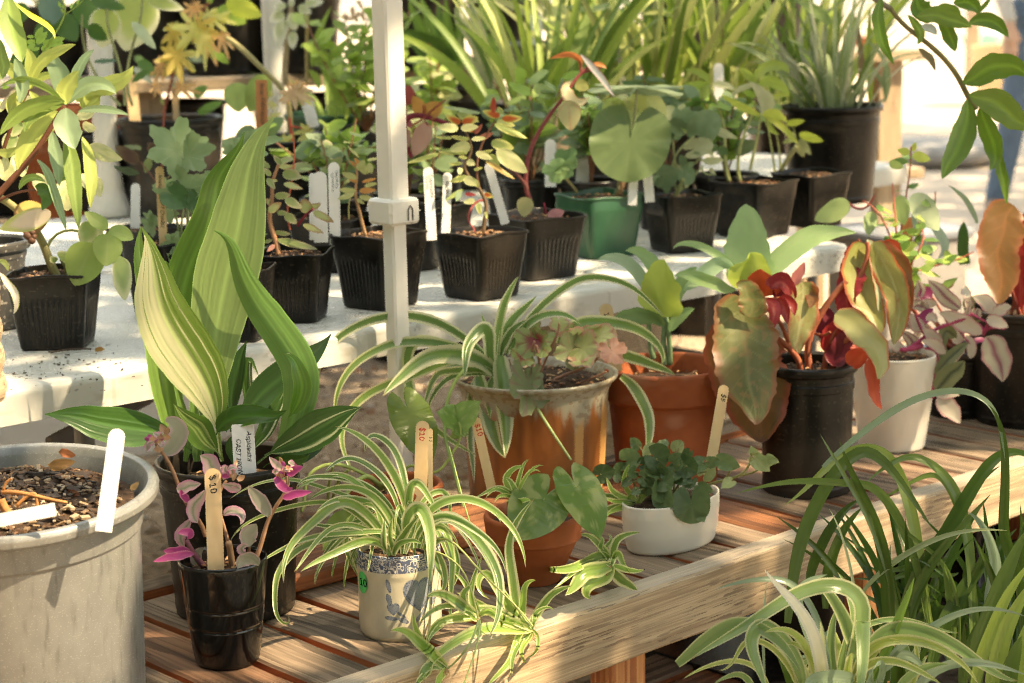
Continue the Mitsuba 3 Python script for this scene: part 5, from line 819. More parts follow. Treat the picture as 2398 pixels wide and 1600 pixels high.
BE.leaf([735, 470, 760, 380, 800, 300, 825, 245], 76, 0, 10, plain((.40, .14, .12)), 'lance', .3, 16, 9, d0=0); BE.leaf([810, 380, 815, 550, 780, 700, 790, 865], 210, 5, 14, yg, 'begonia', .28, 40, 19, .045, d0=2); BE.leaf([850, 400, 880, 480, 860, 560], 90, 4, -20, ob, 'ovate', .3, 16, 9, .02, d0=2)
BE.leaf([1230, 120, 1180, 250, 1210, 450, 1300, 620, 1322, 745], 210, 5, 18, plain((.34, .38, .10), (.24, .22, .05), edge=(.36, .1, .03)), 'begonia', .28, 40, 19, .045, d0=1); BE.leaf([1200, 115, 1150, 280, 1130, 420, 1150, 560], 150, 1, -16, rd, 'begonia', .28, 40, 19, .045, d0=0); BE.leaf([1250, 90, 1330, 260, 1350, 450, 1330, 590], 150, 4, 24, plain((.36, .42, .26), (.3, .34, .18), edge=(.4, .2, .1)), 'lance', .3, 24, 13, d0=2); BE.leaf([1290, 110, 1390, 300, 1460, 560, 1430, 805], 190, 6, -12, yg, 'begonia', .28, 40, 19, .045, d0=3); BE.leaf([1330, 130, 1450, 260, 1510, 440, 1525, 610], 150, 3, 16, ob, 'begonia', .28, 40, 19, .045, d0=1); BE.leaf([1350, 120, 1420, 160, 1450, 260], 110, 0, 10, ro_, 'ovate', .3, 16, 11, .02, d0=0); BE.leaf([1290, 300, 1330, 480, 1340, 580], 110, 1, -20, rd, 'begonia', .2, 18, 11, .02, d0=0)
BE.leaf([1150, 640, 1080, 700, 1000, 780, 960, 850], 200, 1, 20, rd, 'begonia', .3, 30, 17, .03, d0=1); BE.leaf([1220, 300, 1130, 430, 1120, 540, 1160, 640], 170, 3, -20, rd, 'begonia', .3, 30, 17, .03, d0=2); BE.leaf([1180, 780, 1200, 850, 1180, 930, 1150, 960], 120, 5, 10, ro_, 'begonia', .3, 24, 15, .03, d0=4); BE.leaf([600, 430, 650, 380, 700, 400, 740, 520], 120, 3, 20, rd, 'begonia', .4, 24, 15, .05, d0=3); BE.leaf([1240, 520, 1200, 640, 1220, 760, 1260, 850], 200, 2, 10, rd, 'begonia', .2, 20, 13, .02, d0=1); BE.leaf([1330, 380, 1310, 520, 1330, 640], 120, 2, 20, ro_, 'begonia', .2, 16, 11, .02, d0=1); BE.leaf([1290, 560, 1180, 620, 1080, 660, 960, 720], 250, -1, 10, dr_, 'begonia', .28, 40, 19, .045, d0=-2); BE.leaf([1260, 500, 1250, 620, 1280, 780], 180, 0, 10, rd, 'begonia', .28, 40, 19, .045, d0=-1); BE.leaf([1030, 600, 1170, 680, 1290, 800, 1340, 920, 1320, 1040], 180, 12, 14, plain((.40, .42, .18), (.34, .34, .12), edge=(.42, .16, .07)), 'begonia', .28, 40, 19, .045, d0=6); BE.leaf([1260, 900, 1280, 1010, 1290, 1120, 1352, 1245], 96, 11, 20, ro_, 'begonia', .3, 22, 11, .02, d0=7); BE.leaf([1020, 950, 1080, 840, 1160, 760, 1260, 720], 160, 3, 10, dr_, 'begonia', .28, 40, 19, .045, d0=2); BE.leaf([1130, 950, 1180, 880, 1240, 860], 110, 6, 10, ro_, 'ovate', .2, 14, 11, .01, d0=5); BE.leaf([1000, 560, 960, 640, 950, 780], 120, -2, 10, dr_, 'begonia', .2, 16, 11, .01, d0=-3)
for a_, w_ in (([800, 975, 720, 830, 600, 730, 540, 640], 46), ([862, 985, 850, 800, 890, 680, 1000, 500, 1110, 372], 50), ([1010, 970, 1080, 820, 1160, 720], 46), ([880, 720, 950, 740, 1000, 720], 24), ([960, 980, 1060, 640, 1240, 250, 1250, 110], 40), ([690, 480, 640, 500, 560, 500], 50), ([720, 840, 660, 660, 560, 560, 470, 600], 30)): BE.stem(a_, w_, 3, (.32, .10, .05), taper=.8)
# white pot with inch plant
C10, rb_, rt_, H_ = fit(2088, 1064, 158, 2091, 846, 206, ZB)
key = thing('inch_plant', 'silver and purple striped inch plant trailing from a white glazed pot', 'potted plant')
prof = [(.001, .004), (rb_ * .88, .004), (rb_ * .92, 0), (rb_ * .98, .003), (rb_ + (rt_ - rb_) * .5, H_ * .5), (rt_ - .001, H_ - .006), (rt_, H_ - .002), (rt_ - .0015, H_), (rt_ - .005, H_ - .0005), (rt_ - .008, H_ - .006), (rb_ + (rt_ - rb_) * .5 - .006, H_ * .5), (rb_ - .006, .015), (.001, .015)]
add(key, 'pot', lathe(soften(prof, .002), C10[0], C10[1], C10[2], 'white_ceramic', 96)); soil_disc(key, C10[0], C10[1], C10[2] + H_ - .012, rt_ - .009, 18, chips=80)
IN = Plant(key, depth(C10 + [0, 0, H_])); zs_ = plain((.42, .40, .28), (.50, .46, .34), mid=(.22, .07, .10), edge=(.36, .16, .16), amt=.12); zd = plain((.16, .18, .07), (.22, .23, .10), mid=(.06, .07, .03), amt=.12); zp = plain((.30, .04, .14), (.22, .04, .10)); zl = plain((.50, .44, .36), (.56, .52, .40), edge=(.45, .22, .22), amt=.1)
for a_, w_, p_, d_, ro in (([1885, 565, 1780, 470, 1665, 365], 110, zs_, 2, 12), ([2032, 735, 1880, 640, 1738, 590], 120, zl, 4, 14), ([2060, 750, 2110, 830, 2150, 930, 2172, 1060], 190, zs_, 5, 4), ([1715, 1005, 1840, 870, 1945, 790], 90, zd, 5, 20), ([1718, 1125, 1820, 1010, 1915, 915], 140, zd, 6, 8), ([1760, 800, 1690, 745, 1625, 695], 86, zl, 4, 10), ([1600, 860, 1560, 780, 1480, 712], 90, zs_, 2, 20), ([2100, 600, 2060, 520, 1968, 478], 100, zl, 3, 10), ([2105, 600, 2170, 560, 2232, 545], 80, zl, 4, -14), ([2060, 640, 2130, 650, 2210, 690], 90, zl, 5, 10), ([1735, 1150, 1800, 1230, 1885, 1340], 130, zl, 6, 10), ([1720, 1160, 1780, 1140, 1880, 1150], 80, zl, 6, 20), ([1640, 700, 1580, 650, 1570, 595], 96, zl, 3, 10), ([1600, 690, 1650, 610, 1700, 560], 86, zp, 2, 20), ([1580, 490, 1610, 430, 1590, 365], 80, zs_, 0, 20), ([1700, 440, 1640, 470, 1630, 510], 90, zp, 0, 10), ([1780, 870, 1700, 800, 1620, 780], 76, zl, 5, 10), ([1500, 840, 1420, 800, 1380, 790], 70, zl, 3, 10), ([1860, 760, 1790, 720, 1770, 880], 90, zd, 3, 10), ([1930, 560, 1920, 640, 1960, 470], 60, zs_, 3, 20), ([1950, 900, 1960, 800, 1920, 740], 70, zl, 3, 10), ([1650, 640, 1700, 620, 1720, 660], 60, zl, 4, 0), ([1560, 560, 1610, 540, 1680, 590], 80, zs_, 1, 10), ([1840, 800, 1880, 730, 1900, 690], 80, zl, 2, -10), ([1540, 700, 1480, 640, 1430, 640], 70, zs_, 1, 10)):
    IN.leaf(a_, w_, d_, ro, p_, 'ovate', .2, 16, 13, d0=d_ - .5)
for i in range(22):
    x, y, a_, l_ = rng.uniform(1500, 2000), rng.uniform(480, 850), rng.uniform(0, 6.28), rng.uniform(110, 190)
    IN.leaf([x, y, x + math.cos(a_) * l_ * .5, y + math.sin(a_) * l_ * .4 - 12, x + math.cos(a_) * l_, y + math.sin(a_) * l_ * .8], rng.uniform(50, 84), rng.uniform(-4, 3), rng.uniform(-40, 40), [zs_, zd, zl, zp, zs_][rng.integers(5)], 'ovate', .2, 14, 9, d0=rng.uniform(-5, 2))
for a_, w_ in (([1500, 850, 1620, 770, 1720, 700, 1840, 655, 1960, 600], 30), ([1700, 820, 1620, 700, 1580, 600], 24), ([1930, 580, 2000, 620, 2070, 655], 22), ([1620, 810, 1560, 830, 1480, 840], 44), ([2040, 740, 2070, 700, 2190, 700], 24), ([1700, 1170, 1715, 1010, 1730, 880, 1640, 830], 20), ([2040, 740, 2080, 640, 2100, 600], 24), ([1840, 660, 1900, 740, 1950, 800], 16)): IN.stem(a_, w_, 4, (.34, .05, .11), taper=.7, d0=2)
# dark pot at the right edge
C11, rb_, rt_, H_ = fit(2400, 1008, 240, 2400, 742, 290, ZB)
RB = puff('rex_begonia', 'dark ribbed pot at the right edge with one large orange brown begonia leaf', 'potted plant', C11, rb_, rt_, H_, soil=.02, seed=19); c(6)
RB.leaf([2250, -140, 2160, 60, 2150, 300, 2140, 530], 300, 12, 6, plain((.20, .075, .012), (.15, .095, .02), amt=.04, edge=(.26, .09, .03), pin=(.26, .11, .03), spots=(.16, .10, .03)), 'begonia', .14, 60, 31, .014, d0=7, label='large orange brown begonia leaf against the light'); RB.leaf([2300, 560, 2290, 200, 2330, -100], 120, 4, 20, rd, 'begonia', .2, 20, 9, .01, d0=2); RB.leaf([2320, 500, 2270, 420, 2250, 300], 60, 0, 10, yg, 'ovate', .2, 14, 9, d0=0)
for a_, w_ in (([2290, 620, 2270, 540, 2230, 440], 34), ([2300, 600, 2320, 400, 2310, 200], 30), ([2230, 600, 2250, 500, 2240, 440], 24)): RB.stem(a_, w_, 3, (.36, .09, .06))
# ------------------------------------------------------------------ on the near folding table: the row of square pots
def sqplant(name, lab, *a, **k):
    key = thing(name, lab, 'potted plant'); Cc, H, Zt = square_pot(key, *a, **k); P = Plant(key, Zt); P.C, P.H = Cc, H; return P
gg = bplain((.24, .34, .08), (.30, .38, .10), vein=(.36, .42, .16)); ge = bplain((.24, .32, .10), (.30, .38, .13), edge=(.55, .56, .30), ew=(.6, .95)); cr_ = bplain((.50, .50, .24), (.56, .56, .32), mott=.5, edge=(.26, .34, .10))
# far left: variegated shrub
S1 = sqplant('variegated_shrub', 'lime and cream variegated shrub leaning left from the nearest square black pot', 138, 820, 230, 174, -14, seed=1, chips=80)
crop(0, 440, 3.017)
S1.stem([415, 640, 370, 560, 320, 430, 265, 320, 150, 180, -20, 60], 66, 0, (.24, .22, .09), n=20, taper=.8); S1.stem([470, 640, 460, 560, 430, 510], 30, 2, (.3, .34, .14)); S1.stem([330, 430, 480, 300, 620, 340, 680, 400, 760, 310], 22, 3, (.3, .34, .14))
for a_, b_, w_, p_, d_, ro in (((655, 390), (525, 690), 1.05, gg, 5, -10), ((765, 325), (750, 552), 1.1, gg, 6, 12), ((770, 300), (940, 350), .9, gg, 4, 30), ((845, 480), (888, 795), .6, ge, 5, 30), ((760, 290), (600, 165), .7, gg, 4, -30), ((640, 240), (590, 410), 1.0, ge, 3, 20), ((640, 220), (700, 400), .9, cr_, 1, -20), ((420, 500), (495, 465), 1.3, ge, 4, -20), ((400, 520), (355, 490), 1.2, ge, 4, 20), ((690, 350), (680, 510), .9, cr_, 1, 10), ((220, 90), (215, 350), 1.2, bplain((.46, .32, .08), (.52, .40, .12), edge=(.25, .13, .05)), 2, 20), ((360, 175), (0, 300), .52, bplain((.62, .50, .42), (.60, .52, .36), edge=(.46, .48, .16)), 9, 18), ((430, 0), (440, 130), 1.4, cr_, 2, 10), ((480, -60), (490, 100), 1.2, cr_, 1, -20)):
    S1.blade(a_, b_, w_ * 1.3, d_ * .2, ro, p_, 'ovate', .2, .02, 6, 40, d0=d_)
S1.leaf([0, 600, 60, 680, 110, 780, 95, 895], 60, 10, 10, plain((.60, .50, .40), edge=(.46, .48, .12)), 'lance', .3, 20, 9, d0=9); S1.leaf([-20, 510, 40, 540, 55, 590], 40, 9, 10, plain((.46, .48, .12)), 'lance', .3, 12, 7, d0=8)
ms = [bead(pt(*q(210 + rng.normal(0, 22), 350 + rng.normal(0, 25)), S1.Z - .03), rng.uniform(.003, .006), (.10, .05, .03), 1) for i in range(7)]
add(S1.key, 'withered_tip', colored(merge(ms), None))
c(1)
for a_, b_, w_, d_, ro, p_ in (((0, 1120), (90, 1230), 1.3, 3, 0, cr_), ((110, 1050), (160, 1200), 1.2, 2, 20, cr_), ((560, 850), (650, 880), 1.2, 3, -30, cr_), ((600, 1000), (825, 1090), .75, 3, -20, cr_), ((440, 1230), (460, 1430), 1.3, 3, 10, cr_), ((130, 820), (80, 930), 1.3, 2, 0, ge), ((640, 1200), (680, 1340), 1.0, 1, 0, cr_), ((560, 1180), (600, 1290), 1.0, 1, 20, cr_), ((20, 700), (-60, 760), 1.3, 3, 0, cr_), ((160, 680), (280, 700), 1.0, 3, -30, cr_), ((40, 1060), (-60, 1190), 1.2, 5, 10, cr_), ((250, 1180), (300, 1330), 1.0, 1, 10, cr_), ((90, 900), (40, 1050), 1.1, 2, 10, ge), ((520, 800), (640, 770), .9, 2, -30, cr_)):
    S1.blade(a_, b_, w_, d_ * .2, ro, p_, 'ovate', .2, .03, 6, 40, d0=d_)
# the lance-leaved plant at the left border
Cl = pt(-45, 640, 2.86); Cl[2] = ZT; key = thing('daphne', 'lance leaved green plant with brown stems filling the upper left border', 'potted plant'); nursery(key, Cl, .055, .075, .13, 'grey_plastic', seed=21)
D1 = Plant(key, 2.62); c(1); dg = plain((.19, .28, .06), (.26, .35, .08), vein=.35, amt=.15); dl = plain((.36, .42, .09), (.42, .46, .13), vein=.25, amt=.1); dbl = plain((.22, .31, .16), (.27, .36, .2), vein=.25)
for a_, w_, p_, d_, ro in (([450, 715, 405, 530, 345, 345], 150, dbl, 2, 10), ([450, 710, 450, 600, 535, 480], 130, dl, 5, -14), ([465, 705, 560, 600, 680, 570, 790, 640], 120, dbl, 4, 20), ([560, 745, 640, 600, 780, 560, 905, 448], 150, dl, 3, -20), ([530, 760, 700, 745, 880, 785], 60, dbl, 5, 20), ([480, 690, 540, 460, 640, 338], 80, dbl, 0, 20), ([440, 690, 300, 690, 130, 770, 0, 920], 120, dg, 6, 16), ([440, 700, 310, 740, 200, 820, 170, 900], 90, dg, 5, -10), ([450, 735, 460, 860, 512, 1015], 190, dbl, 7, 8), ([400, 760, 250, 920, 120, 1160], 190, dl, 3, -12), ([440, 900, 490, 1150, 535, 1560], 120, dg, 6, 14), ([560, 930, 610, 1150, 612, 1420], 96, dl, 3, 20), ([350, 890, 385, 1080, 405, 1265], 100, dbl, 4, -10), ([250, 1085, 330, 1200, 400, 1400, 450, 1568], 76, dbl, 5, 30), ([240, 1265, 310, 1310, 285, 1430], 110, plain((.08, .15, .03)), 4, 10), ([540, 700, 620, 700, 680, 650], 110, dl, 2, 10), ([520, 690, 560, 600, 520, 520], 100, dg, -1, 10),
    ([200, 610, 215, 460, 180, 325], 100, dl, 1, 10), ([205, 605, 260, 450, 380, 350, 515, 303], 90, dl, 3, -14), ([190, 600, 110, 500, 30, 420], 100, dl, 2, 14), ([195, 610, 100, 660, 0, 740], 110, plain((.5, .46, .3), edge=(.45, .3, .25)), 4, 20), ([200, 620, 290, 690, 380, 690], 60, dl, 3, 10), ([190, 620, 90, 700, 80, 800], 100, dl, 5, 10), ([210, 590, 300, 520, 400, 500], 60, dl, 1, 10), ([50, -30, 80, 150, 115, 300, 150, 425], 165, dg, 8, 8), ([100, 400, 150, 560, 128, 705], 100, dbl, 6, -10), ([100, 15, 250, 130, 350, 205, 372, 265], 44, plain((.5, .5, .06)), 9, 20), ([-30, 250, 20, 420, 5, 545], 90, dg, 7, 10), ([440, 710, 200, 545, 0, 590], 60, dg, 6, 20), ([120, 1000, 40, 1040, -30, 1010], 70, dl, 4, 20), ([130, 1290, 200, 1210, 310, 1240], 60, dg, 4, 20), ([390, 1230, 460, 1180, 480, 1150], 60, dg, 4, 20)):
    D1.leaf(a_, w_, d_, ro, p_, 'lance', .25, 22, 11, .004, d0=d_ - 1)
for a_, w_ in (([-30, 1350, 100, 1200, 220, 1060, 365, 840, 440, 720], 46), ([-30, 1380, 120, 1310, 240, 1295], 22), ([0, 1080, 50, 940, 90, 830, 150, 700, 195, 610], 30)): D1.stem(a_, w_, 4, (.16, .065, .035), n=18, d0=2)
key = thing('jasmine', 'fine green twining stem with small paired leaflets across the upper left corner', 'plant'); J = Plant(key, 2.75); c(1)
J.stem([60, 800, 230, 470, 330, 300, 440, 100, 420, 0], 16, 0, (.26, .36, .07), n=16); J.stem([440, 100, 500, 60, 580, -10], 10, 0, (.26, .36, .07))
for a_, b_ in (((425, 60), (440, 20)), ((415, 50), (395, 10)), ((480, 60), (490, 20)), ((520, 30), (540, 0)), ((440, 90), (410, 60)), ((240, 280), (170, 290)), ((245, 265), (290, 180)), ((250, 300), (320, 215)), ((240, 300), (165, 345)), ((270, 330), (210, 340)), ((290, 300), (350, 270)), ((280, 340), (370, 290)), ((230, 250), (180, 250)), ((320, 300), (430, 290)), ((330, 290), (440, 260)), ((60, 590), (10, 600)), ((90, 610), (150, 600)), ((110, 600), (160, 640)), ((40, 600), (20, 560))): J.blade(a_, b_, .75, 0, rng.uniform(-30, 30), bplain((.24, .36, .06)), 'ovate', .15, .02, 4, 24)
key = thing('lime_leaf_plant', 'big lime leaves with cream margins and dark glossy leaves at the upper left', 'potted plant'); Cc = pt(230, 300, 4.3); Cc[2] = ZT; nursery(key, Cc, .08, .105, .17, seed=44); LL = Plant(key, 3.6); lm = bplain((.36, .44, .10), (.42, .48, .14), edge=(.56, .56, .34), ew=(.7, .9)); dkg = bplain((.05, .115, .02), (.08, .15, .03)); bgl = bplain((.14, .22, .17), (.10, .17, .10))
for a_, b_, w_, p_, ro in (((960, -60), (850, 345), 1.25, lm, 0), ((730, 60), (690, 325), 1.3, lm, 10), ((560, -10), (605, 200), 1.3, dkg, 10), ((600, 180), (725, 270), 1.0, dkg, -10), ((390, 100), (520, 275), 1.2, dkg, 10), ((350, -30), (345, 175), 1.3, bgl, 0), ((620, 0), (850, 55), .6, dkg, 20), ((330, 140), (250, 330), 1.0, dkg, 20), ((900, 150), (1060, 330), .5, bplain((.36, .42, .26)), 20), ((1010, 0), (1250, 60), .6, lm, 20), ((180, 30), (60, 180), 1.0, dkg, 0), ((250, 300), (60, 480), .9, dkg, 0), ((940, 420), (1050, 480), .9, dkg, 10), ((1000, 480), (900, 560), .6, dkg, 10), ((640, 420), (800, 410), .3, bgl, 0)):
    LL.blade(a_, b_, w_, 1, ro, p_, 'ovate', .12, .01, 7, 48, d0=rng.uniform(-8, 4))
for a_ in ([900, 720, 880, 400, 950, 150, 960, -60], [850, 720, 800, 400, 740, 200, 730, 60], [820, 720, 600, 400, 560, 100]): LL.stem(a_, 22, 0, (.26, .28, .12))
key = thing('scalloped_pot', 'beige scalloped pot just inside the left border of the picture', 'pot'); _c = pt(-131, 800, 2.34)
pr_ = [(.001, 0.0)] + [(.066 + .0045 * abs(math.sin(z * math.pi / .036)), z) for z in np.linspace(.002, .144, 60)] + [(.062, .144), (.058, .13), (.001, .12)]
pz_ = _c.copy(); pz_[2] = ZT; add(key, 'pot', lathe(pr_, pz_[0], pz_[1], ZT, 'rail_wood', 64)); soil_disc(key, pz_[0], pz_[1], ZT + .125, .058, 41, chips=0)
r = np.random.default_rng(77); ms = []
for i in range(150):
    x, y = (r.normal(140, 90), r.normal(860, 22)) if i < 90 else (r.uniform(250, 1850), 0); 
    if i >= 90: y = 905 - .2 * x - r.uniform(-10, 70)
    p = onz(x, y, ZT - .001); k = r.uniform(.0006, .0022); V, F = box(p[0], p[1], p[2] + k * .3, k * r.uniform(1, 3), k, k * .8, r.uniform(0, 3), .0002); ms.append((V, F, np.broadcast_to(np.array([.05, .035, .022]) * r.uniform(.5, 2), V.shape)))
solo('soil_crumbs', colored(merge(ms), None, smooth=False), 'dark soil crumbs scattered on the white table top', 'soil', kind='stuff')
a_, b_ = onz(118, 826, ZT + .001), onz(214, 818, ZT + .001); solo('twig', colored(tube(spline([a_, (a_ + b_) / 2 + [0, .002, .002], b_], 8), [.0016, .0012], 6), (.07, .045, .03)), 'short dark twig lying at the foot of the nearest square pot', 'twig')
key = thing('fallen_leaf', 'small curled orange leaf fallen beside the nearest square pot', 'leaf'); FL = Plant(key, depth(onz(230, 818, ZT)) - .004); K[:] = [0, 0, 1]; FL.blade((222, 820), (243, 816), .9, .3, 30, bplain((.45, .25, .06), (.36, .17, .04)), 'ovate', .5, .06, 5, 30, d0=0)
# anemone
S2b = sqplant('purple_leaf_seedling', 'dark purple leaved seedling in a square pot behind the anemone', 352, 662, 205, 120, 40, seed=2); crop(200, 250, 3.336); pd = bplain((.07, .035, .03), (.10, .07, .03), edge=(.13, .09, .05)); pg2 = bplain((.16, .20, .06), (.12, .15, .06))
for a_, b_, w_, ro, p_ in (((420, 430), (225, 315), .8, 20, pd), ((480, 340), (620, 300), .9, -20, pd), ((420, 520), (215, 480), .6, 40, bplain((.05, .07, .03))), ((440, 330), (300, 300), .7, -50, pg2), ((500, 400), (470, 520), .9, 10, pg2), ((620, 350), (640, 430), .9, 10, bplain((.06, .09, .03))), ((560, 310), (480, 290), .9, 0, pd), ((700, 420), (740, 340), .8, 0, pd)): S2b.blade(a_, b_, w_, 0, ro, p_, 'ovate', .25, .03, 5, 40)
S2b.stem([620, 900, 600, 600, 600, 420, 610, 150, 620, 0], 24, 0, (.22, .06, .035)); S2b.stem([600, 640, 500, 520, 430, 430], 14, 2, (.2, .1, .06)); S2b.stem([640, 560, 700, 470, 720, 420], 10, 2, (.3, .25, .1))
S2 = sqplant('anemone', 'anemone with downy jagged leaves and a handwritten wooden marker, left of the tall aspidistra', 395, 745, 215, 172, 38, seed=3); gn = bplain((.19, .28, .12), (.25, .33, .16), vein=(.30, .38, .22), amt=.08)
for a_, b_, w_, ro, d_, s_ in (((720, 340), (500, 150), .95, -18, 5, 'serrate'), ((800, 390), (1010, 300), .85, 24, 5, 'serrate'), ((790, 690), (520, 660), .45, 30, 5, 'serrate'), ((800, 640), (1030, 730), .75, -20, 6, 'serrate'), ((700, 700), (790, 760), .9, 0, 7, 'kidney'), ((850, 730), (800, 790), .9, 0, 7, 'kidney'), ((690, 1060), (590, 1090), .9, 10, 5, 'serrate'), ((690, 1060), (760, 1030), .9, -10, 5, 'serrate'), ((620, 1180), (650, 1150), .9, 0, 5, 'serrate'), ((720, 1170), (770, 1120), .9, 0, 5, 'serrate'), ((640, 850), (730, 830), .8, 20, 2, 'serrate'), ((520, 930), (430, 880), .9, 0, 2, 'serrate'), ((500, 880), (560, 860), .9, 10, 2, 'serrate'), ((980, 540), (880, 540), .6, 30, 2, 'serrate'), ((1000, 600), (1060, 650), .9, 10, 1, 'serrate'), ((1240, 330), (1530, 230), .5, 30, -6, 'serrate'), ((1230, 330), (1270, 190), .8, -20, -6, 'serrate'), ((1130, 350), (1070, 300), .7, 0, -6, 'serrate'), ((1340, 1030), (1410, 990), .8, 10, -1, 'serrate'), ((620, 640), (700, 560), .8, 10, 0, 'serrate')):
    P_ = bplain((.06, .13, .04), (.08, .16, .05)) if s_ == 'kidney' else gn
    S2.blade(a_, b_, w_, 1, ro, P_, s_, .2, .03, 7, 69, d0=d_)
for a_, w_ in (([830, 1200, 800, 900, 800, 700, 780, 500, 700, 360], 30), ([800, 640, 790, 500, 840, 400], 22), ([770, 1190, 750, 950, 770, 800], 22), ([730, 1190, 730, 980, 700, 800, 700, 720], 22), ([840, 1190, 850, 980, 830, 800], 22), ([760, 1190, 700, 1120, 690, 1060], 14), ([1200, 560, 1180, 480, 1230, 330], 20), ([1150, 540, 1160, 450, 1130, 360], 18)): S2.stem(a_, w_, 4, (.30, .36, .18), n=14, d0=0)
stick('wooden marker lettered ANEMONE beside the downy jagged leaves', (620, 1240), (577, 467), 66, S2.Z, 'stick_wood', 3, 5, (('Anemone SEPT CHARM', 11, -2.2, 5.2, 'ink_black'),), seed=8)
stick('blank pale pink plastic tag in the square pot behind the anemone', (390, 860), (392, 598), 72, S2b.Z, 'white_plastic', 0, 0, seed=1)
# pots behind and beside the aspidistra
S3 = sqplant('seedling', 'square black pot half hidden by the tall aspidistra, with one small shoot', 560, 802, 196, 165, -18, seed=5); crop(200, 250, 3.336); S3.blade((1310, 1160), (1360, 1230), .8, 0, 0, gn, 'ovate', .2, .03, 5, 30); S3.stem([1280, 1240, 1300, 1160], 14, 0, (.3, .34, .16))
S4 = sqplant('mirror_bush', 'red stemmed seedling with small oval leaves in a square pot right of the aspidistra', 696, 757, 192, 160, -15, seed=6); co = bplain((.22, .28, .09), (.28, .33, .12), edge=(.40, .36, .2)); co2 = bplain((.36, .40, .14), (.40, .42, .18), edge=(.35, .2, .1)); st_ = (.26, .09, .05)
crop(200, 250, 3.336)
S4.stem([1510, 1160, 1470, 1000, 1440, 850, 1460, 700, 1460, 600, 1500, 480, 1510, 420], 44, 0, (.34, .18, .09), n=18, taper=.5); S4.stem([1660, 930, 1720, 850, 1780, 800], 26, 3, (.25, .03, .05)); S4.stem([1600, 960, 1580, 800, 1610, 600, 1620, 200], 16, -1, (.5, .12, .06))
for a_, b_, w_, ro, p_ in (((1500, 440), (1620, 400), .8, 40, co), ((1510, 470), (1640, 470), .7, -40, co2), ((1540, 520), (1690, 550), .9, 10, co), ((1500, 580), (1440, 570), .7, 20, co2), ((1550, 600), (1700, 640), .6, 30, co2), ((1480, 700), (1600, 690), .8, -20, co), ((1560, 720), (1690, 790), .8, 20, co), ((1470, 770), (1400, 720), .9, 0, co2), ((1430, 820), (1530, 750), .9, 10, co2), ((1500, 830), (1580, 830), .8, 10, co), ((1560, 840), (1650, 910), 1.0, 10, co), ((1480, 980), (1600, 1000), .6, -30, co), ((1500, 1040), (1810, 1110), .32, 10, co), ((1740, 830), (1700, 720), 1.4, 10, co2), ((1740, 800), (1840, 760), .8, -20, co2), ((1780, 820), (1940, 900), .55, 10, co2), ((1700, 920), (1860, 985), .5, 20, co2), ((1440, 480), (1370, 420), .7, 10, co), ((1450, 540), (1390, 480), .8, 10, co), ((1420, 560), (1480, 640), .8, 10, co), ((1400, 1060), (1460, 1040), .7, 0, co), ((1480, 1080), (1420, 1130), .7, 0, bplain((.4, .2, .15))), ((1530, 450), (1470, 380), .8, 0, co)):
    S4.blade(a_, b_, w_, .5, ro, p_, 'ovate', .2, .02, 5, 34, d0=rng.uniform(-2, 3))
stick('pair of blank beige plastic tags behind the red stemmed seedling', (1840, 960), (1830, 508), 110, S4.Z + .06, 'white_plastic', 0, 0, seed=1); stick('white plastic tag with a smudged name right of the beige tags', (1950, 1010), (1940, 435), 88, S4.Z + .10, 'white_plastic', 0, 0, (('Nandina', 14, 2, 5, 'ink_black'), ('domestica', 16, -4, 4.5, 'ink_black')), seed=5); stick('narrow blue white tag leaning behind the beige tags', (1780, 940), (1775, 520), 60, S4.Z + .08, 'white_plastic', 0, 0, seed=1)
S5 = sqplant('orange_tipped_seedling', 'orange tipped seedling in a square black pot directly behind the white pole', 892, 728, 240, 172, 50, seed=7, chips=120); nd = bplain((.40, .42, .14), (.46, .46, .2)); no_ = bplain((.50, .20, .06), (.46, .28, .08))
S5.stem([2200, 1040, 2170, 940, 2130, 780, 2110, 680, 2120, 560, 2110, 460], 34, 0, (.38, .22, .10), n=14, taper=.5); S5.stem([2060, 880, 2060, 760, 2080, 680], 14, 0, (.4, .36, .14))
for a_, b_, w_, ro, p_ in (((2130, 480), (2060, 420), .5, 20, no_), ((2130, 500), (2180, 420), 1.1, 10, nd), ((2150, 510), (2250, 470), 1.0, -20, nd), ((2120, 560), (2000, 520), .8, 30, nd), ((2130, 590), (2060, 570), .5, 10, no_), ((2160, 590), (2270, 560), .4, 10, no_), ((2110, 660), (1980, 650), .6, 20, nd), ((2100, 680), (1970, 720), .6, -20, nd), ((2140, 660), (2270, 650), .6, 10, no_), ((2140, 700), (2260, 730), .6, 20, nd), ((2140, 400), (2040, 300), .25, 10, plain and nd), ((2200, 420), (2290, 400), .5, 30, nd), ((2210, 440), (2240, 520), .8, 0, nd), ((2080, 560), (2020, 600), .6, 0, nd), ((2180, 620), (2280, 600), .5, 0, nd), ((2120, 720), (2180, 760), .6, 0, nd), ((2150, 460), (2100, 400), .7, 0, no_)):
    S5.blade(a_, b_, w_, .5, ro, p_, 'ovate', .2, .02, 5, 30, d0=rng.uniform(-2, 3))
S6 = sqplant('coprosma', 'yellow edged seedling with orange red tips in the square pot right of the white pole', 1128, 705, 238, 152, 45, seed=8, chips=110); crop(900, 250, 3.917); ye = bplain((.24, .30, .09), (.32, .37, .13), edge=(.50, .50, .16), ew=(.55, .9)); yc = bplain((.44, .46, .20), (.50, .50, .26), mott=.4, edge=(.3, .36, .14)); rt2 = bplain((.34, .06, .02), (.42, .12, .03), edge=(.50, .46, .12), ew=(.62, .85))
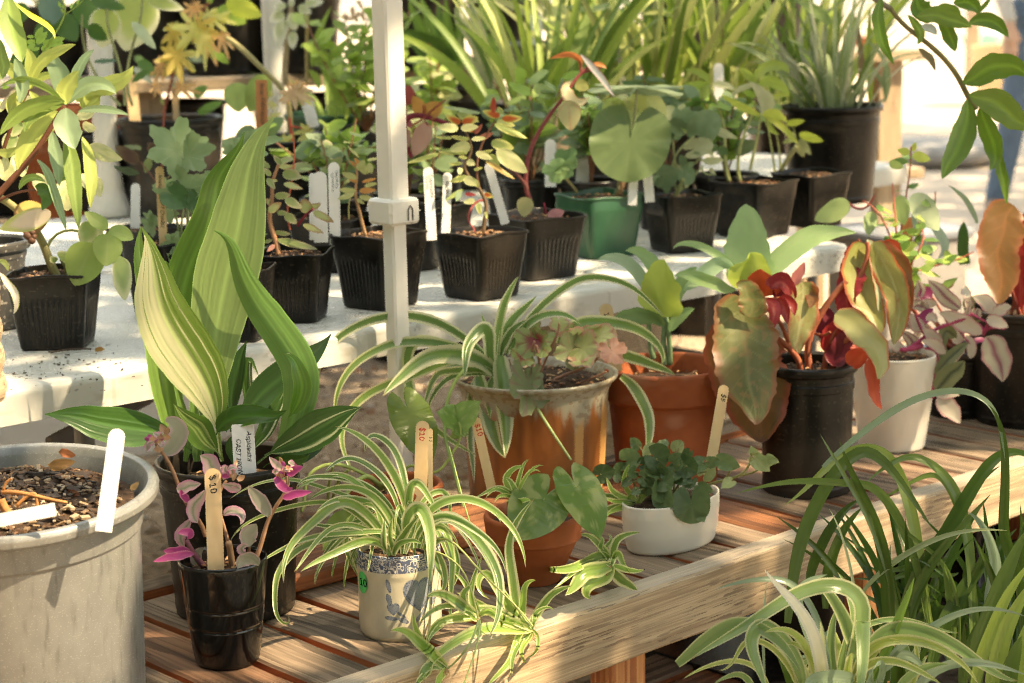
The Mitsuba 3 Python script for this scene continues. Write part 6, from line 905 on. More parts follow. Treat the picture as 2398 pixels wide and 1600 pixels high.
S6.stem([905, 1180, 930, 1000, 930, 880, 860, 740, 760, 620, 740, 540, 790, 440, 780, 300, 690, 180], 44, 0, (.12, .075, .035), n=22, taper=.45); S6.stem([910, 860, 820, 900, 770, 1030, 800, 1090, 830, 1150], 22, 2, (.34, .08, .07)); S6.stem([870, 760, 850, 600, 870, 420, 960, 220, 1010, 140], 26, 0, (.16, .07, .035), taper=.6)
for a_, b_, w_, ro, p_, d_ in (((700, 150), (560, 85), .8, 20, rt2, 2), ((715, 150), (860, 100), .95, -10, rt2, 2), ((680, 200), (490, 185), .75, -20, yc, 4), ((700, 200), (860, 180), .75, 20, yc, 4), ((780, 300), (610, 280), .5, 40, ye, 3), ((620, 290), (460, 285), .28, 30, ye, 2), ((800, 300), (930, 285), .6, 30, yc, 4), ((1000, 60), (1000, -90), .6, 10, bplain((.36, .07, .03), (.3, .05, .03)), 2), ((1080, 110), (1265, 110), .7, -20, rt2, 2), ((1060, 90), (900, 40), .7, 10, rt2, 1), ((1090, 70), (1040, 0), .8, 10, ye, 1), ((880, 60), (530, 10), .22, 30, bplain((.3, .38, .2)), 0), ((1010, 160), (1310, 290), .34, 10, ye, 3), ((1030, 140), (1200, 170), .7, 30, ye, 1), ((790, 360), (600, 400), 1.0, 10, yc, 1), ((760, 430), (495, 430), .3, 50, ye, 2), ((500, 430), (200, 525), .22, 10, ye, 4), ((860, 440), (1000, 400), .5, -30, ye, 3), ((840, 420), (990, 480), .7, 20, yc, 4), ((1030, 400), (1310, 600), .7, 10, yc, 5), ((930, 500), (1200, 660), .26, 20, bplain((.42, .3, .1)), 1), ((980, 330), (1190, 380), .8, 10, ye, -1), ((960, 440), (1060, 540), .9, 10, bplain((.25, .28, .07)), -2), ((760, 500), (830, 530), 1.2, 10, yc, 4), ((720, 520), (590, 530), .4, 20, ye, 3), ((700, 560), (690, 620), 1.0, 0, yc, 5), ((760, 640), (600, 690), .55, 10, ye, 4), ((740, 650), (830, 720), 1.1, 10, yc, 5), ((810, 660), (870, 740), .8, 10, ye, 3), ((720, 760), (560, 860), .36, 0, bplain((.30, .36, .12)), 3), ((700, 760), (660, 870), .7, 0, bplain((.25, .34, .2)), 3), ((830, 860), (730, 880), .8, 0, yc, 4), ((860, 880), (880, 990), .7, 0, ye, 4), ((930, 960), (940, 1030), .5, 0, ye, 4), ((920, 800), (1000, 830), .9, 0, rt2, 1), ((860, 300), (1000, 240), .6, 0, bplain((.3, .1, .06)), -1), ((830, 250), (900, 160), .6, 0, bplain((.34, .09, .05)), -1), ((820, 230), (720, 170), .7, 0, rt2, 0), ((740, 800), (840, 810), .6, 0, bplain((.25, .04, .04)), 0), ((760, 470), (680, 460), .6, 0, ye, 2), ((820, 580), (900, 560), .6, 0, ye, 1), ((670, 60), (870, 140), .6, 0, ye, -2)):
    S6.blade(a_, b_, w_, d_ * .2, ro, p_, 'ovate', .2, .02, 6, 36, d0=d_)
tx = (('Coprosma', 12, 1.5, 5.5, 'ink_black'), ('tequila', 14, -4.5, 5, 'ink_black'))
stick('white plastic tag with black handwriting, leaning right beside the collar of the pole', (430, 1110), (400, 553), 92, S6.Z - .03, 'white_plastic', 0, 0, tx, seed=3); stick('second lettered white tag, just left of the yellow edged seedling stem', (566, 1090), (580, 605), 82, S6.Z - .01, 'white_plastic', 0, 0, (('Repens', 14, -2, 5.5, 'ink_black'),), seed=4); stick('plain white tag tilted in the square pot of the red stemmed arching plant', (1080, 970), (950, 520), 82, S6.Z + .12, 'white_plastic', 0, 0, seed=4)
S7 = sqplant('red_stemmed_begonia', 'arching dark red stem with pale drooping leaves, in the pot left of the green one', 1258, 658, 250, 144, 36, seed=9, chips=40); rs_ = (.20, .045, .04)
S7.stem([1340, 860, 1300, 740, 1310, 520, 1360, 350, 1450, 180, 1560, 20, 1640, -80, 1720, -200, 1800, -300, 1870, -360], 46, 0, rs_, n=26, taper=.6); S7.stem([1310, 780, 1250, 660, 1120, 540, 1090, 510], 40, 1, (.18, .06, .045)); S7.stem([1480, 980, 1465, 890], 24, 2, (.36, .04, .08)); S7.stem([1800, -300, 1790, -420, 1740, -460], 24, 0, rs_); S7.stem([1820, -310, 1920, -340, 2000, -360], 20, 0, rs_)
S7.blade((1500, 1010), (1650, 960), 1.0, 1, 0, bplain((.42, .20, .20)), 'ovate', .2, .02, 6, 40, d0=2); S7.blade((1300, 830), (1280, 1010), 1.3, 1, 0, bplain((.40, .38, .14), (.44, .4, .18)), 'ovate', .2, .02, 6, 40, d0=4); S7.leaf([1790, -330, 1780, -450, 1680, -480, 1520, -440], 70, 2, 30, plain((.42, .14, .04)), 'lance', .3, 18, 9); S7.leaf([1800, -480, 1900, -370, 2000, -250, 2110, -90], 70, 2, 10, plain((.30, .32, .30), edge=(.35, .1, .08)), 'lance', .3, 20, 9)
S7.leaf([1900, -350, 1960, -390, 2040, -350], 50, 0, 20, plain((.42, .17, .05)), 'lance', .3, 14, 7); S7.leaf([1740, -220, 1660, -160, 1720, -60, 1880, -90], 130, 3, 20, plain((.52, .46, .26), edge=(.45, .25, .15)), 'lance', .4, 22, 11); S7.blade((1760, -220), (1870, -160), 1.3, 1, 10, bplain((.28, .28, .08)), 'ovate', .2, .02, 6, 40); S7.blade((1690, -60), (1710, 215), 1.1, 2, 0, bplain((.38, .36, .14), (.44, .40, .18), vein=(.36, .16, .1)), 'ovate', .15, .01, 7, 48, d0=2); S7.leaf([1650, -80, 1680, -80, 1690, -40], 16, 1, 0, plain((.3, .12, .06)), 'strap', .2, 8, 5)
# dark red plant behind the pole
crop(900, 0, 3.917); key = thing('copperleaf', 'maroon stemmed plant with copper leaves just right of the pole, behind the yellow edged seedling', 'potted plant'); Cc = pt(960, 470, 3.35); Cc[2] = ZT; nursery(key, Cc, .05, .065, .12, seed=24); CL = Plant(key, 3.25); mr = bplain((.24, .045, .04), (.3, .07, .06)); cp = bplain((.46, .26, .06), (.42, .20, .05)); pk2 = bplain((.42, .26, .18), (.38, .2, .14))
CL.stem([180, 1120, 280, 1060, 450, 1090, 600, 1140], 60, 0, (.16, .02, .03)); CL.stem([250, 1450, 200, 1250, 190, 1000, 170, 850], 40, 0, (.2, .03, .04)); CL.stem([400, 1150, 370, 1090, 360, 960], 16, 1, (.2, .03, .04)); CL.stem([250, 1150, 350, 1090, 500, 960, 560, 920], 20, 1, (.25, .06, .04))
for a_, b_, w_, p_ in (((170, 960), (240, 790), 1.5, mr), ((360, 1060), (260, 880), 1.0, cp), ((370, 1060), (530, 950), 1.3, cp), ((400, 1130), (270, 1430), .85, pk2), ((180, 1080), (90, 1000), 1.0, mr), ((210, 1100), (250, 1180), .8, mr), ((200, 1180), (170, 1400), .8, pk2)): CL.blade(a_, b_, w_, 1, rng.uniform(-15, 15), p_, 'ovate', .2, .03, 6, 40)
S8 = sqplant('wild_ginger', 'round grey green leaves rising from a square dark green pot', 1404, 607, 218, 142, 34, mat='green_plastic', seed=10, ribs=0, taper=.78); c(2); kg = bplain((.125, .185, .065), (.165, .225, .085), vein=(.19, .25, .105), amt=.03, nv=11)
S8.blade((1962, 965), (1925, 1215), 1.16, 1, -6, kg, 'kidney', .07, .03, 16, 140, d0=5, label='large round kidney shaped leaf facing the viewer'); S8.blade((2010, 610), (1715, 610), .55, 5, 80, bplain((.30, .38, .24), (.34, .42, .28)), 'kidney', .02, .01, 7, 56, d0=3); S8.blade((2010, 615), (2300, 640), .55, 2, -80, bplain((.30, .38, .24), (.34, .42, .28)), 'kidney', .02, .01, 7, 56, d0=3)
S8.stem([1900, 1330, 1880, 1230, 1920, 1100, 1960, 975], 22, 4, (.34, .32, .2), d0=0); S8.stem([1860, 1330, 1960, 1000, 1990, 800, 2010, 615], 20, 3, (.34, .34, .2), d0=0); S8.stem([1890, 1330, 1905, 1260, 1925, 1200], 44, 1, (.36, .22, .12))
for a_, b_, p_ in (((1900, 720), (1870, 660), bplain((.50, .52, .28))), ((1950, 740), (2000, 700), bplain((.50, .52, .28))), ((1940, 760), (1920, 790), bplain((.52, .54, .32))), ((2000, 720), (2060, 780), bplain((.46, .5, .24))), ((2060, 780), (2200, 800), bplain((.46, .48, .2))), ((1850, 740), (1790, 700), bplain((.3, .36, .1)))): S8.blade(a_, b_, 1.2, 0, 0, p_, 'kidney', .2, .03, 5, 36, d0=-3)
S8.blade((1480, 1150), (1350, 1160), .8, 1, 30, bplain((.16, .25, .1)), 'heuchera', .2, .04, 6, 54, d0=4); S8.blade((1520, 1100), (1590, 1000), .8, 1, 10, bplain((.14, .23, .09)), 'heuchera', .2, .04, 6, 54, d0=3); S8.blade((1470, 1130), (1540, 1140), .8, 1, 10, bplain((.16, .25, .1)), 'heuchera', .2, .04, 6, 54, d0=4); S8.stem([1600, 1310, 1540, 1230, 1480, 1170], 22, 3, (.36, .30, .12))
stick('white tag in the dark green pot, right of the round leaf', (1980, 1320), (1990, 1130), 62, S8.Z - .04, 'white_plastic', 0, 0, seed=1); stick('white tag with a torn edge at the corner of the dark green pot', (2090, 1300), (2070, 1090), 66, S8.Z - .03, 'white_plastic', 0, 0, seed=1); stick('speckled round ended tag behind the dark red arching stem', (1420, 1200), (1420, 948), 76, S8.Z + .15, 'white_plastic', 0, 0, seed=1); stick('tall pale plastic tag standing behind the round grey green leaves', (1640, 1180), (1660, 860), 90, S8.Z + .25, 'white_plastic', 0, 0, roundtop=False); stick('bright white tag higher up behind the round grey green leaves', (1700, 900), (1710, 660), 80, S8.Z + .4, 'white_plastic', 0, 0, roundtop=False)
S9 = sqplant('clover_like_seedling', 'small blue green seedling in a square pot right of the dark green one', 1596, 594, 198, 130, 28, seed=11); S10 = sqplant('umbrella_plant', 'long stalked seedling with yellow green finger leaves in a worn square pot', 1764, 560, 224, 128, 52, seed=12, chips=110); S11 = sqplant('small_seedling', 'last square pot of the row with pale bark and a short cut stem', 1898, 536, 196, 124, 45, seed=13, chips=110)
crop(1450, 250, 3.917); bg = bplain((.16, .24, .11), (.22, .30, .16)); pl_ = bplain((.42, .46, .24), (.48, .5, .3)); dgn = bplain((.08, .14, .04), (.11, .17, .05))
for a_, b_, w_, p_ in (((380, 640), (280, 720), .9, bg), ((420, 640), (530, 640), .9, bg), ((430, 700), (440, 800), 1.0, bg), ((600, 540), (560, 440), 1.1, dgn), ((610, 560), (690, 510), 1.0, bg), ((600, 620), (660, 700), .8, bg), ((560, 560), (590, 630), .9, pl_), ((770, 500), (960, 490), .55, pl_), ((720, 380), (850, 340), .6, pl_), ((800, 400), (870, 450), .7, pl_), ((780, 190), (880, 60), .8, bg), ((770, 180), (650, 170), .8, bg), ((780, 200), (840, 290), .6, pl_), ((820, 180), (1080, 300), .42, pl_), ((550, 180), (480, 120), .8, bg), ((580, 100), (560, 0), .9, bg), ((500, 300), (580, 260), .7, bg), ((660, 120), (720, 40), .9, bg), ((920, 380), (1000, 440), 1.1, dgn), ((900, 350), (850, 420), .9, dgn), ((600, 740), (640, 720), .8, pl_), ((370, 560), (300, 540), .8, bg), ((690, 300), (640, 250), .7, bg), ((830, 560), (880, 630), .6, pl_), ((470, 60), (420, 10), .8, pl_), ((540, 20), (610, -20), .8, pl_), ((680, 420), (740, 440), .7, bg)): S9.blade(a_, b_, w_ * 1.2, .5, rng.uniform(-30, 30), p_, 'kidney' if rng.random() < .4 else 'ovate', .2, .03, 5, 34, d0=rng.uniform(-3, 3))
for a_ in ([510, 820, 590, 670], [560, 780, 700, 620, 770, 540], [520, 760, 490, 560, 530, 430, 690, 270], [520, 560, 500, 400, 490, 300], [750, 560, 800, 620, 860, 620], [700, 520, 740, 480, 770, 500]): S9.stem(a_, 22, 1, (.32, .36, .16))
S9.stem([515, 825, 590, 665], 40, 2, (.42, .44, .18), 'cut_stem', 1.0)
yl = plain((.40, .46, .06), (.44, .50, .10)); ym = plain((.28, .36, .06), (.32, .40, .08)); pu = plain((.52, .52, .30), (.56, .56, .36))
for a_, w_ in (([1110, 680, 1090, 520, 1130, 300, 1230, 60], 34), ([1200, 580, 1250, 350, 1300, 90], 30), ([1010, 680, 970, 400, 950, 130, 880, -60, 830, -200], 36), ([1430, 600, 1400, 400, 1350, 120], 22), ([1480, 560, 1460, 350, 1440, 250], 20)): S10.stem(a_, w_, 2, (.33, .36, .13), n=18)
for a_, w_, p_, d_, ro in (([1300, 80, 1150, 10, 930, -110], 80, yl, 4, 20), ([1310, 80, 1420, 60, 1540, 140], 100, yl, 5, -20), ([1300, 80, 1330, -60, 1190, -230], 110, pu, 4, 10), ([1320, 90, 1480, 180, 1600, 300, 1640, 340], 66, yl, 3, 16), ([1340, 60, 1400, -60, 1350, -130, 1310, -110], 60, pu, 3, 20), ([1330, 40, 1480, -110, 1560, -80], 50, yl, 1, 10), ([1260, -200, 1320, -340, 1500, -360, 1550, -300], 110, ym, -1, 20), ([1270, -200, 1400, -230, 1570, -90], 110, ym, 0, -10), ([1250, -200, 1200, -280, 1100, -360], 80, ym, -2, 10), ([1250, -190, 1150, -180, 1020, -100], 70, pu, 0, 30), ([1240, 60, 1180, 130, 1120, 150], 60, plain((.07, .12, .03)), 0, 0), ([830, -210, 700, -200, 560, -180], 90, ym, -2, 20), ([830, -210, 760, -100, 640, 0], 100, ym, -1, 0), ([830, -210, 780, -290, 600, -340], 70, ym, -3, 0), ([850, -210, 960, -200, 1060, -160], 70, pu, -1, 0), ([1350, 100, 1380, 180, 1470, 260], 60, ym, 0, 0)): S10.leaf(a_, w_, d_, ro, p_, 'lance', .25, 18, 9, d0=d_ - 1)
S11.stem([1480, 590, 1540, 490, 1630, 360], 44, 3, (.42, .40, .18), 'cut_stem', 1.0)
for a_, b_, w_, p_ in (((1640, 320), (1690, 460), .9, bplain((.24, .25, .10))), ((1650, 250), (1870, 320), .6, bplain((.40, .46, .06))), ((1530, 160), (1700, 130), .6, bplain((.40, .46, .06))), ((1660, 300), (1760, 440), .6, bplain((.2, .22, .09))), ((1600, 300), (1500, 330), .6, bplain((.3, .34, .1))), ((1590, 230), (1620, 290), .6, bplain((.36, .38, .14)))): S11.blade(a_, b_, w_, 1, rng.uniform(-20, 20), p_, 'ovate', .2, .02, 5, 34, d0=2)
S11.stem([1640, 330, 1610, 260, 1600, 200, 1540, 160], 14, 2, (.3, .34, .1)); S11.stem([1630, 360, 1660, 300, 1690, 280], 14, 2, (.3, .34, .1))
# second row of square pots, mostly hidden
for i, (x, y, w_, yw, lab) in enumerate(((1010, 612, 220, 40, 'square black pot behind the yellow edged seedling, holding a pale tag'), (1230, 545, 210, 40, 'square black pot with bright bark behind the red stemmed arching plant'), (1395, 510, 190, 35, 'square black pot partly seen behind the round leaf'), (1560, 480, 185, 40, 'square black pot in the shade behind the blue green seedling'), (780, 640, 210, -20, 'square black pot behind the tags left of the pole'))):
    P_ = sqplant('square_pot_seedling', lab, x, y, w_, 125, yw, seed=30 + i, chips=60)
    tops = [P_.C + [rng.normal(0, .03), rng.normal(0, .03), P_.H + rng.uniform(.05, .17)] for k in range(5)]
    shrub(P_, P_.C, [[P_.C + [0, 0, P_.H - .012], (P_.C + [0, 0, P_.H] + tp) / 2 + rng.normal(0, .008, 3), tp] for tp in tops], 9, .040, [gg, bg, gn, co], seed=i)
# ------------------------------------------------------------------ rear table and beyond
mp = bplain((.60, .46, .09), (.66, .54, .13), vein=(.50, .28, .10), nv=7); mp2 = bplain((.66, .38, .14), (.70, .46, .2)); mpl = bplain((.60, .60, .15), (.68, .64, .22)); mpw = bplain((.62, .46, .26), (.66, .5, .3))
def rimpot(name, lab, x, y, w, H, z=ZT, mat='black_plastic', tap=.76, cat='potted plant', **k):
    Cc, rt = fit_rim(x, y, w, z, H); Cc[2] = z; key = thing(name, lab, cat); nursery(key, Cc, rt * tap, rt, H, mat, **k); P = Plant(key, depth(Cc + [0, 0, H])); P.C, P.H, P.r_ = Cc, H, rt; return P
def deskpot(name, lab, x, Z, w_, H, z, mat='black_plastic', **k):
    Cc = pt(x, 100, Z); Cc[2] = z; r_ = w_ / 2; key = thing(name, lab, 'potted plant'); nursery(key, Cc, r_ * .8, r_, H, mat, **k); P = Plant(key, Z); P.C, P.H, P.r_ = Cc, H, r_; return P
lg_ = bplain((.30, .42, .07), (.24, .36, .06))
M1 = rimpot('maple', 'young maple with golden star leaves in a black nursery pot left of the marker stake', 398, 283, 254, .21, seed=2, soil=.05); crop(300, 0, 3.917)
for a_, b_, w_, d_, ro in (((600, 80), (540, 230), 1.0, 2, 20), ((620, 60), (700, 60), 1.0, 2, -20), ((630, 250), (460, 450), 1.15, 4, 10), ((640, 240), (850, 330), 1.0, 4, -20), ((730, 130), (900, 290), .6, 3, 30), ((780, 180), (1000, 210), .7, 2, 20), ((850, 330), (930, 550), .5, 3, 10), ((700, 330), (710, 660), .42, 5, 10), ((720, 360), (810, 610), .45, 4, -20), ((440, 510), (330, 720), 1.0, 3, 10), ((450, 500), (620, 660), 1.0, 3, -10), ((450, 500), (500, 780), .7, 4, 10), ((420, 280), (350, 520), .55, 1, 20), ((460, 800), (690, 860), .45, 3, 10), ((260, 780), (240, 900), .6, 2, 0), ((420, 250), (470, 420), .8, 0, 0), ((300, 580), (240, 800), .5, 2, 20), ((900, 180), (820, 120), .8, 1, 0)):
    M1.blade(a_, b_, w_, 1, ro, [mp, mp2, mpl][rng.integers(3)] if b_[1] < 800 else mp2, 'maple', .2, .04, 6, 90, d0=d_)
M1.stem([335, 1140, 340, 980, 400, 740, 440, 520, 520, 380, 620, 250, 680, 110, 750, 20], 30, 3, (.30, .09, .05), n=20, taper=.6); M1.stem([330, 950, 420, 840, 460, 800], 12, 3, (.45, .08, .05)); M1.stem([100, 100, 250, 60, 330, 40], 34, -2, (.28, .27, .12))
for a_, b_, w_, p_, ro in (((640, 1040), (860, 930), .5, bplain((.14, .24, .05)), 10), ((600, 880), (720, 790), .9, bplain((.16, .26, .06)), -10), ((100, 600), (250, 690), .8, bplain((.10, .2, .03)), 0), ((50, 620), (230, 770), .4, bplain((.5, .54, .4)), 10), ((60, 520), (170, 590), .7, bplain((.2, .3, .1)), 0), ((560, 500), (680, 560), .9, bplain((.34, .42, .3)), 0), ((780, 470), (920, 580), .6, bplain((.2, .32, .06)), 0), ((400, 720), (440, 850), .5, bplain((.34, .42, .3)), 0), ((300, 900), (330, 970), .5, bplain((.36, .42, .1)), 0), ((820, 80), (1080, 210), .8, bplain((.26, .36, .06)), 10), ((900, 10), (1220, 150), .75, bplain((.40, .44, .06)), -10), ((720, 20), (780, 0), 1.0, bplain((.2, .3, .05)), 0)): M1.blade(a_, b_, w_ * 1.1, 1, ro, p_, 'ovate', .2, .02, 5, 36, d0=rng.uniform(-4, 1))
stick('broad pale wooden stake inside the left maple pot', (60, 1060), (20, 690), 100, M1.Z - .02, 'stick_wood', 0, 0, roundtop=False); stick('thin wooden stake behind the maple stem', (440, 1050), (430, 840), 56, M1.Z + .02, 'stick_wood', 0, 0, roundtop=False)
M2 = rimpot('maple_seedling', 'maple seedling with a red stem in a grey rimmed pot, behind the upright wooden marker', 668, 333, 288, .20, seed=1, soil=.06); crop(300, 0, 3.917)
M2.stem([1515, 1568, 1510, 1300, 1490, 1150, 1470, 940, 1400, 800, 1250, 650, 1020, 430, 900, 350], 44, 2, (.34, .30, .13), n=26, taper=1.2); M2.stem([1515, 1560, 1505, 1300, 1480, 1080], 26, 4, (.62, .06, .04), d0=4); M2.stem([1480, 1160, 1600, 1180, 1650, 1200], 20, 5, (.62, .1, .05), d0=4)
for a_, b_, w_, p_, d_, ro in (((1510, 830), (1540, 1010), 1.0, mpw, 6, 0), ((1530, 840), (1730, 930), .6, mpw, 6, 10), ((1520, 830), (1640, 760), .8, mp2, 5, 0), ((1500, 850), (1380, 940), .7, mp2, 5, 10), ((1540, 850), (1700, 970), .5, mpl, 4, 20), ((1430, 1290), (1580, 1480), .6, mpl, 5, 10), ((1430, 1290), (1440, 1460), .4, mpl, 6, 20), ((1650, 1200), (1540, 1330), .8, mpl, 5, 10), ((1640, 1240), (1650, 1450), .35, mpl, 5, 0), ((1660, 1260), (1720, 1470), .35, mpl, 5, 0), ((1600, 1190), (1700, 1170), .5, mp, 4, 0), ((1330, 950), (1280, 1000), .9, mpl, 3, 0), ((1340, 1060), (1400, 1200), .6, mpl, 4, 0), ((1310, 880), (1310, 820), .5, mpl, 2, 0), ((1400, 1280), (1320, 1310), .5, mp2, 4, 0)): M2.blade(a_, b_, w_, 1, ro, p_, 'maple', .2, .04, 6, 90, d0=d_)
M2.blade((1260, 690), (1110, 1030), 1.0, 0, 0, bplain((.26, .34, .09)), 'ovate', .1, .01, 6, 40, d0=-2); M2.blade((1000, 760), (1010, 1030), 1.5, 0, 0, bplain((.26, .34, .10)), 'ovate', .1, .01, 6, 40, d0=-3)
stick('upright brown wooden marker with dark writing in the grey rimmed maple pot', (1230, 1260), (1222, 735), 106, M2.Z - .03, 'post_wood', 0, 0, (('Acer Palmatum', 6, -2, 8, 'ink_black'),), roundtop=False, seed=3); stick('grey speckled tag inside the rim of the maple seedling pot', (1680, 1080), (1640, 930), 110, M2.Z + .05, 'white_plastic', 0, 0, roundtop=False)
for i, (x, Z, lab, pal, h_) in enumerate(((770, 3.45, 'small green plant in front of the bright green pot', 0, .14), (945, 3.5, 'dense yellow green plant right behind the collar of the pole', 2, .16), (1240, 3.7, 'fresh green plant behind the red stemmed arching plant', 0, .2), (1380, 3.65, 'soft green plant behind the round grey green leaves', 1, .18), (1560, 3.75, 'dark green leafy plant behind the finger leaved seedling', 3, .2), (1700, 3.7, 'bushy plant left of the big dusty black pot', 1, .16), (1010, 4.1, 'bright green plant beside the dark aspidistra pot', 2, .25))):
    P_ = deskpot('rear_table_plant', lab, x, Z, .13, .11, ZT, seed=60 + i); pl4 = ([gg, bg, lg_], [gn, lg_, bplain((.2, .3, .06))], [bplain((.34, .42, .12)), cr_, lg_], [dgn, bplain((.08, .15, .03)), bg])[pal]
    shrub(P_, P_.C, [[P_.C + [0, 0, .10], P_.C + [a_ * .5, b_ * .5, .10 + h_ * .6], P_.C + [a_, b_, .10 + h_ * rng.uniform(.7, 1.1)]] for a_, b_ in rng.normal(0, .055, (6, 2))], 13, .05, pl4, seed=300 + i)
# pale variegated plant and lush green left of the pole
M3 = rimpot('variegated_euonymus', 'pale grey green variegated plant on a bare stem left of the pole', 860, 310, 270, .16, seed=3); crop(300, 0, 3.917); vw = bplain((.40, .44, .22), (.46, .5, .28), edge=(.66, .66, .52), ew=(.55, .8)); lg = bplain((.34, .46, .08), (.28, .40, .06)); lgl = plain((.34, .46, .09), (.28, .4, .07))
M3.stem([1440, 780, 1450, 480, 1480, 250, 1500, 0], 60, -6, (.30, .24, .14), n=14, taper=.8, d0=-6); M3.stem([1640, 780, 1640, 600, 1640, 300, 1660, 100], 36, -4, (.36, .28, .12), d0=-4)
for a_, b_, w_ in (((1430, 120), (1300, 200), 1.2), ((1400, 200), (1380, 430), .9), ((1500, 120), (1530, 280), 1.1), ((1510, 290), (1510, 450), .9), ((1560, 150), (1650, 250), .9), ((1450, 60), (1340, 40), 1.0), ((1560, 60), (1680, 120), 1.0), ((1620, 30), (1790, 20), .8), ((1480, 60), (1520, -20), 1.0), ((1400, 80), (1330, 150), 1.0), ((1580, 120), (1560, 200), 1.0), ((1450, 180), (1430, 320), .8)): M3.blade(a_, b_, w_, .5, rng.uniform(-20, 20), vw, 'ovate', .2, .02, 6, 40, d0=-3)
crop(300, 0, 3.917)
for a_, w_ in (([1900, 1100, 1880, 800, 1760, 500, 1850, 100], 90), ([2000, 1100, 1960, 850, 1900, 600, 2060, 330], 130), ([2060, 1150, 2080, 980, 2000, 850, 1970, 820], 60), ([2130, 1150, 2080, 950, 2000, 700], 60), ([1680, 600, 1700, 450, 1750, 300, 1860, 60], 60), ([1850, 700, 1780, 500, 1680, 620], 80), ([2100, 900, 2120, 500, 2180, 200], 70), ([1960, 700, 1900, 480, 1840, 380], 110), ([2180, 800, 2200, 500, 2230, 300], 60), ([1750, 820, 1720, 700, 1660, 640], 80)): M3.leaf(a_, w_, rng.uniform(-6, 2), rng.uniform(-30, 30), lgl, 'lance', .25, 20, 9, .01, d0=-4)
shrub(M3, M3.C, [[M3.C + [0, 0, .15], M3.C + [x / 2, -.02, .27], M3.C + [x, y, .42]] for x, y in ((-.14, .05), (-.05, .1), (.05, .0), (.0, .15), (.10, .1))], 26, .05, [lg, gg, bplain((.3, .4, .1))], seed=71, sr=.003)
ms = [bead(pt(*q(2100 + rng.normal(0, 50), 120 + rng.normal(0, 45)), M3.Z + .02), .0048, (.60, .40, .26), 1) for i in range(26)]
add(M3.key, 'buds', colored(merge(ms), None)); labels[f'{M3.key}__buds'] = {'kind': 'stuff'}
G5 = deskpot('green_basin', 'bright green plastic pot behind the lush leaves left of the pole', 770, 4.6, .23, .18, ZT, 'green_plastic', seed=2)
strap_clump(G5, G5.C, ZT + .1, 16, .26, .018, [lgl, plain((.3, .4, .08))], seed=9, bsdf='leaf_surface')
# aspidistra and variegated straps right of the pole
A4 = rimpot('variegated_aspidistra', 'variegated aspidistra with twisted cream leaves in a black pot right of the pole', 1109, 258, 256, .19, seed=5, soil=.04); A5 = deskpot('dark_aspidistra', 'dark broad leaved aspidistra in the black pot nearest the pole', 1022, 4.6, .24, .24, ZT, seed=4, soil=.04); crop(900, 0, 3.917)
ag = cast((.13, .21, .03), hi=1.6); agd = cast((.08, .14, .02)); av = cast((.14, .21, .05), ((-.95, -.45), (.25, .9)), (.60, .58, .34))
for a_, w_, p_, d_ in (([620, 830, 610, 600, 590, 300, 560, -40], 130, ag, 0), ([600, 820, 520, 600, 330, 380, 140, 290], 270, agd, 2), ([640, 800, 560, 500, 420, 200, 330, -40], 150, ag, -2), ([680, 760, 690, 400, 660, -40], 90, ag, 0), ([610, 830, 480, 500, 300, 180, 230, 0], 150, ag, -3), ([570, 780, 540, 400, 490, 0], 130, agd, -4), ([640, 820, 700, 640, 740, 560], 60, cast((.3, .34, .1)), 1)): A5.leaf(a_, w_, d_, rng.uniform(-20, 20), p_, 'aspt', .2, 26, 11, .006, d0=-2)
for a_, w_, p_, d_ in (([920, 960, 980, 700, 900, 460, 760, 250, 690, 180, 700, -30], 170, av, 3), ([930, 950, 900, 760, 760, 560, 690, 320], 130, av, 2), ([1010, 780, 1030, 560, 1000, 400, 930, 300], 140, ag, 0), ([980, 900, 860, 250, 780, -20], 130, av, -3), ([1000, 820, 1060, 700, 1180, 640, 1320, 510, 1540, 545], 90, cast((.22, .3, .08)), 4), ([960, 900, 1000, 760, 1010, 700], 80, ag, 0), ([880, 960, 840, 860, 800, 800], 60, cast((.34, .36, .16)), 2), ([560, 900, 480, 700, 330, 600, 310, 720], 80, cast((.30, .36, .08)), 1), ([940, 300, 950, 100, 980, -30], 90, ag, -4), ([860, 200, 900, 80, 950, -20], 70, cast((.34, .36, .1)), -4)): A4.leaf(a_, w_, d_, rng.uniform(-20, 20), p_, 'aspt', .25, 28, 13, .01, d0=0)
# rear rack
t = thing('plant_rack', 'long wooden rack of weathered boards at the back, under dark pots', 'rack')
RD = nrm(np.array([.93, .36, 0])); RN = np.array([-RD[1], RD[0], 0]); RO_ = pt(500, 130, 5.4); RO_[2] = 0
for k, (zz, off) in enumerate(((.90, 0), (.90, .16), (.90, .32), (.90, .48), (.52, 0), (.52, .16), (.52, .32))): add(t, 'board', plank_ply(RO_ + RN * off - RD * 1.6 + [0, 0, zz], RO_ + RN * off + RD * 2.3 + [0, 0, zz], .145, .035, seed=61 + k, bsdf='rail_wood', n=8))
for bx in (-1.5, -.2, 1.0, 2.2):
    for off in (.0, .48): add(t, 'leg', plank_ply(RO_ + RN * off + RD * bx, RO_ + RN * off + RD * bx + [0, 0, .88], .09, .05, up=RN, seed=77, bsdf='rail_wood', n=4))
G6 = rimpot('olive_tub_plant', 'wide olive green tub with a white tag, standing on a pale wooden box', 1345, 103, 325, .15, .86, 'green_plastic', seed=1, soil=.03, tap=.84)
solo('wooden_box', mikit.ply(box(G6.C[0], G6.C[1], .43, .34, .34, .858, .5, .006), 'rail_wood', smooth=False), 'tall pale wooden box carrying the olive green tub', 'box'); scene['olive_plastic'] = pr((.10, .115, .065), .35, .5); scene[f'{G6.key}__pot']['bsdf'] = {'type': 'ref', 'id': 'olive_plastic'}
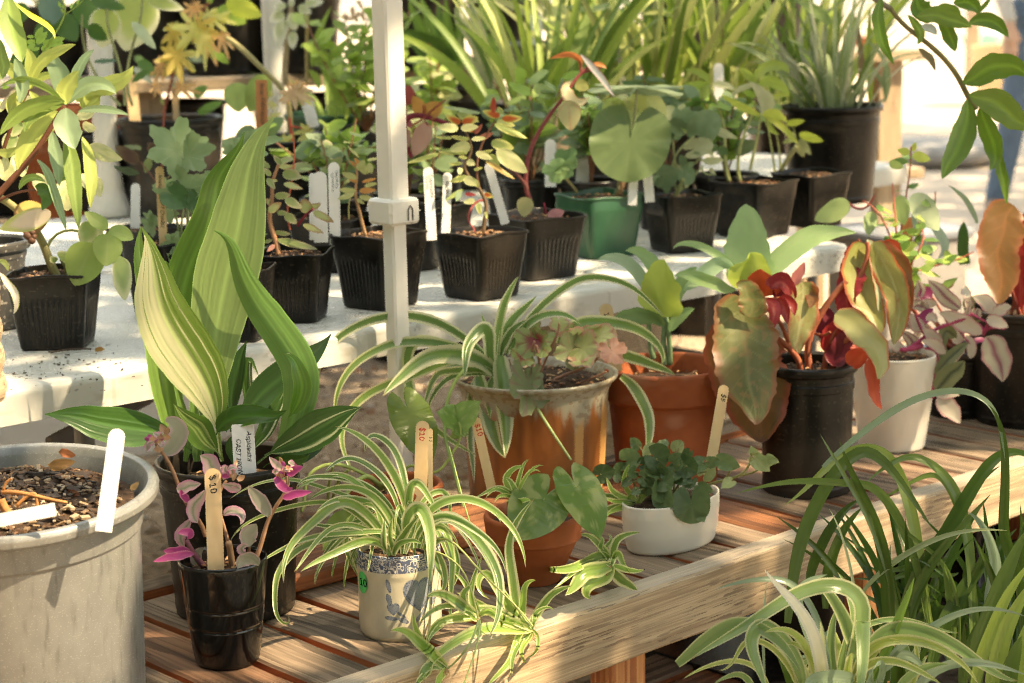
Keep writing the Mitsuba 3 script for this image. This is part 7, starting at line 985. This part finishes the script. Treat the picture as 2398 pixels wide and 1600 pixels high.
crop(900, 0, 3.917); stick('short white tag standing in the olive tub', (1395, 370), (1388, 130), 112, G6.Z - .1, 'white_plastic', 0, 0, roundtop=False)
cy = plain((.24, .34, .05), (.32, .40, .07)); cyd = plain((.11, .18, .03), (.16, .24, .04)); cyy = plain((.44, .48, .14), (.50, .52, .2))
strap_clump(G6, G6.C, .86 + .12, 26, .5, .022, [cy, cyd, cyy], seed=5, lean=(.2, 1.2))
for i, (x, Z, w_, H, lab) in enumerate(((1185, 5.5, .24, .28, 'tall black pot on the rear rack left of the olive tub'), (1600, 5.6, .28, .24, 'black pot of tall straps on the rear rack right of the olive tub'), (335, 5.55, .30, .30, 'black nursery pot on the rear rack behind the golden maple'), (525, 5.5, .27, .28, 'second black nursery pot on the rear rack behind the golden maple'), (120, 5.6, .26, .2, 'black pot at the left end of the rear rack'), (1790, 5.7, .26, .24, 'black pot at the right end of the rear rack'), (985, 5.5, .26, .24, 'black pot on the rear rack behind the white pole'), (700, 5.5, .26, .24, 'black pot on the rear rack left of the white pole'))):
    P_ = deskpot('rack_pot', lab, x, Z, w_, H, .919, seed=i, soil=.03)
    strap_clump(P_, P_.C, .9185 + H - .03, 24, .5, .024, [cy, cyd, cyy], seed=20 + i)
for i in range(9):
    p_ = RO_ + RN * (.22 + .03 * (i % 3)) + RD * (-1.35 + .42 * i); key = thing('storage_pot', 'empty black nursery pot on the lower shelf of the rear rack, in the dark', 'pot', 'black pots on the lower shelf of the rear rack'); nursery(key, np.array([p_[0], p_[1], .539]), .13, .17, .30, seed=i, chips=0)
for i in range(7):
    p_ = RO_ + RN * .3 + RD * (-1.3 + .5 * i); key = thing('storage_pot', 'big black nursery pot on the ground under the rear rack', 'pot', 'black pots under the rear rack'); nursery(key, np.array([p_[0], p_[1], 0.002]), .17, .21, .42, seed=i, chips=0)
# clay pots low at the back, blurred
for i, (x, y, w_, lab, mt) in enumerate(((235, 330, 190, 'blurred clay pot behind the slim white post', 'terracotta'), (130, 300, 180, 'blurred clay pot further left behind the lime shrub', 'terracotta'))):
    P_ = onz(x, y, .02) if False else pt(x, y, 5.0); key = thing('clay_pot', lab, 'pot'); r_ = w_ / 2 / FPX * 5.0; zt = P_[2]
    clay(key, np.array([P_[0], P_[1], .552]), r_ * .7, r_, max(.12, zt - .552 + .06), .25, seed=90 + i, chips=0)
# cymbidium straps across the top
CY = deskpot('cymbidium', 'tall cymbidium with many arching strap leaves behind the square pots', 1470, 4.15, .20, .17, ZT, seed=7); crop(900, 0, 3.917)
for a_, w_, p_, d_ in (([1380, 1000, 1330, 950, 1450, 720, 1620, 450, 1720, 320], 110, cyd, 4), ([1560, 1000, 1600, 700, 1740, 400, 1900, 20], 190, cy, 4), ([1640, 1000, 1700, 600, 1830, 250, 1930, 0], 120, plain((.26, .34, .12)), 5), ([1270, 1180, 1330, 1050, 1450, 900], 120, cy, 6), ([1450, 1100, 1500, 900, 1560, 700], 100, cy, 3), ([1930, 550, 1960, 380, 2050, 200, 2080, 150], 70, cyy, 3), ([1920, 540, 1860, 480, 1780, 420], 70, cyy, 3), ([1950, 560, 2050, 450, 2200, 420, 2290, 470], 66, cyy, 3), ([2310, 340, 2220, 240, 2100, 150], 50, cyy, 2), ([2350, 480, 2300, 300, 2200, 40], 80, cyy, 0), ([2200, 700, 2280, 500, 2350, 400], 80, cyd, 2), ([1700, 60, 1900, 80, 2150, 30, 2300, 30], 60, plain((.3, .36, .22)), 4)): CY.leaf(a_, w_, d_, rng.uniform(-25, 25), p_, 'strap', .22, 24, 9, d0=d_ - 2)
crop(1500, 0, 3.917)
for a_, w_, p_, d_ in (([310, 780, 290, 400, 250, -30], 110, cy, 2), ([620, 680, 450, 330, 270, -30], 90, cyd, 3), ([650, 760, 500, 520, 340, 180, 290, -30], 80, cy, 0), ([830, 610, 880, 250, 1010, -30], 150, cy, 2), ([850, 610, 980, 380, 1120, -30], 120, cyd, 3), ([880, 620, 1010, 420, 1200, 90, 1260, -20], 60, plain((.3, .32, .16)), 1), ([200, 680, 130, 500, 60, 300, -40, 150], 90, cyy, 2), ([250, 740, 180, 400, 150, 100], 80, cyd, 0), ([560, 680, 440, 460, 330, 200], 70, cyy, -2), ([690, 440, 720, 300, 740, 100, 700, -20], 60, cyy, 0), ([780, 600, 760, 350, 740, 200], 50, plain((.28, .25, .12)), 0), ([0, 130, 200, 120, 330, 160], 40, cyy, 5), ([400, 760, 520, 600, 640, 430, 620, 350], 50, plain((.24, .28, .1)), -2), ([940, 640, 1060, 560, 1220, 540], 40, cyy, 1), ([1740, 220, 1600, 90, 1400, 0], 110, plain((.22, .3, .1)), 6), ([330, 760, 400, 500, 470, 200, 420, -20], 90, cy, -3), ([100, 700, 60, 400, 120, 60], 80, cyd, -4)): CY.leaf(a_, w_, d_, rng.uniform(-25, 25), p_, 'strap', .22, 24, 9, d0=d_ - 2)
for s_, o_ in ((32, (.22, .16)), (33, (-.18, -.1)), (34, (.42, .32))): strap_clump(CY, CY.C + np.array([*o_, 0]), ZT + .14, 34, .5, .022, [cy, cyd, cyy], seed=s_, lean=(.0, .9), droop=.35, r0=.10)
strap_clump(CY, CY.C + np.array([.05, .1, 0]), ZT + .14, 44, .55, .022, [cy, cyd, cyy, plain((.2, .22, .08))], seed=31, lean=(.0, .8), droop=.35, r0=.12)
stick('lavender white tag standing among the finger leaves', (720, 840), (715, 580), 90, CY.Z - .2, 'white_plastic', 0, 0)
# big black pot at the end of the table
C8_, rb_, rt_, H_ = fit(1945, 482, 196, 1965, 253, 238, ZT); BK = puff('spider_plant_tub', 'big dusty black pot of narrow variegated straps at the far end of the row', 'potted plant', C8_, rb_, rt_, H_, soil=.03, seed=8, seg=96); crop(1500, 0, 3.917)
nv = striped((.26, .34, .16), (.58, .58, .40), .6); nd_ = plain((.20, .27, .12), (.26, .32, .16)); nl = plain((.40, .42, .28), (.46, .46, .34))
for a_, w_, p_, d_ in (([1470, 960, 1430, 680, 1310, 470, 1180, 275], 70, nl, 2), ([1480, 960, 1470, 600, 1480, 280], 60, nl, 0), ([1540, 960, 1600, 600, 1700, 360], 60, nd_, -2), ([1395, 950, 1550, 800, 1775, 580], 70, nv, 8), ([1930, 960, 1850, 800, 1720, 700], 110, striped((.5, .52, .26), (.7, .7, .5), .55), 6), ([1950, 950, 2040, 700, 2110, 480], 60, nd_, 2), ([2235, 940, 2260, 640, 2180, 470, 2050, 360], 56, nd_, 4), ([2250, 830, 2120, 610, 2080, 560], 40, nd_, 3), ([1700, 960, 1660, 700, 1640, 560], 70, nd_, 0), ([1800, 960, 1850, 700, 1960, 560], 70, nd_, -2), ([1600, 960, 1560, 760, 1500, 560, 1340, 600, 1240, 600], 46, nl, 3), ([1850, 960, 1920, 820, 2100, 720], 50, nd_, 4), ([1640, 960, 1780, 600, 1960, 340], 80, nl, -3), ([1560, 960, 1560, 600, 1650, 300], 60, nd_, -3), ([1750, 960, 1900, 500, 1950, 0], 70, cy, -3), ([2160, 1010, 2200, 940, 2260, 900], 30, nl, 7), ([2200, -20, 2180, 180, 2200, 330, 2320, 590], 100, cyd, 2), ([2240, 900, 2230, 700, 2240, 600], 30, nd_, 4)): BK.leaf(a_, w_, d_, rng.uniform(-25, 25), p_, 'strap', .25, 24, 9, d0=0)
strap_clump(BK, C8_, ZT + H_ - .03, 46, .30, .012, [nv, nd_, nl, cyd], seed=41, lean=(.05, 1.0), r0=.07); crop(1500, 0, 3.917)
for i in range(10): BK.leaf([1300 + i * 90, 940, 1330 + i * 80 + rng.uniform(-60, 60), 500, 1250 + i * 95 + rng.uniform(-120, 120), rng.uniform(-20, 250)], rng.uniform(50, 90), -8, rng.uniform(-40, 40), [cy, cyd, plain((.16, .11, .05)), nl][rng.integers(4)], 'strap', .2, 18, 7, d0=-8)
# ------------------------------------------------------------------ bench right end: leafy shrub, branch, straps in front
key = thing('bushy_seedling', 'small bushy green seedling on red shoots behind the white glazed pot', 'potted plant'); Cc = B(2.80, 1.86, ZB); nursery(key, Cc, .05, .065, .12, seed=33); BS = Plant(key, 3.3)
tops = [[(2110, 640), (2120, 470), (2133, 345)], [(2110, 640), (2070, 520), (2020, 470)], [(2110, 640), (2170, 520), (2190, 450)], [(2120, 650), (2200, 620), (2280, 590)], [(2120, 640), (2100, 560), (2090, 430)], [(2130, 660), (2190, 680), (2240, 650)], [(2120, 650), (2150, 590), (2150, 520)], [(2120, 640), (2060, 610), (2010, 560)]]
bsg = [bplain((.20, .30, .06)), bplain((.28, .38, .08)), bplain((.36, .42, .12)), bplain((.11, .19, .04))]
shrub(BS, Cc, [[Cc + [0, 0, .11]] + [pt(x, y, 3.25 + rng.normal(0, .03)) for x, y in l] for l in tops], 17, .032, bsg, seed=4, stemc=(.38, .10, .06), w=.9)
c(3)
for a_, b_, p_ in (((1560, 1320), (1740, 1568), bplain((.36, .42, .26))), ((1470, 1330), (1500, 1530), bplain((.26, .34, .12))), ((1280, 1440), (1260, 1600), bplain((.28, .36, .16))), ((1400, 1110), (1500, 1140), bplain((.32, .4, .12))), ((1560, 1050), (1680, 1090), bplain((.42, .48, .10))), ((1540, 1040), (1460, 1020), bplain((.40, .46, .08))), ((1560, 1030), (1580, 970), bplain((.42, .46, .1))), ((1130, 1380), (900, 1500), bplain((.3, .38, .14)))): BS.blade(a_, b_, .9, 1, rng.uniform(-20, 20), p_, 'ovate', .15, .02, 6, 40, d0=5)
BS.stem([1120, 1380, 1220, 1420, 1300, 1330], 20, 4, (.42, .09, .08)); c(6); BS.leaf([1690, 200, 1600, 60, 1560, -150], 50, 2, 10, plain((.3, .38, .3)), 'strap', .2, 16, 7, d0=0); BS.leaf([2000, -20, 1920, -180, 1800, -280], 40, 2, 10, plain((.2, .26, .16)), 'strap', .2, 16, 7, d0=0); BS.leaf([1730, 220, 1780, 120, 1700, 0, 1640, -40], 70, 2, 20, plain((.28, .36, .3)), 'lance', .2, 16, 7, d0=0)
BS.leaf([1915, 260, 1905, 120, 1908, -30], 76, -1, 10, plain((.05, .10, .02)), 'flat', .1, 12, 7, d0=-1); stick('brown wooden stake in the bushy seedling pot', (1525, 320), (1525, -60), 74, 3.38, 'post_wood', 0, 0, roundtop=False)
# the glossy branch hanging in at the upper right
key = thing('glossy_branch_shrub', 'glossy dark leaved branch reaching in from the upper right border', 'potted plant'); Cc = pt(2560, 900, 3.0); Cc[2] = 0.0; nursery(key, Cc, .13, .16, .30, seed=34, chips=20); GB = Plant(key, 2.9); crop(2040, 0, 2.8)
GB.stem([130, 60, 260, 200, 400, 310, 540, 460, 620, 600, 690, 720], 30, 0, (.20, .17, .07), n=18, taper=1.3)
X = spline([pt(*q(130, 60), 2.9), pt(2050, -120, 2.95), pt(2300, -420, 3.0), pt(2520, -100, 3.0), np.array([Cc[0], Cc[1], .28])], 24); add(key, 'stem', colored(tube(X, np.linspace(.004, .012, 24), 8), (.2, .16, .09)))
gd = plain((.085, .16, .015), (.13, .21, .02), vein=.5, amt=.12); gl2 = plain((.15, .23, .03), (.19, .27, .04), vein=.4)
for a_, w_, p_, d_, ro in (([600, 545, 740, 470, 880, 430, 1030, 510], 190, gd, 4, -10), ([640, 625, 800, 680, 930, 760, 1060, 850], 200, gl2, 5, 10), ([630, 650, 610, 850, 550, 1000, 465, 1175], 175, gd, 6, 8), ([720, 700, 760, 850, 815, 1000, 775, 1115], 140, gd, 3, -14), ([810, 930, 850, 1100, 890, 1340], 76, gd, 2, 10), ([640, 160, 770, 130, 900, 245], 110, gd, 0, 10), ([300, 110, 470, 110, 660, 180], 130, gl2, 2, 20), ([440, 120, 520, 230, 552, 340], 110, gd, 1, -20), ([70, -10, 50, 160, 150, 425], 90, gd, 2, 10), ([240, 100, 320, 230, 300, 290], 70, gl2, 1, 20), ([310, 320, 380, 380, 420, 465], 50, plain((.16, .13, .06)), 1, 10), ([540, 20, 660, 30, 700, 90], 110, gd, -2, 0), ([290, -20, 360, 80, 440, 70], 150, gd, -1, 0), ([330, 170, 390, 190, 430, 230], 60, plain((.4, .44, .4)), 3, 0), ([690, 100, 740, 40, 790, -20], 30, gd, 0, 0), ([440, 40, 520, 100, 560, 180], 130, gl2, -3, 0)): GB.leaf(a_, w_, d_, ro, p_, 'lance', .2, 22, 11, .004, d0=d_ - 1, bsdf='leaf_gloss')
# straps in front of the bench
key = thing('clivia', 'dark green strap leaved plant arching up in front of the bench at the right', 'potted plant'); Cc = pt(2230, 1700, 2.42); Cc[2] = .06; zc_ = Cc[2]; nursery(key, Cc, .10, .125, .14, seed=35); CV = Plant(key, 2.42); crop(1600, 950, 2.945)
vd_ = plain((.055, .105, .015), (.085, .14, .02), amt=.2); vm_ = plain((.10, .165, .03), (.14, .205, .05), amt=.15); vb_ = plain((.24, .33, .06), (.30, .38, .08), amt=.1)
for a_, w_, p_, d_, ro in (([1430, 1900, 1420, 1400, 1380, 1000, 1250, 650, 1080, 250], 100, vd_, 6, 16), ([1500, 1900, 1400, 1100, 1260, 740, 1150, 550, 1050, 380, 945, 200], 50, vm_, 7, -14), ([720, 1500, 760, 1200, 820, 930, 920, 680, 1060, 450, 1240, 318, 1380, 390, 1550, 600, 1720, 850], 100, vm_, 5, 12), ([1700, 1500, 1600, 900, 1400, 350, 1250, 300, 1100, 350, 900, 520, 700, 685], 86, vb_, 3, -16), ([1700, 1700, 1500, 800, 1300, 560, 1140, 535, 850, 520, 600, 545, 372, 603], 66, vm_, 7, 20), ([1900, 1700, 1700, 1000, 1520, 850, 1400, 690, 1280, 590], 34, vm_, 6, 20), ([2000, 1700, 1960, 900, 1850, 550, 1700, 400, 1560, 355, 1400, 420, 1260, 530], 70, vm_, 4, -14), ([2050, 1800, 1950, 900, 1850, 600, 1740, 480, 1550, 540, 1340, 640], 56, vm_, 2, 18), ([1560, 1600, 1650, 1180, 1850, 820, 2050, 480, 2200, 340, 2340, 330, 2420, 420], 110, vd_, 5, 12), ([1500, 1800, 1600, 1200, 1850, 800, 2020, 560, 2180, 420], 84, vd_, 3, -12), ([2350, 1700, 2250, 1000, 2215, 850, 2225, 500, 2190, 150, 2100, -10], 80, vd_, 9, 14), ([2150, 1700, 2140, 1200, 2150, 1050, 2080, 850, 1965, 735], 96, plain((.16, .24, .10), (.3, .38, .3)), 9, 22), ([1545, 1500, 1650, 1200, 1850, 920, 2120, 610], 66, vm_, 6, 10), ([880, 1300, 900, 1080, 1000, 880, 1120, 720, 1240, 640], 76, vd_, 0, 10), ([980, 1400, 1010, 1100, 1090, 880, 1240, 700], 80, vd_, -1, -10), ([1220, 1310, 1400, 1120, 1600, 990, 1850, 890, 2235, 862], 46, plain((.26, .3, .14)), 9, 20), ([1180, 1500, 1180, 1300, 1110, 950, 1005, 710], 22, plain((.36, .40, .22)), 10, 0), ([1450, 1200, 1650, 1160, 1850, 1170, 1900, 1150], 50, vm_, 0, 10), ([1420, 1140, 1650, 1100, 1900, 1050], 50, vm_, -1, 10), ([1700, 1900, 1850, 1400, 2050, 1100, 2300, 850], 110, vd_, 3, 0), ([2300, 1800, 2000, 1400, 1950, 1200, 2000, 950], 70, vd_, 1, 0), ([1600, 1900, 1620, 1500, 1740, 1300, 1760, 1180], 70, vd_, 2, 0)): CV.leaf(a_, w_, d_, ro, p_, 'strap', .22, 30, 9, d0=min(d_, 3), bsdf='leaf_gloss')
c(6)
CV.leaf([950, 1640, 1100, 1500, 1350, 1310, 1560, 1190, 1760, 1130, 1950, 1135, 2080, 1210, 2150, 1350, 2190, 1600], 52, 8, 10, plain((.20, .28, .14), (.24, .32, .2)), 'strap', .2, 34, 9, d0=6, bsdf='leaf_gloss')
c(9)
for a_, w_, p_, d_ in (([2000, 1700, 2010, 1350, 2110, 1000, 2250, 700, 2360, 500], 130, vm_, 12), ([1960, 1700, 2060, 1300, 2190, 1000, 2380, 720], 90, vb_, 13), ([2080, 1700, 2150, 1350, 2250, 1100, 2360, 880], 120, vb_, 15), ([2200, 1700, 2230, 1450, 2300, 1250], 120, vm_, 15), ([2250, 1700, 2280, 1450, 2360, 1100], 120, vb_, 13), ([1560, 1600, 1700, 1200, 1900, 950, 2050, 600], 80, vd_, 4), ([1900, 1700, 1960, 1300, 2100, 1050], 80, vm_, 10), ([2130, 1568, 2200, 1300, 2120, 900, 1990, 600], 70, vd_, 6)): CV.leaf(a_, w_, d_, rng.uniform(-15, 15), p_, 'strap', .18, 26, 11, d0=d_ - 3, bsdf='leaf_gloss')
crop(1600, 950, 2.945)
for i in range(44):
    x0 = rng.uniform(1300, 2500); ang = rng.uniform(-1.0, .45); L_ = rng.uniform(700, 1250); x1 = x0 + math.sin(ang) * L_; y1 = 1750 - math.cos(ang) * L_; dr_p = rng.uniform(0, 160)
    CV.leaf([x0, 1800, x0 + math.sin(ang * .8) * L_ * .5, 1750 - math.cos(ang * .8) * L_ * .55, x1, y1 + dr_p], rng.uniform(30, 66), rng.uniform(-10, 6), rng.uniform(-30, 30), [vd_, plain((.05, .10, .015)), plain((.04, .085, .012)), vm_][rng.choice([0, 0, 1, 1, 2, 2, 3])], 'strap', .22, 24, 7, d0=rng.uniform(-6, 2), bsdf='leaf_gloss')
key = thing('lilyturf', 'variegated lilyturf with one cream white leaf in the lower right foreground', 'potted plant'); Cc = pt(1995, 1790, 2.12); nursery(key, np.array([Cc[0], Cc[1], .04]), .085, .105, max(.1, Cc[2] - .02), seed=36); LT = Plant(key, 2.12); c(9)
lv = striped((.17, .25, .08), (.52, .52, .28), .80); lv2 = striped((.30, .36, .08), (.56, .56, .26), .6); cw = striped((.74, .72, .58), (.76, .74, .60), .7, tip=1, g2=(.66, .62, .44)); bl = plain((.22, .30, .18), (.27, .35, .23))
for a_, w_, p_, d_, ro in (([1000, 1900, 960, 1568, 905, 1300, 800, 1080, 680, 940, 556, 800], 100, cw, 17, 6), ([960, 1900, 940, 1500, 945, 1300, 930, 1142], 66, striped((.50, .50, .22), (.66, .64, .36), .5), 10, -10), ([1100, 1900, 1180, 1300, 1195, 1020, 1110, 935, 1000, 915, 800, 960, 500, 1130, 250, 1280, 55, 1405], 120, lv, 10, -14), ([1180, 1350, 1205, 1220, 1225, 1158, 1222, 1300, 1215, 1650], 112, lv, 16, 6), ([760, 1700, 700, 1300, 520, 1190, 470, 1260, 490, 1400, 560, 1640], 120, lv, 14, 10), ([1000, 1700, 850, 1020, 700, 880, 560, 860, 400, 880, 220, 932], 50, bl, 8, -14), ([1180, 1500, 1130, 1200, 1050, 1040, 950, 925, 860, 872], 100, lv, 4, 14), ([1200, 1500, 1170, 1150, 1130, 960, 1050, 815], 76, lv, 2, -10), ([900, 1700, 880, 1300, 790, 950, 860, 870, 980, 830], 70, bl, 2, 10), ([1150, 1800, 1280, 1335, 1450, 1272, 1650, 1300, 1850, 1400, 2010, 1580], 80, lv2, 12, 16), ([1180, 1700, 1340, 1240, 1500, 1188, 1700, 1240, 1900, 1345, 2130, 1500, 2275, 1552], 116, lv, 10, -14), ([1150, 1600, 1240, 1180, 1500, 1140, 1700, 1190, 1880, 1228], 44, lv, 7, 16), ([1300, 1700, 1500, 1300, 1680, 1190, 1850, 1100, 2050, 1060, 2330, 1115], 56, bl, 9, -18), ([1280, 1560, 1400, 1300, 1500, 1050, 1572, 850], 70, plain((.12, .2, .03)), 8, 10), ([1150, 1700, 1290, 1430, 1500, 1440, 1760, 1580], 66, lv2, 13, 10), ([1500, 1700, 1700, 1500, 1900, 1430, 2340, 1515], 70, bl, 14, 0), ([800, 1700, 560, 1300, 430, 1285, 350, 1400, 242, 1482], 46, lv2, 12, 10), ([900, 1800, 870, 1400, 750, 1230, 640, 1200, 550, 1225], 70, lv2, 11, 14), ([560, 1640, 545, 1250, 552, 1050, 565, 880], 20, bl, 9, 0), ([850, 1700, 700, 1400, 580, 1250], 60, lv, 5, 20), ([1050, 1700, 1010, 1400, 1010, 1200, 1060, 1040], 76, lv, 2, 10), ([1100, 1700, 1080, 1400, 1150, 1150, 1160, 1000], 60, lv, 0, 0), ([-40, 1440, 200, 1240, 380, 1170, 600, 1250, 800, 1500], 110, lv, 12, 10), ([600, 1700, 450, 1440, 240, 1430, 0, 1540], 40, lv2, 12, 0), ([500, 1800, 400, 1520, 200, 1580], 50, lv, 13, 0), ([1190, 1560, 1050, 1530, 900, 1540, 820, 1620], 110, bl, 16, 0), ([1200, 1560, 1370, 1290, 1480, 1285], 60, lv2, 8, 0), ([980, 1700, 930, 1450, 750, 1300, 700, 1310], 60, lv2, 8, 0), ([1300, 1640, 1350, 1500, 1350, 1430, 1290, 1480], 50, bl, 12, 0), ([1250, 1600, 1500, 1380, 1640, 1480], 90, bl, 6, 0), ([1400, 1700, 1600, 1480, 1800, 1440], 60, lv, 9, 0), ([1120, 1600, 1120, 1450, 1150, 1360], 60, lv2, 7, 0)):
    LT.leaf(a_, w_, d_, ro, p_, 'strap', .24, 30, 11, d0=min(d_, 5), bsdf='leaf_gloss')
for i in range(40):
    x = rng.uniform(650, 1600); LT.leaf([x * .5 + 550, 1850, x, rng.uniform(1400, 1600), x + rng.uniform(-200, 200), rng.uniform(1150, 1450)], rng.uniform(50, 90), rng.uniform(-6, 4), rng.uniform(-30, 30), [lv, lv2, bl, vd_][rng.integers(4)], 'strap', .24, 18, 7, d0=-4)
# under the bench
for i, (b_, s_, z_, r_, H, lab) in enumerate(((2.30, 1.80, .14, .10, .19, 'black nursery pot on the low shelf under the bench, behind the dark straps'), (2.62, 1.80, .14, .11, .2, 'second black nursery pot on the low shelf under the bench'), (2.95, 1.80, .14, .11, .2, 'third black nursery pot on the low shelf, near the right border'), (3.3, 1.8, .14, .11, .2, 'last black nursery pot under the bench at the right'))):
    key = thing('shelf_pot', lab, 'pot'); P_ = Plant(key, depth(B(b_, s_, z_))); nursery(key, B(b_, s_, z_ + .001), r_ * .8, r_, H, seed=50 + i)
    if i > 1: strap_clump(P_, B(b_, s_, 0), z_ + H - .03, 14, .2, .014, [nd_, vd_], seed=60 + i)
key = thing('nursery_tray', 'shallow black nursery tray on a low plank in front of the bench', 'tray'); a0 = onz(1660, 1530, .12); add(key, 'tray', mikit.ply(plank(a0 - BB * .1 - SB * .06, a0 + BB * .75 - SB * .06, .30, .05, ch=.008)[:2], 'black_plastic'))
solo('low_plank', plank_ply(B(1.78, 1.33, .09), B(3.2, 1.33, .09), .34, .03, seed=91, bsdf='rail_wood'), 'low grey plank on the ground in front of the bench, under the foreground plants', 'plank')
# ------------------------------------------------------------------ far background at the upper right
fx = lambda x, y, D: np.array([*pt(x, y, D)[:2], 0.0])
p = fx(2185, 262, 11.5); solo('stone_slab', lathe(soften([(.001, 0), (.30, 0), (.42, .05), (.43, .10), (.38, .135), (.001, .15)], .02), p[0], p[1], 0.0, 'stone_grey', 48, .03), 'round grey stone slab lying on the sunny ground', 'stone')
p = onz(2275, 178, 0); solo('garden_post', plank_ply([p[0], p[1], 0], [p[0], p[1], 1.5], .12, .12, up=(0, 1, 0), bsdf='rail_wood', seed=95, n=4), 'brown wooden post in the sun at the upper right', 'post')
key = thing('watering_can', 'mint green watering can standing by the brown post', 'watering can'); p = onz(2328, 160, 0); add(key, 'body', lathe(soften([(.001, 0), (.17, 0), (.18, .02), (.165, .36), (.13, .40), (.001, .41)], .01), p[0], p[1], 0, 'mint_plastic', 32)); add(key, 'spout', colored(tube(np.array([p + [-.15, 0, .08], p + [-.3, 0, .25], p + [-.40, 0, .42]]), [.035, .03, .025], 10), (.36, .62, .46))); add(key, 'handle', colored(tube(spline([p + [.16, 0, .1], p + [.32, 0, .22], p + [.25, 0, .42], p + [.1, 0, .40]], 12), .018, 8), (.36, .62, .46)))
for i, (x, y, lab, w_) in enumerate(((2025, 165, 'blurred orange clay pot far off in the sun, above the big black pot', .19), (2345, 95, 'pale tan clay pot behind the mint watering can', .25))):
    p = onz(x, y, 0) if y > 160 else fx(x, y, 16); key = thing('garden_pot', lab, 'pot'); clay(key, np.array([p[0], p[1], 0]), w_ * .7, w_, w_ * 2, .25, seed=97 + i, chips=0)
    if i: scene[f'{key}__pot']['bsdf'] = {'type': 'ref', 'id': 'stick_wood'}
t = thing('garden_wall', 'long pale wall far behind, catching the sun', 'wall'); wl = np.array([[-22, 46, 0], [26, 40, 0]])
for k in range(12):
    for j in range(3):
        a_, b_ = wl[0] + (wl[1] - wl[0]) * k / 12, wl[0] + (wl[1] - wl[0]) * (k + .992) / 12; add(t, 'block', mikit.ply(plank(a_ + [0, 0, .3 + j * .6], b_ + [0, 0, .3 + j * .6], .3, .59, ch=.02, n=2)[:2], 'pole_paint'))
# tray of pots and a grey bucket beside the path
p = onz(2090, 372, .0); key = thing('grey_planter_box', 'grey box planter on the ground behind the bushy seedling', 'planter'); pb_ = fx(2105, 372, 6.2); add(key, 'box', mikit.ply(box(pb_[0], pb_[1], .16, .34, .3, .32, .5, .01), 'stone_grey')); add(key, 'rim', mikit.ply(box(pb_[0], pb_[1], .335, .37, .33, .03, .5, .008), 'grey_metal'))
# the person at the right border
key = thing('person', 'person in blue jeans and brown shoes standing far back at the right border', 'person'); f0 = onz(2318, 505, 0); D_ = depth(f0)
from manifold3d import Manifold
def ball(p_, r_): return Manifold.sphere(r_, 20).translate([float(v) for v in p_])
def chain(js): return [Manifold.batch_hull([ball(*a), ball(*b)]) for a, b in zip(js[:-1], js[1:])]
def body(parts, rl=.03): m = Manifold.batch_boolean(parts, __import__('manifold3d').OpType.Add).refine_to_length(rl).to_mesh(); tm = trimesh.Trimesh(m.vert_properties[:, :3], m.tri_verts); trimesh.smoothing.filter_taubin(tm, iterations=12); return tm
W_ = lambda x, y, z: f0 + np.array([x, y, z])
hip = W_(.22, .05, .95)
legs = chain([(W_(.03, .0, .09), .055), (W_(.10, -.02, .50), .068), (W_(.17, .05, .92), .095)]) + chain([(W_(.42, .1, .09), .055), (W_(.37, .06, .50), .068), (W_(.30, .05, .92), .095)]) + chain([(W_(.17, .05, .93), .11), (W_(.30, .05, .93), .11)])
add(key, 'jeans', colored(body(legs), (.085, .125, .18), amt=.2)); add(key, 'torso', colored(body(chain([(W_(.235, .05, 1.0), .125), (W_(.235, .05, 1.22), .13), (W_(.235, .05, 1.42), .12)]) + chain([(W_(.08, .05, 1.43), .06), (W_(.39, .05, 1.43), .06)]) + chain([(W_(.06, .05, 1.43), .055), (W_(-.0, .03, 1.15), .042), (W_(.04, -.10, .93), .033)]) + chain([(W_(.41, .05, 1.43), .055), (W_(.47, .03, 1.15), .042), (W_(.45, -.05, .9), .033)])), (.45, .43, .38)), 'grey shirt')
add(key, 'head', colored(body(chain([(W_(.235, .04, 1.50), .055), (W_(.235, .02, 1.60), .075), (W_(.235, .03, 1.68), .098)]) + [ball(W_(.235, -.085, 1.63), .018)]), (.50, .32, .22))); add(key, 'hair', colored(body([ball(W_(.235, .05, 1.71), .102)]), (.12, .07, .04)))
for sx in (.03, .42):
    add(key, 'shoe', colored(body(chain([(W_(sx, .05, .05), .048), (W_(sx - .04, -.16, .035), .036)])), (.22, .15, .10)))
    hx = .04 if sx < .2 else .45; hp = W_(hx, -.10 if sx < .2 else -.05, .90); fing = chain([(hp, .03), (hp + [0, -.02, -.07], .032)])
    for k in range(4): o = np.array([(k - 1.5) * .017, -.025, -.08]); fing += chain([(hp + o, .011), (hp + o + [0, -.012, -.045], .010), (hp + o + [0, .0, -.075 - .006 * (k in (1, 2))], .008)])
    fing += chain([(hp + [-.028 if sx > .2 else .028, -.01, -.03], .012), (hp + [-.042 if sx > .2 else .042, -.02, -.07], .010)]); add(key, 'hand', colored(body(fing, .012), (.50, .32, .22)))
